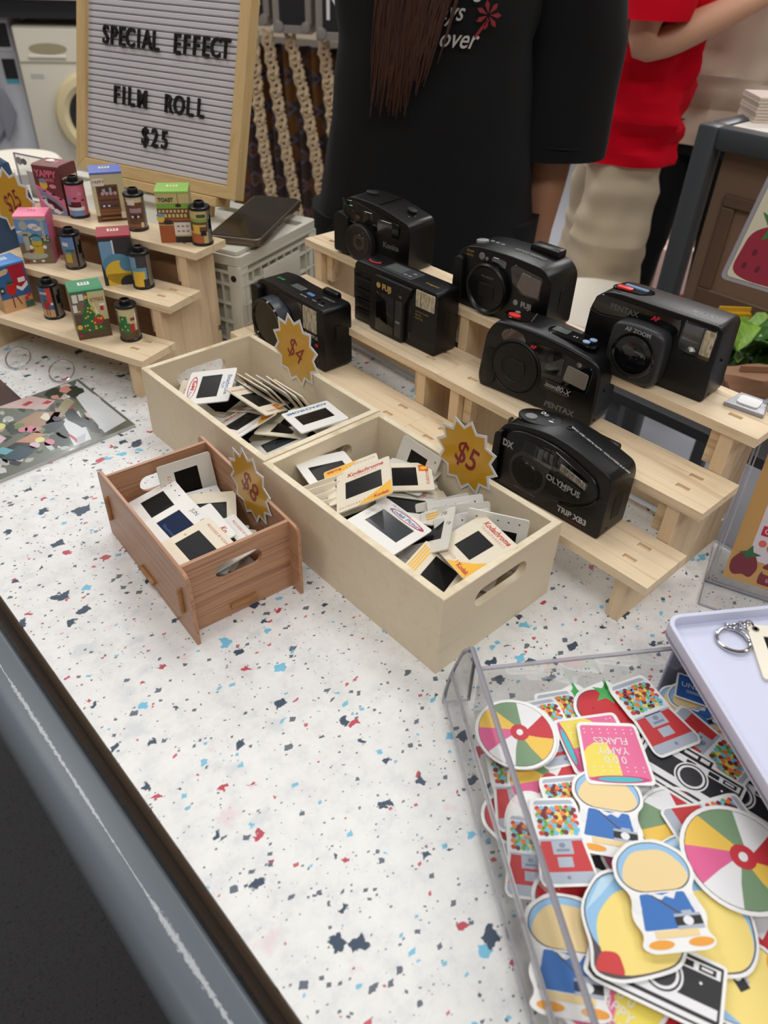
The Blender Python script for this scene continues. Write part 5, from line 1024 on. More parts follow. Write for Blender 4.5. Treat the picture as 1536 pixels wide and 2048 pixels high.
def s_lying():
    out = fillet([(-.46, .40), (-.1, .5), (.40, .44), (.52, .10), (.46, -.40), (0, -.5), (-.44, -.40), (-.54, 0)], .16)
    L_ = [('outline_print', OUTL, [fillet([(-.44, .37), (-.1, .47), (.38, .41), (.49, .10), (.43, -.37), (0, -.47), (-.42, -.37), (-.51, 0)], .16)]), ('yellow_shape', SLY, [fillet([(-.43, .36), (-.1, .46), (.37, .40), (.48, .10), (.42, -.36), (0, -.46), (-.41, -.36), (-.50, 0)], .16)]), ('blue_edge', SBL, [fillet([(-.42, -.10), (-.2, -.30), (.1, -.44), (-.2, -.44), (-.44, -.30)], .05)]), ('orange_oval', SOR, [ell(.38, .30, .05, .10, 14)]), ('camera_band', SLK, [rot2(rect(-.16, -.02, .14, .10), -.9)]), ('camera_body', SLG, [rot2(rect(-.12, .10, .10, .13), -.9)]), ('camera_lens', SW, [rot2(ell(0, .04, .045, .045, 12), -.9)]), ('arm', C_(238, 208, 112), [ell(.02, .20, .14, .17, 18)])]
    return sticker(out, L_)
SB = {'ball': s_ball, 'gum': s_gum, 'mug': s_mug, 'cam': s_cam, 'tall': s_tall, 'big': s_big, 'berry': s_berry, 'card': s_card, 'back': s_back, 'lying': s_lying}
WHAT = {'ball': 'beach ball sticker', 'gum': 'gumball machine sticker', 'mug': 'pink and yellow mug sticker', 'cam': 'black and white film camera sticker', 'tall': 'cream and blue tunic sticker', 'big': 'big yellow sticker with blue cap', 'berry': 'red berry sticker', 'card': 'blue card sticker', 'back': 'sticker lying face down', 'lying': 'yellow sticker with a tipped camera'}
PROTO = {}
def stick(kind, c, up, z, label, h=None, tx=0, ty=0):
    "c and up are where the sticker's middle and its top lie in the photograph, z the height of the pile there"
    P = at(*c, z); U = at(*up, z); d = U-P; H_ = h or 2*d.length; a = math.atan2(d.y, d.x)-pi/2
    M = Matrix.Translation(P) @ Euler((rad(tx), rad(ty), 0)).to_matrix().to_4x4() @ Matrix.Rotation(a, 4, 'Z') @ Matrix.Diagonal((H_*(1.16 if kind == 'tall' else 1), H_, .03, 1))
    if kind not in PROTO: o = PROTO[kind] = SB[kind](); o.matrix_basis = M; tag(o, label, 'sticker', 'die-cut stickers in the clear drawer')
    else: o = dup(PROTO[kind], M, label, 'die-cut stickers in the clear drawer')
    return o
ZX = lambda X, Y: (900+.414*X, 1360+.414*Y)
STICKS = [  # kind, middle, top, height of pile, label (pixels of an enlarged view of the drawer)
 ('gum', (490, 250), (420, 110), .026, 'gumball machine sticker half under the far beach ball sticker', .058),
 ('gum', (560, 210), (505, 95), .024, 'gumball machine sticker whose globe alone shows behind the far beach ball', .058),
 ('mug', (545, 330), (575, 220), .022, 'pink mug sticker in the stack below the far beach ball', .05),
 ('mug', (570, 350), (600, 240), .021, 'pink mug sticker lowest in the stack below the far beach ball', .05),
 ('ball', (330, 262), (330, 130), .031, 'beach ball sticker just under the far beach ball', .058),
 ('ball', (318, 258), (360, 130), .033, 'beach ball sticker at the far end of the drawer by its front panel', .058),
 ('berry', (640, 135), (640, 60), .024, 'red berry sticker under the other berry at the back of the drawer', .05),
 ('berry', (775, 140), (790, 62), .027, 'red berry sticker with green leaf at the back of the drawer', .055),
 ('gum', (1245, 325), (1390, 430), .026, 'gumball machine sticker pointing towards the tray', .066),
 ('gum', (975, 165), (875, 45), .030, 'gumball machine sticker standing out at the back of the drawer', .066),
 ('ball', (930, 330), (930, 220), .022, 'beach ball sticker under the mugs, a green gore showing', .058),
 ('cam', (1380, 535), (1432, 440), .024, 'black camera sticker half under the tray', .044),
 ('cam', (1150, 450), (1205, 350), .028, 'black camera sticker in the middle of the drawer, beside the pink mug', .046),
 ('mug', (700, 300), (590, 320), .029, 'pink mug sticker with its rim to the left, under the upright mug', .052),
 ('mug', (790, 355), (825, 492), .033, 'pink and yellow mug sticker on top, its lettering upside down', .054),
 ('back', (1000, 550), (960, 470), .023, 'white sticker back, left of the fanned pair', .048),
 ('back', (1110, 560), (1050, 470), .0245, 'white sticker back, right of the fanned pair', .048),
 ('gum', (320, 520), (290, 400), .024, 'gumball machine sticker behind the middle of the front panel', .062),
 ('ball', (440, 455), (440, 370), .021, 'beach ball sticker showing only red below the far one', .052),
 ('ball', (470, 500), (470, 400), .025, 'beach ball sticker with white and red showing, left of the mugs', .055),
 ('ball', (560, 470), (560, 400), .020, 'beach ball sticker with a green gore showing under the mugs', .055),
 ('gum', (585, 650), (545, 535), .029, 'gumball machine sticker under the one in front', .056),
 ('gum', (535, 775), (492, 580), .034, 'gumball machine sticker lying on top by the front panel', .058),
 ('ball', (880, 650), (880, 560), .022, 'beach ball sticker under the cream and blue one', .056),
 ('tall', (765, 635), (752, 455), .034, 'cream and blue tunic sticker in the middle below the mug', .062),
 ('ball', (1120, 720), (1040, 640), .027, 'beach ball sticker between the cream stickers and the right ball', .060),
 ('gum', (1265, 690), (1400, 650), .029, 'gumball machine sticker lying sideways under the right beach ball', .058),
 ('ball', (1390, 860), (1420, 680), .036, 'beach ball sticker largest in view at the right edge', .070),
 ('card', (1470, 1110), (1480, 1010), .026, 'blue card sticker with white lettering under the right beach ball', .036),
 ('cam', (700, 850), (710, 800), .024, 'camera sticker with only grey stripes showing under the cream one', .044),
 ('ball', (930, 830), (930, 770), .027, 'beach ball sticker under the two yellow ones', .056),
 ('big', (1150, 920), (1160, 850), .029, 'big yellow sticker farthest back of the three', .046),
 ('berry', (610, 1050), (590, 930), .026, 'red berry sticker with green leaf beside the front panel', .056),
 ('mug', (720, 1400), (760, 1300), .024, 'pink mug sticker under the nearest camera sticker', .052),
 ('lying', (1370, 1440), (1370, 1310), .030, 'yellow sticker with a tipped camera at the bottom right', .052),
 ('ball', (1450, 1290), (1450, 1200), .026, 'beach ball sticker under the lower right yellow ones', .056),
 ('tall', (570, 1320), (560, 1100), .032, 'cream and blue tunic sticker behind the front panel', .066),
 ('big', (1230, 1170), (1210, 985), .033, 'big yellow sticker right of the camera sticker', .062),
 ('cam', (1000, 1380), (1020, 1260), .035, 'black camera sticker nearest in the drawer', .046),
 ('big', (880, 1170), (830, 985), .038, 'big yellow sticker with red tip in the front heap', .062),
 ('tall', (1020, 1030), (945, 830), .043, 'cream and blue tunic sticker on top of the yellow heap', .064),
 ('mug', (800, 1560), (850, 1480), .030, 'yellow and pink mug sticker at the bottom edge of the picture', .056),
 ('berry', (1110, 1590), (1110, 1500), .026, 'red berry sticker below the nearest camera sticker', .054),
 ('big', (1250, 1620), (1230, 1540), .024, 'big yellow sticker at the bottom edge of the picture', .055),
 ('tall', (1150, 150), (1090, 60), .022, 'cream and blue tunic sticker under the tray corner', .05),
 ('tall', (1195, 140), (1140, 50), .0235, 'cream and blue tunic sticker deeper under the tray', .05),
 ('berry', (1290, 250), (1290, 180), .022, 'red berry sticker in the shade of the tray', .05),
 ('card', (1210, 60), (1215, 20), .024, 'blue card sticker in the shade of the tray', .026),
 ('gum', (390, 850), (385, 760), .026, 'gumball machine sticker low behind the front panel', .055),
 ('back', (390, 700), (390, 640), .025, 'white sticker back behind the front panel', .048),
 ('berry', (330, 650), (330, 590), .022, 'red berry sticker seen through the front panel', .05),
 ('tall', (690, 1620), (690, 1540), .026, 'cream and blue tunic sticker at the bottom edge behind the panel', .055),
]
SPX = [(900+.414*k[1][0], 1360+.414*k[1][1]) for k in STICKS]
for i, (kd, c, u_, z, lb, h) in enumerate(STICKS):
    stick(kd, ZX(*c), ZX(*u_), z+.0004*(i % 3), lb, h*.96, tx=[0, 1.2, -1.5, .8][i % 4], ty=[.6, -1.2, 1][i % 3])
kinds = list(SB)
for i in range(86):
    lx = RNG.uniform(.068, .270); ly = RNG.uniform(.046, .185); kd = kinds[RNG.randrange(8)]
    p = UM @ Vector((lx, ly, 0)); z = .006+.014*i/86
    if kd == 'card': kd = 'ball'
    h = {'cam': .040, 'card': .03}.get(kd, .054)
    M = Matrix.Translation((p.x, p.y, z)) @ Matrix.Rotation(RNG.uniform(0, 6.28), 4, 'Z') @ Matrix.Diagonal((h, h, .03, 1))
    dup(PROTO[kd], M, WHAT[kd]+' lying low in the drawer pile, mostly covered', 'covered stickers low in the drawer')

# ---------------------------------------------------------------- keyring with a slide, on the tray
kc = at(1478, 1275, ZT+.002)
t = thing('slide_keyring', 'cream slide keyring with a silver clasp ring on the lilac tray', 'keyring', Matrix.Translation((kc.x, kc.y, ZT)))
KI = lambda px, py, z=0: at(px, py, ZT+.002)-Vector((kc.x, kc.y, ZT))
c0 = KI(1467, 1280); rr_ = (KI(1440, 1290)-KI(1493, 1276)).length/2
G().tube([(c0.x+rr_*cos(a), c0.y+rr_*sin(a), .0019+.0004*sin(2*a)) for a in [2*pi*i/40 for i in range(40)]], .0015, 10, closed=True).obj('clasp_ring', CHROME, t)
G().tube([(c0.x+rr_*.86*cos(a), c0.y+rr_*.86*sin(a), .0030) for a in [-.9+1.5*i/10 for i in range(11)]], .0009, 8).obj('clasp_lever', CHROME, t)
for k in range(6):
    p = KI(1450+9.5*k, 1254-1.2*k+(3 if k % 2 else -1)); a = .6+k*1.1
    G().tube([(p.x+.0034*cos(b)*cos(a), p.y+.0034*cos(b)*sin(a), .0026+.0016*sin(b)*(1 if k % 2 else .4)) for b in [2*pi*i/16 for i in range(16)]], .0006, 6, closed=True).obj('chain_link', CHROME, t)
p = KI(1497, 1255)
G().tube([(p.x+.0045*cos(b), p.y+.0045*sin(b)*.7, .0034+.0022*sin(b)) for b in [2*pi*i/20 for i in range(20)]], .0007, 6, closed=True).obj('jump_ring', CHROME, t)
sA = KI(1493, 1250); sB = KI(1535, 1375); d = (sB-sA).normalized(); ax = math.atan2(d.y, d.x)
SM = Matrix.Translation((sA.x, sA.y, .0003)) @ Matrix.Rotation(ax, 4, 'Z')
G(SM).prism(rr(-.001, -.0005, .0500, .0505, .002, 3), 0, .0022, 0, holes=[rect(.010, .009, .040, .042)]).obj('slide_mount', mat('keyring_mount', (240, 234, 216), .45), t, smooth=0)
G(SM).box(.009, .008, .0006, .041, .043, .0014).obj('film', FILM, t, smooth=0)
G(SM @ Matrix.Translation((.004, .005, .0022))).lathe([(.0014, 0), (.0026, 0), (.0026, .0007), (.0014, .0007), (.0014, 0)], 20).obj('eyelet', CHROME, t)
# ---------------------------------------------------------------- photo sheets on rings, lying at the left
SHEET = clear('sheet_gloss', refl=.06)
def photo_mat():
    m = mat('photo_collage', (120, 110, 100), .25, coat=.4); return m
t = thing('photo_sheets', 'glossy laminated photo sheets of a flower stall, lying in front of the left riser', 'photo book', place(0, 0, 0))
cs = [at(156, 757, .004), at(270, 848, .004), at(-30, 972, .004)]
cs.append(cs[0]+cs[2]-cs[1])
G().prism([(c.x, c.y) for c in cs], .0003, .0036).obj('sheet', mat('laminate_edge', (190, 190, 190), .2), t, smooth=0)
O = cs[3]; ex = cs[2]-cs[3]; ey = cs[0]-cs[3]          # picture coordinates: along the near edge, along the ring edge
def U_(u, v): p = cs[0]+(cs[1]-cs[0])*u+(cs[3]-cs[0])*v; return (p.x, p.y)
def pp(c, polys, k, nm='photo_print'):
    g = G()
    for p in polys: g.flat([U_(*q) for q in p], .0037+.00005*k)
    g.obj(nm, C_(*c, .28), t, smooth=0)
er = lambda u, v, a, b, n=14: ell(u, v, a, b, n)
def jag(u, v, a, b, s, n=13):
    q = random.Random(s); return [(u+a*cos(2*pi*i/n)*q.uniform(.6, 1.1), v+b*sin(2*pi*i/n)*q.uniform(.6, 1.1)) for i in range(n)]
pp((112, 114, 98), [rect(.002, .003, .998, .997)], 0)
_q = random.Random(21)
for _k, _c in enumerate([(52, 66, 50), (222, 220, 214), (92, 84, 74), (206, 176, 160), (34, 40, 38), (190, 188, 180), (120, 134, 96), (70, 60, 52), (228, 200, 196), (40, 60, 44)]):
    pp(_c, [jag(_q.uniform(.04, .96), _q.uniform(.03, .97), _q.uniform(.03, .09), _q.uniform(.015, .05), 100+_k*9+_i) for _i in range(13)], .1+.05*_k)
pp((228, 228, 226), [[(.02, .02), (.9, .02), (.95, .2), (.5, .16), (.2, .12)], [(.5, .2), (.96, .3), (.96, .42), (.55, .34)]], 1)
pp((46, 58, 46), [jag(.18, .10, .12, .07, 1), jag(.10, .22, .10, .08, 2), jag(.55, .26, .30, .05, 3), jag(.80, .46, .15, .06, 4), jag(.62, .40, .22, .05, 5), jag(.40, .60, .12, .06, 6), jag(.70, .62, .12, .05, 17)], 2)
pp((226, 150, 130), [jag(.10, .14, .08, .05, 7), jag(.16, .24, .05, .03, 8)], 3)
pp((168, 156, 120), [[(.25, .20), (.34, .16), (.58, .40), (.50, .44)]], 3)
pp((222, 190, 182), [[(.0, .36), (.22, .26), (.30, .36), (.1, .52), (.0, .6)]], 3)
pp((200, 44, 66), [[(.08, .40), (.12, .38), (.14, .44), (.10, .46)], [(.17, .30), (.22, .28), (.23, .32), (.19, .35)], jag(.42, .22, .02, .02, 9), jag(.86, .38, .10, .012, 10)], 4)
pp((176, 140, 106), [[(.28, .42), (.42, .30), (.60, .42), (.50, .60), (.34, .60)]], 3)
pp((238, 228, 200), [jag(.41, .40, .07, .035, 11)], 5)
pp((24, 24, 28), [jag(.58, .44, .09, .13, 12), [(.60, .66), (.80, .60), (.84, .78), (.66, .84)], jag(.50, .36, .06, .03, 13)], 4)
pp((40, 74, 84), [[(.66, .68), (.82, .62), (.86, .74), (.74, .82)]], 5)
pp((206, 150, 110), [[(.56, .52), (.66, .50), (.70, .60), (.60, .68)], jag(.66, .86, .10, .02, 14)], 5)
pp((226, 130, 150), [er(.50, .54, .05, .035), er(.47, .58, .04, .03), er(.54, .51, .03, .03), er(.78, .52, .05, .035)], 6)
pp((110, 140, 70), [jag(.57, .50, .05, .04, 15), jag(.40, .58, .05, .04, 16)], 5)
pp((240, 236, 150), [er(.70, .55, .04, .03), er(.30, .68, .05, .04)], 6)
pp((236, 200, 206), [er(.74, .60, .05, .03), [(.3, .74), (.5, .70), (.62, .86), (.4, .98), (.2, .98)]], 4)
pp((112, 180, 190), [[(.60, .76), (.70, .72), (.72, .78), (.62, .83)]], 7)
pp((226, 226, 230), [[(.86, .30), (.97, .36), (.97, .40), (.86, .36)], jag(.84, .54, .09, .02, 18)], 6)
G().prism([(c.x, c.y) for c in cs], .0042, .0048).obj('gloss_film', SHEET, t, smooth=0)
# second flap, dark, lying to the left and turned over the rings
d0 = cs[0]+(cs[3]-cs[0])*.42; d1 = cs[0]+(cs[3]-cs[0])*1.15; off = (cs[0]-cs[1])*.85
G().prism([(d0.x, d0.y), ((d0+off).x, (d0+off).y), ((d1+off).x, (d1+off).y), (d1.x, d1.y)], .0003, .0030).obj('dark_sheet', mat('dark_photo', (70, 46, 44), .18, coat=.6), t, smooth=0)
def ringt(px, py, rpx, m):
    c = at(px, py, .0095); r = .0155; tv = (FW*.86+Vector((0, 0, 1))*.51)
    P = [c+RT*r*cos(a)+tv*r*sin(a) for a in [2*pi*i/32 for i in range(32)]]
    G().tube(P, .0009, 8, closed=True).obj('binder_ring', CHROME, t)
ringt(123, 742, 26, t); ringt(36, 716, 26, t)

# ---------------------------------------------------------------- acrylic sign holder at the right with a printed card
b0 = at(1408, 1168, .0); sx_ = Vector((.35, -.937, 0)).normalized(); sb = Vector((.937, .35, 0)); lean_ = rad(24)
su = Vector((0, 0, 1))*cos(lean_)+sb*sin(lean_)
SMx = frame(b0, sx_, su)
t = thing('sign_holder', 'clear leaning acrylic sign holder with a tan edged card, right of the front riser', 'sign', SMx)
G().prism(rect(0, .004, .16, .24), -.0022, 0).obj('front_pane', ACR, t, smooth=0); G().prism(rect(0, .004, .16, .24), -.0060, -.0042).obj('back_pane', ACR, t, smooth=0)
G().prism(rect(-.0002, .004, .0014, .24), -.0061, .0001).obj('pane_edge', ACRE, t, smooth=0); G().prism(rect(.003, .004, .0042, .24), -.0001, .0002).obj('pane_line', ACRW, t, smooth=0)
G().prism(rect(.0, .0036, .16, .0050), -.0061, .0001).obj('pane_edge', ACRE, t, smooth=0)
fw_ = SMx.to_3x3().inverted()
ft_ = G(SMx.inverted() @ Matrix.Translation(b0) @ Matrix(((sx_.x, sb.x, 0, 0), (sx_.y, sb.y, 0, 0), (0, 0, 1, 0), (0, 0, 0, 1))))
ft_.box(0, -.030, .0002, .16, .060, .0024).obj('foot', ACR, t, smooth=0)
ft_.bm = bmesh.new(); ft_.box(0, -.0306, .0002, .16, -.030, .0026).box(-.0005, -.030, .0002, 0, .06, .0026).obj('foot_edge', ACRE, t, smooth=0)
CZ = -.0032
G().prism(rect(.012, .012, .155, .235), CZ-.0004, CZ).obj('card', C_(206, 160, 96), t, smooth=0)
G().flat(rect(.026, .034, .155, .22), CZ+.0002).obj('card_field', C_(226, 216, 222), t, smooth=0)
BUR = C_(126, 46, 56)
G().flat(fillet([(.014, .030), (.020, .039), (.032, .039), (.037, .028), (.033, .017), (.026, .020), (.020, .016), (.015, .020)], .004), CZ+.0004).obj('berry_print', BUR, t, smooth=0)
G().flat([(.018, .038), (.024, .041), (.027, .047), (.029, .041), (.036, .040), (.029, .036), (.025, .034), (.022, .037)], CZ+.0005).obj('leaf_print', C_(54, 110, 66), t, smooth=0)
for p, s_ in (([(.040, .0235), (.044, .030), (.100, .030), (.100, .0405), (.044, .0405), (.042, .033)], 'Do you hear the'), ([(.036, .012), (.041, .0155), (.080, .0155), (.080, .024), (.041, .024), (.038, .020)], 'berrymay berrying')):
    pass
G().flat(fillet([(.041, .0295), (.120, .0295), (.120, .0395), (.043, .0395), (.043, .034), (.040, .031)], .002), CZ+.0004).obj('speech_print', BUR, t, smooth=0); text('lettering', 'Do you hear the call', .0056, C_(230, 190, 200), t, TL(.046, .0345, CZ+.0006), align='LEFT')
G().flat(fillet([(.040, .0150), (.086, .0150), (.086, .0245), (.042, .0245), (.041, .0275), (.0395, .022)], .002), CZ+.0004).obj('speech_print', BUR, t, smooth=0); text('lettering', 'berrying', .0056, C_(230, 190, 200), t, TL(.046, .0198, CZ+.0006), align='LEFT')
for k, (x, y, c_) in enumerate([(.034, .062, (196, 40, 72)), (.045, .059, (200, 40, 70)), (.0555, .057, (40, 80, 150)), (.054, .068, (226, 50, 110)), (.066, .062, (206, 60, 80)), (.053, .046, (210, 40, 70)), (.065, .044, (60, 120, 170))]):
    G().flat(rr(x-.0045, y-.0045, x+.0045, y+.0045, .001, 2), CZ+.0004).obj('icon_print', C_(*c_), t, smooth=0); G().flat(ell(x, y, .0024, .0024, 14), CZ+.0005, holes=[list(reversed(ell(x, y, .0013, .0013, 10)))]).obj('icon_mark', C_(236, 190, 200), t, smooth=0)
G().flat(ell(.0425, .0485, .0048, .0048, 18), CZ+.0004).obj('icon_print', C_(196, 140, 50), t, smooth=0); G().flat(ell(.0425, .0485, .0028, .0028, 8), CZ+.0005, holes=[list(reversed(ell(.0425, .0485, .0018, .0018, 8)))]).obj('icon_mark', C_(90, 60, 40), t, smooth=0)
G().flat(ell(.0335, .0505, .0032, .0032, 14), CZ+.0004).obj('icon_print', C_(226, 110, 90), t, smooth=0)

# clear clip stand on the top shelf and the berry card it carries
c0 = at(1495, 812, .1475); t = thing('clip_stand', 'small clear plastic sign clip lying on the top shelf end', 'sign clip', place(c0.x, c0.y, .1472, RA+rad(8)))
G().prism([(-.017, -.012), (.017, -.012), (.012, .016), (-.012, .016)], 0, .0030, .0006, 1).obj('clip_base', ACRE, t, smooth=0)
G().prism([(-.0165, -.0125), (.0165, -.0125), (.0165, -.0108), (-.0165, -.0108)], 0, .0038).obj('base_lip', ACRW, t, smooth=0)
G().prism(rr(-.009, -.006, .009, .010, .003), .0031, .0042).obj('label_insert', PAPER, t, smooth=0)
G().tube([(.010, .010, .003), (.016, .013, .010), (.022, .015, .022), (.026, .016, .050), (.028, .016, .150), (.030, .016, .200)], .0022, 8).obj('clip_arm', ACRW, t)
tp = (t.matrix_basis @ Vector((.030, .0120, .12)))
hn = Vector((.75, .66, 0)); hx = Vector((.66, -.75, 0)); ll = rad(10); hu = Vector((0, 0, 1))*cos(ll)+hn*sin(ll)
k0 = on_plane(1440, 556, tp, hn*cos(ll)-Vector((0, 0, 1))*sin(ll))
HMx = frame(k0, hx, hu) @ Matrix.Rotation(rad(-12), 4, 'Z')
t = thing('berry_card', 'clear sleeved card printed with a red berry, hanging at the right above the clip', 'card', HMx)
G().prism(rr(0, 0, .12, .17, .004), -.0016, 0).obj('sleeve', ACRE, t, smooth=0)
G().prism(rr(.003, .003, .117, .167, .003), .0001, .0006).obj('card_face', C_(202, 196, 172), t, smooth=0)
bo = Vector((.026, .024)); B2 = lambda P: [(bo.x+x*.76, bo.y+y*.76) for x, y in P]
G().flat(B2(fillet([(-.029, -.022), (-.026, .016), (-.012, .026), (.022, .030), (.046, .018), (.040, -.026), (-.010, -.027)], .010)), .0008).obj('berry_print', C_(142, 32, 54), t, smooth=0)
G().flat(B2([(-.024, .036), (-.010, .032), (.0, .040), (.012, .034), (.026, .034), (.016, .024), (.018, .014), (.004, .022), (-.014, .012), (-.012, .024)]), .0010).obj('leaf_print', C_(56, 118, 56), t, smooth=0)
G().flat(B2([(.0, .036), (.004, .036), (.008, .048), (.006, .058), (.001, .056), (.003, .048)]), .0010).obj('stem_print', C_(56, 118, 56), t, smooth=0)
G().flat(B2([(.022, -.026), (.040, -.027), (.040, -.006)]), .0011).obj('card_gap', C_(202, 196, 172), t, smooth=0)
g = G(); [g.flat(B2(ell(x, y, .0022, .0032, 10)), .0011) for x, y in ((-.014, 0), (0, .006), (.014, -.002), (-.004, -.014), (.024, .012), (-.018, -.014))]; g.obj('seed_print', C_(96, 18, 38), t, smooth=0)

# ---------------------------------------------------------------- the grey tube rack at the right
def rackp(px, py, d): return far(px, py, d)
rk = rackp(1424, 262, 1.30); RKT = rk.z
RM = Matrix.Translation((rk.x, rk.y, 0)) @ Matrix.Rotation(RA, 4, 'Z')        # local x to the right, y away
t = thing('tube_rack', 'grey painted tube rack with a brown panelled side, standing at the right behind the riser', 'rack', RM)
RW, RD = .60, .45; SHZ = -.13
TUBE = mat('rack_tube_paint', (74, 78, 82), .38)
for x in (0, RW):
    for y in (0, RD): G().box(x-.019, y-.019, FLOOR, x+.019, y+.019, RKT+.012, .006, 2).obj('post', TUBE, t)
for y in (0, RD): G().box(.0175, y-.017, RKT-.024, RW-.0175, y+.017, RKT+.012, .006, 2).obj('top_rail', TUBE, t)
for x in (0, RW): G().box(x-.017, .0175, RKT-.024, x+.017, RD-.0175, RKT+.012, .006, 2).obj('top_rail', TUBE, t)
BRP = mat('brown_panel', (150, 120, 98), .6); BRD = mat('brown_panel_trim', (116, 90, 70), .6)
G().box(.024, .020, SHZ-.02, RW-.018, .035, RKT-.025).obj('back_panel', BRP, t, smooth=0)
for bxx in ((.050, .010, RKT-.115, RW-.03, .0198, RKT-.095), (.050, (.010), SHZ+.0602, .075, .0198, RKT-.116), (.050, (.010), SHZ+.03, RW-.03, .0198, SHZ+.06)): G().box(*bxx, .002, 1).obj('panel_moulding', BRD, t, smooth=0)
G().box(.018, .018, RKT-.004, RW-.018, RD-.018, RKT+.008).obj('top_board', mat('rack_board', (222, 216, 206), .6), t, smooth=0)
SHZ = -.13
G().box(.11, -.36, SHZ-.02, RW, -.0195, SHZ, .002, 1).obj('shelf', mat('black_tray', (44, 46, 48), .5), t, smooth=0)
for x in (.13, RW-.02): G().box(x-.012, -.35, FLOOR, x+.012, -.326, SHZ-.0202, .003, 1).obj('shelf_leg', TUBE, t)
def onrack(px, py, z): 
    return at(px, py, z)
st = onrack(1545, 236, RKT+.012)
t = thing('paper_stack', 'stack of pale cards on the top of the grey rack', 'paper', place(st.x, st.y, RKT+.0085, HALL))
for k in range(8): G().box(-.045+.001*(k % 3), -.03, .005*k, .045+.001*(k % 2), .05, .005*k+.0042).obj('card_pack', C_(222-6*(k % 3), 204-8*(k % 2), 186), t, smooth=0)
# things on the rack's low shelf
p = onrack(1495, 720, SHZ+.03)
t = thing('metal_tray', 'shiny metal tray holding green salad leaves on the low shelf', 'tray', place(p.x, p.y, SHZ, HALL))
G().prism(rr(-.085, -.06, .085, .06, .02), 0, .003, .001, 1).obj('tray_floor', SILV, t); G().prism(rr(-.09, -.065, .09, .065, .022), .0031, .022, .002, 1, holes=[list(reversed(rr(-.084, -.059, .084, .059, .018)))]).obj('tray_rim', SILV, t)
LEAF = grain('leaf_green', [(62, 110, 30), (128, 168, 62), (168, 200, 90)], (40, 40, 40), .4, 1); LEAF2 = grain('leaf_dark', [(30, 70, 20), (70, 120, 40)], (40, 40, 40), .45, 1)
lt = thing('leaf_bunch', 'bunch of green salad leaves heaped in the metal tray', 'leaves', place(p.x, p.y, SHZ+.0032, HALL))
def leaf(M, L_, W_, m):
    rows = []
    for i in range(8):
        u = i/7; wv = W_*sin(pi*min(1, u*.92+.06))**.7
        rows.append([M @ Vector((L_*u, wv*v+.004*sin(9*u+5*v), .028*sin(pi*u)+.010*(v*v)+.004*sin(14*u+7*v))) for v in (-1, -.6, -.2, .2, .6, 1)])
    b = bmesh.new(); R_ = [[b.verts.new(q) for q in r] for r in rows]
    for a, c in zip(R_, R_[1:]):
        for i in range(5): b.faces.new((a[i], a[i+1], c[i+1], c[i]))
    g = G(); g.add(b); g.obj('leaf', m, lt, smooth=60)
q = random.Random(3)
for k in range(16): leaf(Matrix.Translation((q.uniform(-.05, .03), q.uniform(-.04, .04), .004+.003*k)) @ Euler((q.uniform(-.4, .4), q.uniform(-.6, .1), q.uniform(-1.2, 1.2))).to_matrix().to_4x4(), q.uniform(.06, .09), q.uniform(.025, .038), LEAF if k % 3 else LEAF2)
p2 = onrack(1452, 655, SHZ+.05); t = thing('yellow_pack', 'small yellow packet behind the salad leaves', 'packet', place(p2.x, p2.y, SHZ, HALL))
G().prism(fillet([(-.03, 0), (.03, 0), (.028, .085), (-.027, .085)], .004), 0, .02, .005, 2).obj('pack_body', C_(204, 150, 20), t, M=Matrix.Rotation(pi/2, 4, 'X')); G().box(-.027, -.012, .0852, .027, -.008, .092).obj('pack_seal', C_(214, 166, 40), t)
p3 = onrack(1502, 785, SHZ+.03); t = thing('paper_bag', 'crumpled brown paper bag in front of the salad leaves', 'bag', place(p3.x, p3.y, SHZ+.0003, HALL))
R_g = []
for k in range(8):
    z = .065*k/7; R_g.append([Vector(((.07-.012*k/7)*cos(a)+.006*sin(4*a+k*1.3), (.035-.01*k/7)*sin(a)+.005*sin(5*a+k), z)) for a in [2*pi*i/26 for i in range(26)]])
G().loft(R_g).obj('bag_body', mat('brown_paper', (150, 112, 84), .75, bump=.4, bscale=60), t); G().box(-.03, -.002, .0652, .03, .002, .076, .0008, 1).obj('bag_fold', MATS['brown_paper'], t)

# white stools
def stool(px, py, z, label, r=.16):
    c = at(px, py, z); t = thing('stool', label, 'stool', place(c.x, c.y, 0))
    G().lathe([(0, z), (r*.92, z), (r, z-.012), (r*.99, z-.04), (r*.95, z-.16), (r*.93, z-.16), (r*.9, z-.03), (0, z-.03)], 40).obj('seat', mat('stool_cream', (232, 226, 212), .4), t)
    for k in range(4):
        a = pi/4+k*pi/2; G().tube([(r*.8*cos(a), r*.8*sin(a), z-.1), (r*1.05*cos(a), r*1.05*sin(a), FLOOR+.001)], .016, 10).obj('leg', MATS['stool_cream'], t)
stool(1195, 604, -.21, 'cream round stool seen between two cameras behind the riser')
stool(30, 318, -.10, 'white round stool at the far left behind the film boxes', .125)

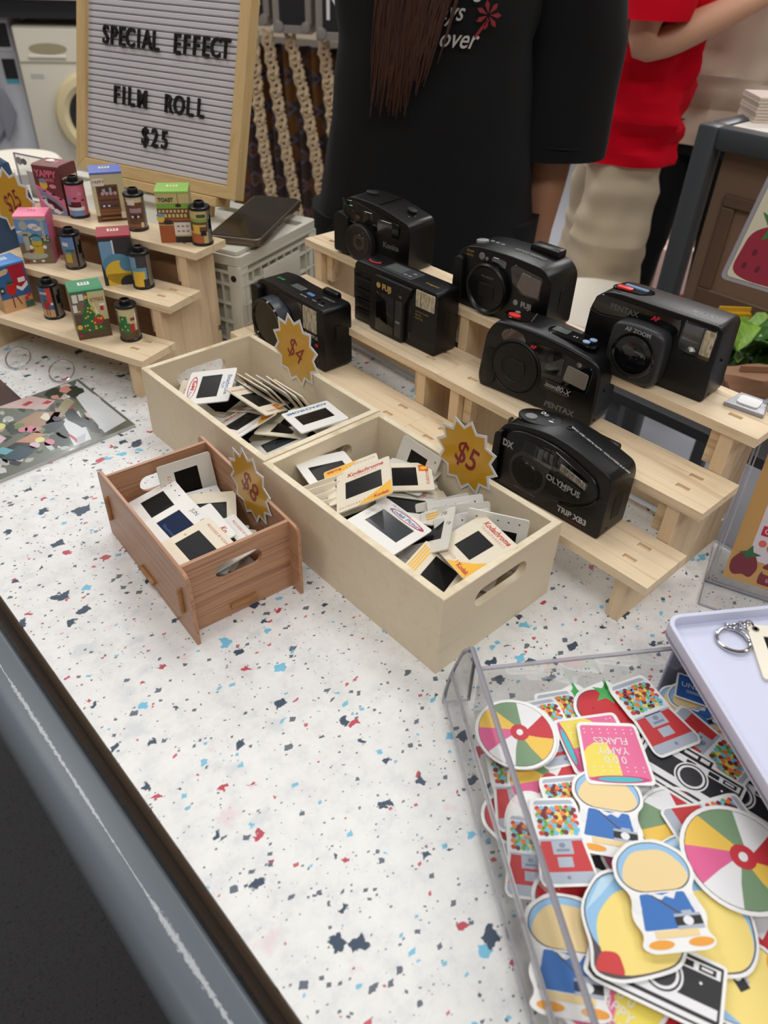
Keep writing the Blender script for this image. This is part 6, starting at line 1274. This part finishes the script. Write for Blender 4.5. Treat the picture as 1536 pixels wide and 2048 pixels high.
# ---------------------------------------------------------------- washing machines along the back left
WWH = mat('appliance_white', (208, 210, 216), .35); WCR = mat('appliance_cream', (206, 200, 184), .4); DKG = mat('appliance_dark', (36, 38, 42), .3)
def washer(px, py, d, label, body, trim, new):
    c = far(px, py, d); z0 = FLOOR; h = c.z-z0
    t = thing('washing_machine', label, 'washing machine', Matrix.Translation((c.x, c.y, z0)) @ Matrix.Rotation(HALL+rad(10), 4, 'Z'))
    w_ = .60; F = frame((0, 0, 0), (1, 0, 0), (0, 0, 1))
    G(F).prism(rr(0, .02, w_, h, .012), 0, -.56, .008, 2).obj('cabinet', body, t)
    for x in (.05, w_-.05): G().box(x-.02, .02, 0, x+.02, .06, .0199).obj('foot', DKG, t)
    for y in (.50,): G().box(.05, y-.02, 0, w_-.05, y+.02, .0199).obj('foot', DKG, t)
    G(F).prism(rr(.006, h-.145, w_-.006, h-.012, .006), 0, .006, .002, 1).obj('control_panel', body, t)
    dc = (w_*.52, h*.52)
    FD = F @ Matrix.Translation((dc[0], dc[1], 0))
    G(FD).lathe([(0, 0), (.195, 0), (.195, .018), (.180, .034), (.150, .040), (.128, .026), (.125, .012), (0, .012)], 48).obj('door_ring', trim, t)
    G(FD).lathe([(0, .014), (.10, .030), (.125, .020), (.126, .013), (0, .013)], 40).obj('door_glass', mat('washer_glass', (30, 32, 36), .08, spec=.7), t)
    if new:
        G(F).prism(rr(.36, h-.125, .585, h-.03, .006), .006, .010).obj('display', DKG, t); G(F).prism(rr(.525, h-.26, .585, h-.175, .003), 0, .002).obj('label_print', DKG, t); G(F).prism(rr(.525, h-.280, .585, h-.261, .001), 0, .002).obj('label_print', C_(90, 180, 200), t)
        G(F).prism(fillet([(.44, h-.73), (.56, h-.73), (.545, h-.65), (.50, h-.60), (.46, h-.64)], .02), 0, .001).obj('logo_print', C_(60, 140, 180), t)
        G(FD).prism(fillet([(.16, -.16), (.235, -.03), (.20, .08), (.15, .12)], .02), .030, .045, .006, 2).obj('door_handle', trim, t)
    else:
        G(F).prism(ell(.145, h-.09, .085, .022, 24), .006, .008).obj('drawer_recess', mat('recess_tan', (150, 138, 110), .5), t); G(F).prism(rr(.05, h-.13, .22, h-.116, .004), .006, .012, .003, 1).obj('drawer_lip', body, t)
        for k in range(3): G(F @ Matrix.Translation((.34+.07*k, h-.08, .006))).lathe([(0, 0), (.018, 0), (.016, .014), (0, .014)], 20).obj('dial', body, t)
        G(F).prism(rr(.04, h-.215, .10, h-.195, .002), 0, .001).obj('badge_print', C_(170, 172, 164), t)
    return t, c
WD = 3.45
washer(20, 50, WD, 'cream front loading washing machine with round cream door ring, behind the letter board', WCR, mat('door_cream', (206, 192, 150), .4), False)
washer(-262, 26, WD, 'white front loading washing machine with grey door ring, at the left edge', WWH, mat('door_grey', (140, 142, 150), .35, .3), True)
c = far(20, 45, WD); ct = thing('counter', 'white counter top with a dark underside over the washing machines', 'counter', Matrix.Translation((c.x, c.y, 0)) @ Matrix.Rotation(HALL+rad(10), 4, 'Z'))
zt = far(20, 45, WD).z
G().box(-1.2, -.06, zt+.095, .70, .60, zt+.135, .003, 1).obj('worktop', mat('counter_white', (232, 226, 216), .4), ct); G().box(-1.2, -.03, zt+.022, .70, .58, zt+.0948).obj('apron', DKG, ct)
for x in (-1.17, .66): G().box(x, 0, FLOOR, x+.03, .05, zt+.0218).obj('leg', DKG, ct)
p = far(95, 4, WD+.1); t = thing('black_bag', 'black bag standing on the white counter at the upper left', 'bag', Matrix.Translation((p.x, p.y, zt+.1352)) @ Matrix.Rotation(HALL, 4, 'Z'))
G().box(-.09, -.05, 0, .09, .08, .15, .02, 3).obj('bag_body', BLKM, t); G().tube([(-.05, 0, .148), (-.045, 0, .20), (.045, 0, .20), (.05, 0, .148)], .008, 8).obj('strap', BLKM, t)

# ---------------------------------------------------------------- flight cases over a patterned curtain with macrame bands
CSM = mat('case_black', (30, 30, 33), .5); ALU = mat('case_aluminium', (176, 172, 166), .35, .7)
cp = far(560, 88, 2.35)
for k, (px0, px1, lb) in enumerate([(440, 541, 'black flight case with metal edges nearest the letter board'), (547, 624, 'black flight case with metal edges, middle of the row'), (632, 760, 'black flight case with metal edges lettered in white, nearest the black shirt')]):
    d = 2.35-.05*k; a = far(px0, 58+(px0-500)*.17, d); b = far(px1, 58+(px1-500)*.17, d); wv = (b-a); wv.z = 0; L_ = wv.length
    t = thing('flight_case', lb, 'case', Matrix.Translation((a.x, a.y, a.z)) @ Matrix.Rotation(math.atan2(wv.y, wv.x), 4, 'Z'), 'black flight cases')
    G().box(.004, .004, .004, L_-.004, .30, .36).obj('case_body', CSM, t, smooth=0)
    for x0, x1, z0, z1 in ((0, L_, 0, .022), (0, L_, .342, .364), (0, .020, .0222, .3418), (L_-.020, L_, .0222, .3418)): G().box(x0, 0, z0, x1, .304, z1, .002, 1).obj('edge_strip', ALU, t, smooth=0)
    for x in (.018, L_-.018): G(frame((x, -.0005, .018), (1, 0, 0), (0, 0, 1))).lathe([(0, 0), (.016, 0), (.014, .006), (0, .008)], 16).obj('corner_cap', ALU, t)
    if k == 2: text('lettering', 'M', .11, WHT, t, frame((L_*.33, .0035, .085), (1, 0, 0), (0, 0, 1)), xs=.9); G(frame((0, .0035, 0), (1, 0, 0), (0, 0, 1))).flat(rect(L_*.52, .03, L_*.62, .16), .0003).obj('red_print', RED, t, smooth=0)
    if k == 0: text('lettering', 'A', .10, WHT, t, frame((L_*.62, .0035, .085), (1, 0, 0), (0, 0, 1)))
ca = far(430, 78, 2.42); cb = far(760, 130, 2.30); wv = cb-ca; wv.z = 0; CL = wv.length
CTM = Matrix.Translation((ca.x, ca.y, 0)) @ Matrix.Rotation(math.atan2(wv.y, wv.x), 4, 'Z')
t = thing('case_bench', 'dark bench carrying the flight cases behind the curtain', 'bench', CTM)
G().box(-.1, .05, ca.z-.06, CL+.1, .45, ca.z-.035).obj('bench_top', DKG, t, smooth=0)
for x in (-.09, CL+.06):
    for y in (.06, .41): G().box(x, y, FLOOR, x+.03, y+.03, ca.z-.0602).obj('leg', DKG, t, smooth=0)
def curtain_mat():
    m = mat('curtain_cloth', (70, 46, 28), .9); N, L, b = nodes(m); tc = N.new('ShaderNodeTexCoord'); mp = N.new('ShaderNodeMapping'); mp.inputs['Scale'].default_value = (15, 0, 15); mp.inputs['Rotation'].default_value = (0, rad(45), 0); L.new(tc.outputs['Object'], mp.inputs[0])
    ck = N.new('ShaderNodeTexChecker'); ck.inputs['Scale'].default_value = 1; ck.inputs[1].default_value = lin((104, 64, 20)); ck.inputs[2].default_value = lin((62, 46, 42)); L.new(mp.outputs[0], ck.inputs[0])
    v = N.new('ShaderNodeTexVoronoi'); v.inputs['Scale'].default_value = 1; v.inputs['Randomness'].default_value = 0; v.distance = 'CHEBYCHEV'; L.new(mp.outputs[0], v.inputs['Vector'])
    r = ramp(N, [(0, (0, 0, 0)), (.16, (0, 0, 0)), (.18, (255, 255, 255)), (.27, (255, 255, 255)), (.29, (0, 0, 0))]); L.new(v.outputs['Distance'], r.inputs['Fac'])
    mx = N.new('ShaderNodeMix'); mx.data_type = 'RGBA'; L.new(r.outputs[0], mx.inputs[0]); L.new(ck.outputs[0], mx.inputs[6]); mx.inputs[7].default_value = lin((92, 80, 92)); L.new(mx.outputs[2], b.inputs['Base Color']); return m
rows = []
for j in range(2):
    z = ca.z-.002 if j == 0 else FLOOR+.02; rows.append([Vector((CL*i/80, .030+.012*sin(i*.9), z)) for i in range(81)]+[Vector((CL*i/80, .033+.012*sin(i*.9), z)) for i in range(80, -1, -1)])
tg = G().loft(rows).obj('patterned_curtain', curtain_mat(), None, CTM); tag(tg, 'dark orange and purple patterned curtain below the flight cases', 'curtain')
MAC = mat('macrame_cord', (206, 184, 150), .85, bump=.6, bscale=160)
def macrame(p_top, p_bot, wd, label, bend=0):
    A = CTM.inverted() @ p_top; B = CTM.inverted() @ p_bot
    t = thing('macrame_band', label, 'wall hanging', CTM @ Matrix.Translation((A.x, 0, 0)), 'cream macrame bands')
    n = 34; g1, g2, g3 = [], [], []
    for i in range(n+1):
        u = i/n; x = (B.x-A.x)*u+bend*sin(pi*u); z = A.z+(B.z-A.z)*u; y = .000
        for lst, s_, ph in ((g1, -1, 0), (g2, 1, 0), (g3, 0, 1)):
            lst.append((x+s_*wd*.32+wd*.10*sin(i*2.2+ph*3), y+.007*cos(i*2.2+ph*2), z))
    for nm, l_, r in (('side_cord', g1, wd*.17), ('side_cord', g2, wd*.17), ('knotted_core', g3, wd*.15)): G().tube(l_, r, 8).obj(nm, MAC, t)
    g = G()
    for i in range(n):
        u = (i+.5)/n; x = (B.x-A.x)*u+bend*sin(pi*u); z = A.z+(B.z-A.z)*u
        g.tube([(x-wd*.46, .004, z+.010), (x, -.012, z-.004), (x+wd*.46, .004, z+.010)], wd*.10, 6)
    tag(g.obj('knots', MAC, t), kind='stuff')
for a_, b_, wd, lb, bd in [((505, 62), (549, 420), .040, 'cream macrame band nearest the letter board', -.012), ((533, 62), (598, 440), .040, 'second cream macrame band from the letter board', -.004), ((578, 70), (650, 440), .040, 'third cream macrame band from the letter board', .012), ((646, 84), (672, 440), .040, 'cream macrame band beside the black shirt', .012)]:
    macrame(on_plane(*a_, CTM @ Vector((0, 0, 0)), CTM.to_3x3() @ Vector((0, 1, 0))), on_plane(*b_, CTM @ Vector((0, 0, 0)), CTM.to_3x3() @ Vector((0, 1, 0))), wd, lb, bd)
# a few things seen between the people
p = far(1340, 470, 2.9); t = thing('shopping_bag', 'pink and red shopping bag on the floor behind the black trousers', 'bag', Matrix.Translation((p.x, p.y, FLOOR)) @ Matrix.Rotation(HALL, 4, 'Z'))
G().box(-.10, -.06, .0, .10, .06, .26, .01, 2).obj('bag_body', C_(226, 190, 180, .7), t); G().box(-.102, -.062, .0, .102, .062, .09, .01, 2).obj('red_base', C_(150, 30, 40, .7), t); G().tube([(-.05, 0, .258), (-.04, 0, .34), (.04, 0, .34), (.05, 0, .258)], .006, 8).obj('handle', C_(226, 190, 180, .7), t)
p = far(1500, 130, 3.2); t = thing('tan_cabinet', 'plain tan cabinet at the right edge behind the beige shirt', 'cabinet', Matrix.Translation((p.x, p.y, FLOOR)) @ Matrix.Rotation(HALL, 4, 'Z'))
G().box(-.10, 0, 0, .9, .45, 1.5, .004, 1).obj('cabinet_body', C_(186, 146, 104, .6), t); G().box(-.08, -.018, .05, .38, -.0002, 1.47, .003, 1).obj('door', C_(192, 152, 110, .6), t); G().box(.40, -.018, .05, .88, -.0002, 1.47, .003, 1).obj('door', C_(192, 152, 110, .6), t)
# ---------------------------------------------------------------- people
SKIN = mat('skin', (178, 128, 98), .5); SKIN2 = mat('skin_light', (206, 156, 126), .5)
def person(label, M, k, joints, skin, hair, arm=1, girth=1):
    """one continuous body grown around a skeleton; x right, -y the way it faces, feet on z = 0, k scales a 1.65 m figure"""
    t = thing('person', label, 'person', M)
    V, E, R_ = [], [], []
    def v(p, r, link=None):
        V.append((p[0]*k, p[1]*k, p[2]*k)); R_.append(r*k); i = len(V)-1
        if link is not None: E.append((link, i))
        return i
    J = dict(joints)
    pel = v((0, 0, .90), .115*girth); be = v((0, .0, 1.02), .108*girth, pel); ch = v((0, .0, 1.18), .118, be); sh = v((0, .008, 1.31), .085, ch)
    nk = v((0, .004, 1.395), .050, sh); hd0 = v((0, -.010, 1.455), .060, nk); hd1 = v((0, -.005, 1.525), .078, hd0); hd2 = v((0, .004, 1.585), .070, hd1); v((0, .006, 1.625), .040, hd2)
    v((0, -.086, 1.500), .010, hd1)                                    # nose
    for s in (-1, 1):
        side = 'l' if s < 0 else 'r'
        v((s*.080, .010, 1.51), .012, hd1)                             # ear
        a = v((s*.155, .010, 1.315), .052*arm**.5, sh); el = J.get('elbow_'+side, (s*.205, .02, 1.03)); wr = J.get('wrist_'+side, (s*.215, -.03, .80))
        mid = [(p+q)/2 for p, q in zip((s*.155, .010, 1.315), el)]; m = v(mid, .046*arm, a); e = v(el, .038*arm, m)
        mid = [p*.6+q*.4 for p, q in zip(el, wr)]; m = v(mid, .036*arm, e); w_ = v(wr, .024, m)
        d = (Vector(wr)-Vector(el)).normalized(); sd = d.cross(Vector((0, 1, 0))); sd = sd.normalized() if sd.length > .1 else Vector((1, 0, 0)); nn = sd.cross(d)
        pm = v(Vector(wr)+d*.05, .030, w_)
        for f, (off, ln) in enumerate(((-.030, .060), (-.010, .072), (.010, .068), (.029, .052))):
            b = v(Vector(wr)+d*.085+sd*off, .0095, pm); c = v(Vector(wr)+d*(.085+ln*.5)+sd*off*1.1+nn*.006*s, .0085, b); v(Vector(wr)+d*(.083+ln*.95)+sd*off*1.1+nn*.020*s, .0070, c)
        b = v(Vector(wr)+d*.035-sd*.034, .012, pm); c = v(Vector(wr)+d*.065-sd*.052+nn*.008, .010, b); v(Vector(wr)+d*.088-sd*.056+nn*.014, .008, c)
        hp = v((s*.090*girth, 0, .86), .100*girth, pel); kn = J.get('knee_'+side, (s*.095, -.015, .48)); an = J.get('ankle_'+side, (s*.095, .015, .085))
        th_ = v([(p+q)/2 for p, q in zip((s*.090, 0, .86), kn)], .078*girth, hp); kk = v(kn, .058*girth, th_); cf = v([p*.65+q*.35 for p, q in zip(kn, an)], .054, kk); aa = v(an, .036, cf)
        hl = v((an[0], an[1]+.02, .030), .028, aa); bl = v((an[0]+s*.01, an[1]-.13, .026), .025, hl); v((an[0]+s*.012, an[1]-.19, .020), .018, bl)
    me = bpy.data.meshes.new('body'); me.from_pydata(V, E, []); o = bpy.data.objects.new('body', me); COL.objects.link(o)
    sk = o.modifiers.new('skin', 'SKIN'); sk.use_smooth_shade = True; sk.branch_smoothing = .3
    if not me.skin_vertices: raise RuntimeError('no skin layer')
    for i, r in enumerate(R_): me.skin_vertices[0].data[i].radius = (r, r*(.82 if i in (pel, be, ch, sh) else 1)); me.skin_vertices[0].data[i].use_root = (i == 0)
    ss = o.modifiers.new('subd', 'SUBSURF'); ss.levels = 1; ss.render_levels = 1
    bpy.context.view_layer.update(); m2 = bpy.data.meshes.new_from_object(o.evaluated_get(bpy.context.evaluated_depsgraph_get())); o.modifiers.clear(); o.data = m2; m2.materials.clear(); m2.materials.append(skin)
    for p in m2.polygons: p.use_smooth = True
    bpy.data.meshes.remove(me); o.parent = t
    for s in (-1, 1):
        G(Matrix.Translation((s*.032*k, -.064*k, 1.525*k))).lathe([(0, -.011), (.008, -.008), (.011, 0), (.008, .008), (0, .011)], 14).obj('eye', C_(236, 232, 226), t)
        G(Matrix.Translation((s*.032*k, -.0725*k, 1.525*k))).lathe([(0, -.005), (.005, 0), (0, .005)], 10).obj('iris', C_(50, 34, 26), t)
    G().tube([(-.024*k, -.066*k, 1.458*k), (0, -.074*k, 1.455*k), (.024*k, -.066*k, 1.458*k)], .005*k, 8).obj('mouth', C_(160, 84, 78), t)
    Rg = []
    for i in range(8):
        u = i/7; z = (1.44+.215*u)*k; a = .094*k*max(.12, (1-u**3.2))**.5
        Rg.append([Vector((a*cos(b), .020*k+(a*1.02*sin(b) if sin(b) > 0 else a*.52*sin(b)), z+(.02*k if sin(b) < -.3 and i == 0 else 0)*0)) for b in [2*pi*j/26 for j in range(26)]])
    Rg = [[Vector((q.x, max(q.y, -.048*k), q.z)) for q in r] for r in Rg] if True else Rg
    G().loft(Rg).obj('hair', hair, t)
    return t
def garment(t, name, m, parts, k, wr=.004, seed=0, M=None):
    "parts: lists of (centre, rx, ry, flatness) rings joined into tubes of cloth"
    g = G(); n = 56
    for axis, rings, fold in parts:
        Rs = []
        for j, (c, rx, ry, fl) in enumerate(rings):
            c = Vector(c)*k; row = []
            for i in range(n):
                a = 2*pi*i/n; ca, sa = cos(a), sin(a); x = abs(ca)**(2/fl)*(1 if ca >= 0 else -1); y = abs(sa)**(2/fl)*(1 if sa >= 0 else -1)
                if axis == 'z': d = Vector((x*rx, y*ry, 0))
                else:
                    ax = Vector(axis).normalized(); s1 = ax.cross(Vector((0, 1, 0))).normalized(); s2 = ax.cross(s1); d = s1*x*rx+s2*y*ry
                p = c+d*k
                w_ = fold*noise.noise(Vector((p.x*9+seed, p.y*9, p.z*26)))+fold*.7*noise.noise(Vector((p.x*22+seed, p.y*22, p.z*9)))
                if d.length > 1e-5: p = p+d.normalized()*w_*wr/.004
                row.append(p)
            Rs.append(row)
        # a doubled edge gives the cloth its thickness
        ins = [c_+(sum(Rs[0], Vector())/n-c_)*.03 for c_ in Rs[0]]
        g.loft([ins]+Rs)
    return g.obj(name, m, t)
def lerp_rings(ctrl, n):
    out = []
    for i in range(n):
        u = i/(n-1)*(len(ctrl)-1); j = min(int(u), len(ctrl)-2); f = u-j; f = f*f*(3-2*f); a, b = ctrl[j], ctrl[j+1]
        out.append((tuple(p+(q-p)*f for p, q in zip(a[0], b[0])), a[1]+(b[1]-a[1])*f, a[2]+(b[2]-a[2])*f, a[3]+(b[3]-a[3])*f))
    return out
def stand(px, py, depth, face):
    p = far(px, py, depth); return Matrix.Translation((p.x, p.y, FLOOR+.001)) @ Matrix.Rotation(HALL+face, 4, 'Z')
TEE = mat('black_cotton', (8, 8, 10), .95, bump=.15, bscale=900); TROU = mat('black_trousers', (8, 8, 10), .95); REDT = mat('red_cotton', (208, 2, 32), .95, spec=.2, bump=.15, bscale=900); KHAKI = mat('khaki_cotton', (196, 180, 154), .85, bump=.15, bscale=700); BEIGE = mat('beige_cotton', (206, 190, 168), .85, bump=.15, bscale=700)
SHOE = mat('white_shoe', (214, 212, 206), .5); HAIRM = grain('brown_hair', [(34, 18, 14), (72, 40, 28), (48, 27, 20)], (160, 160, 12), .45, .6, bump=.2); HAIRB = mat('black_hair', (24, 20, 18), .5)
def shoes(t, k, pts):
    for x, y in pts: G(Matrix.Translation((x*k, y*k, 0))).prism(fillet([(-.045, .06), (.045, .06), (.050, -.10), (.030, -.205), (-.030, -.205), (-.050, -.10)], .02), 0, .062, .014, 2).obj('shoe', SHOE, t)

# the one in black, nearest, behind the front riser
t = person('person in an oversized black T-shirt with long brown hair, standing behind the cameras', stand(858, 300, 1.27, 0), .985,
           dict(elbow_r=(.208, .030, 1.02), wrist_r=(.206, -.0, .78), elbow_l=(-.07, .215, 1.07), wrist_l=(.10, .22, .98)), SKIN, HAIRM, arm=1.4); k = .985
TZ = lerp_rings([((0, -.0, .72), .205, .150, 2.6), ((0, 0, .90), .178, .142, 2.6), ((0, 0, 1.10), .152, .135, 2.6), ((0, .0, 1.26), .172, .120, 2.6), ((0, .006, 1.325), .205, .095, 2.4), ((0, .006, 1.378), .125, .078, 2.3), ((0, .006, 1.402), .066, .064, 2)], 30)
sl = lambda s: lerp_rings([((.212, .02, .935), .090, .092, 2.4), ((.215, .02, 1.10), .086, .094, 2.3), ((.185, .01, 1.26), .082, .090, 2.2), ((.165, .01, 1.305), .066, .078, 2.1), ((.12, .006, 1.338), .05, .06, 2)], 16) if s > 0 else lerp_rings([((-.07, .215, 1.09), .070, .072, 2.4), ((-.10, .17, 1.16), .072, .078, 2.3), ((-.150, .06, 1.26), .078, .088, 2.2), ((-.160, .015, 1.305), .066, .078, 2.1), ((-.12, .006, 1.338), .05, .06, 2)], 16)
garment(t, 't_shirt', TEE, [('z', TZ, .006)]+[((.02, 0, -1), sl(1), .003), ((0, .5, -.86), sl(-1), .003)], k, seed=1)
g = G()
for s in (1,): g.tube([(s*.212*k+.0915*k*cos(a), .02*k+.0935*k*sin(a), .957*k) for a in [2*pi*i/40 for i in range(40)]], .0012, 6, closed=True)
g.obj('sleeve_seam', TEE, t)
garment(t, 'trousers', TROU, [((0, 0, -1), lerp_rings([((s*.095, .01, .10), .085, .085, 2), ((s*.095, 0, .5), .095, .10, 2), ((s*.088, 0, .84), .115, .12, 2)], 14), .004) for s in (-1, 1)]+[('z', lerp_rings([((0, 0, .76), .17, .125, 2.3), ((0, 0, .95), .16, .12, 2.3)], 6), .003)], k)
shoes(t, k, [(-.095, .02), (.095, .02)])
def on_shirt(x, z): # front surface of the shirt
    rx = .152+.026*max(0, min(1, (1.10-z)/.2)); ry = .135+.007*max(0, min(1, (1.10-z)/.2)); return -ry*max(.05, 1-abs(x/rx)**2.6)**(1/2.6)-.005
SCRP = mat('script_white', (206, 202, 198), .7)
for s_, x, z, sz, m in (('things', .034, 1.172, .032, SCRP), ('always', -.006, 1.143, .032, SCRP), ('over', .024, 1.110, .034, SCRP)):
    o = text('shirt_print', s_, sz, m, t, Matrix(), shear=.45, bold=.0002, xs=.85, align='CENTER'); o.data = o.data.copy()
    for v_ in o.data.vertices: xx, zz = x+v_.co.x, z+v_.co.y-.03*v_.co.x; v_.co = (xx*k, on_shirt(xx, zz)*k-.001, zz*k)
g = G(frame((.066*k, on_shirt(.066, 1.1)*k-.0045, 1.140*k), (1, 0, 0), (0, 0, 1)))
for a in range(7): g.flat([(.010*cos(a*.9)*.2, .010*sin(a*.9)*.2), (.013*cos(a*.9+.25), .013*sin(a*.9+.25)), (.018*cos(a*.9), .018*sin(a*.9)), (.013*cos(a*.9-.25), .013*sin(a*.9-.25))])
g.flat([(-.002, -.005), (-.018, -.026), (-.015, -.028), (.002, -.006)]); g.obj('flower_print', C_(150, 40, 48), t, smooth=0)
q = random.Random(11); g = G()
for i in range(190):
    x0 = q.uniform(-.066, .100); xt = -.050+.42*(x0-.015)+q.uniform(-.016, .016); zt_ = 1.008+q.uniform(0, .08)+max(0, x0-.01)*.9
    P = []
    for j in range(13):
        u = j/12; x = x0+(xt-x0)*u+.004*sin(5*u+i); z = 1.42+(zt_-1.42)*u; y = -.02-.125*min(1, u*2.2)-.016-.012*q.random()*(1 if j == 6 else .6)
        
        if u < .26:
            f_ = u/.26; f_ = f_*f_*(3-2*f_); xs = -.088 if x0 < .02 else .088
            x = xs+(x-xs)*f_; y = .010+(y-.010)*f_; z = 1.56+(z-1.56)*f_
        P.append((x*k, y*k, z*k))
    g.tube(P, .0024, 5, rr=[.0036]*7+[.0034, .0032, .0030, .0026, .0018, .0006])
tag(g.obj('hair_lock', HAIRM, t), kind='stuff')
# the one in red, seen from the side
t = person('person in a red T-shirt and khaki shorts standing sideways behind the black shirt', stand(1262, 200, 1.76, rad(86)), 1.0,
           dict(elbow_l=(-.20, .045, 1.02), wrist_l=(-.14, -.20, 1.13), elbow_r=(.20, .045, 1.02), wrist_r=(.10, -.22, 1.14)), SKIN2, HAIRB, girth=.8); k = 1.0
garment(t, 't_shirt', REDT, [('z', lerp_rings([((0, .0, .795), .166, .114, 2.3), ((0, -.012, .90), .165, .112, 2.3), ((0, -.014, 1.02), .165, .114, 2.3), ((0, 0, 1.2), .175, .115, 2.3), ((0, .006, 1.315), .205, .095, 2.4), ((0, .006, 1.378), .125, .078, 2.2), ((0, .006, 1.402), .066, .064, 2)], 56), .019)]+[((.03*s, 0, -1), lerp_rings([((s*.195, .03, 1.08), .066, .072, 2.2), ((s*.185, .02, 1.2), .072, .078, 2.2), ((s*.165, .012, 1.29), .070, .075, 2), ((s*.12, .01, 1.335), .055, .060, 2)], 12), .004) for s in (-1, 1)], k, seed=4, wr=.006)
garment(t, 'shorts', KHAKI, [((0, 0, -1), lerp_rings([((s*.088, -.005, .47), .085, .086, 2.2), ((s*.088, 0, .62), .088, .092, 2.2), ((s*.074, 0, .82), .074, .080, 2.2)], 40), .008) for s in (-1, 1)]+[('z', lerp_rings([((0, 0, .77), .150, .092, 2.3), ((0, 0, .88), .12, .075, 2.3)], 8), .003)], k, seed=9, wr=.006)
shoes(t, k, [(-.095, .02), (.095, .02)])
# the one in beige, farthest
t = person('person in a beige T-shirt and black trousers, farthest back at the right', stand(1412, 300, 2.05, rad(150)), 1.02,
           dict(elbow_l=(-.225, .03, 1.04), wrist_l=(-.19, -.16, 1.0), elbow_r=(.225, .03, 1.04), wrist_r=(.19, -.16, 1.0), ankle_l=(-.13, .03, .085), knee_l=(-.12, -.01, .48)), SKIN2, HAIRB, girth=.85); k = 1.02
garment(t, 't_shirt', BEIGE, [('z', lerp_rings([((0, 0, .765), .155, .115, 2.4), ((0, 0, .92), .160, .118, 2.4), ((0, 0, 1.2), .172, .115, 2.4), ((0, .006, 1.315), .205, .095, 2.4), ((0, .006, 1.378), .125, .078, 2.2), ((0, .006, 1.402), .066, .064, 2)], 48), .016)]+[((.03*s, 0, -1), lerp_rings([((s*.225, .03, 1.0), .070, .075, 2.2), ((s*.20, .02, 1.2), .074, .08, 2.2), ((s*.165, .012, 1.29), .072, .077, 2), ((s*.12, .01, 1.335), .055, .060, 2)], 12), .004) for s in (-1, 1)], k, seed=14, wr=.006)
garment(t, 'trousers', TROU, [((0, 0, -1), lerp_rings([((s*.125, .015, .09), .060, .065, 2), ((s*.110, 0, .48), .068, .076, 2), ((s*.082, 0, .82), .088, .105, 2)], 18), .004) for s in (-1, 1)]+[('z', lerp_rings([((0, 0, .74), .146, .104, 2.3), ((0, 0, .90), .125, .09, 2.3)], 6), .003)], k)
shoes(t, k, [(-.13, .03), (.095, .02)])
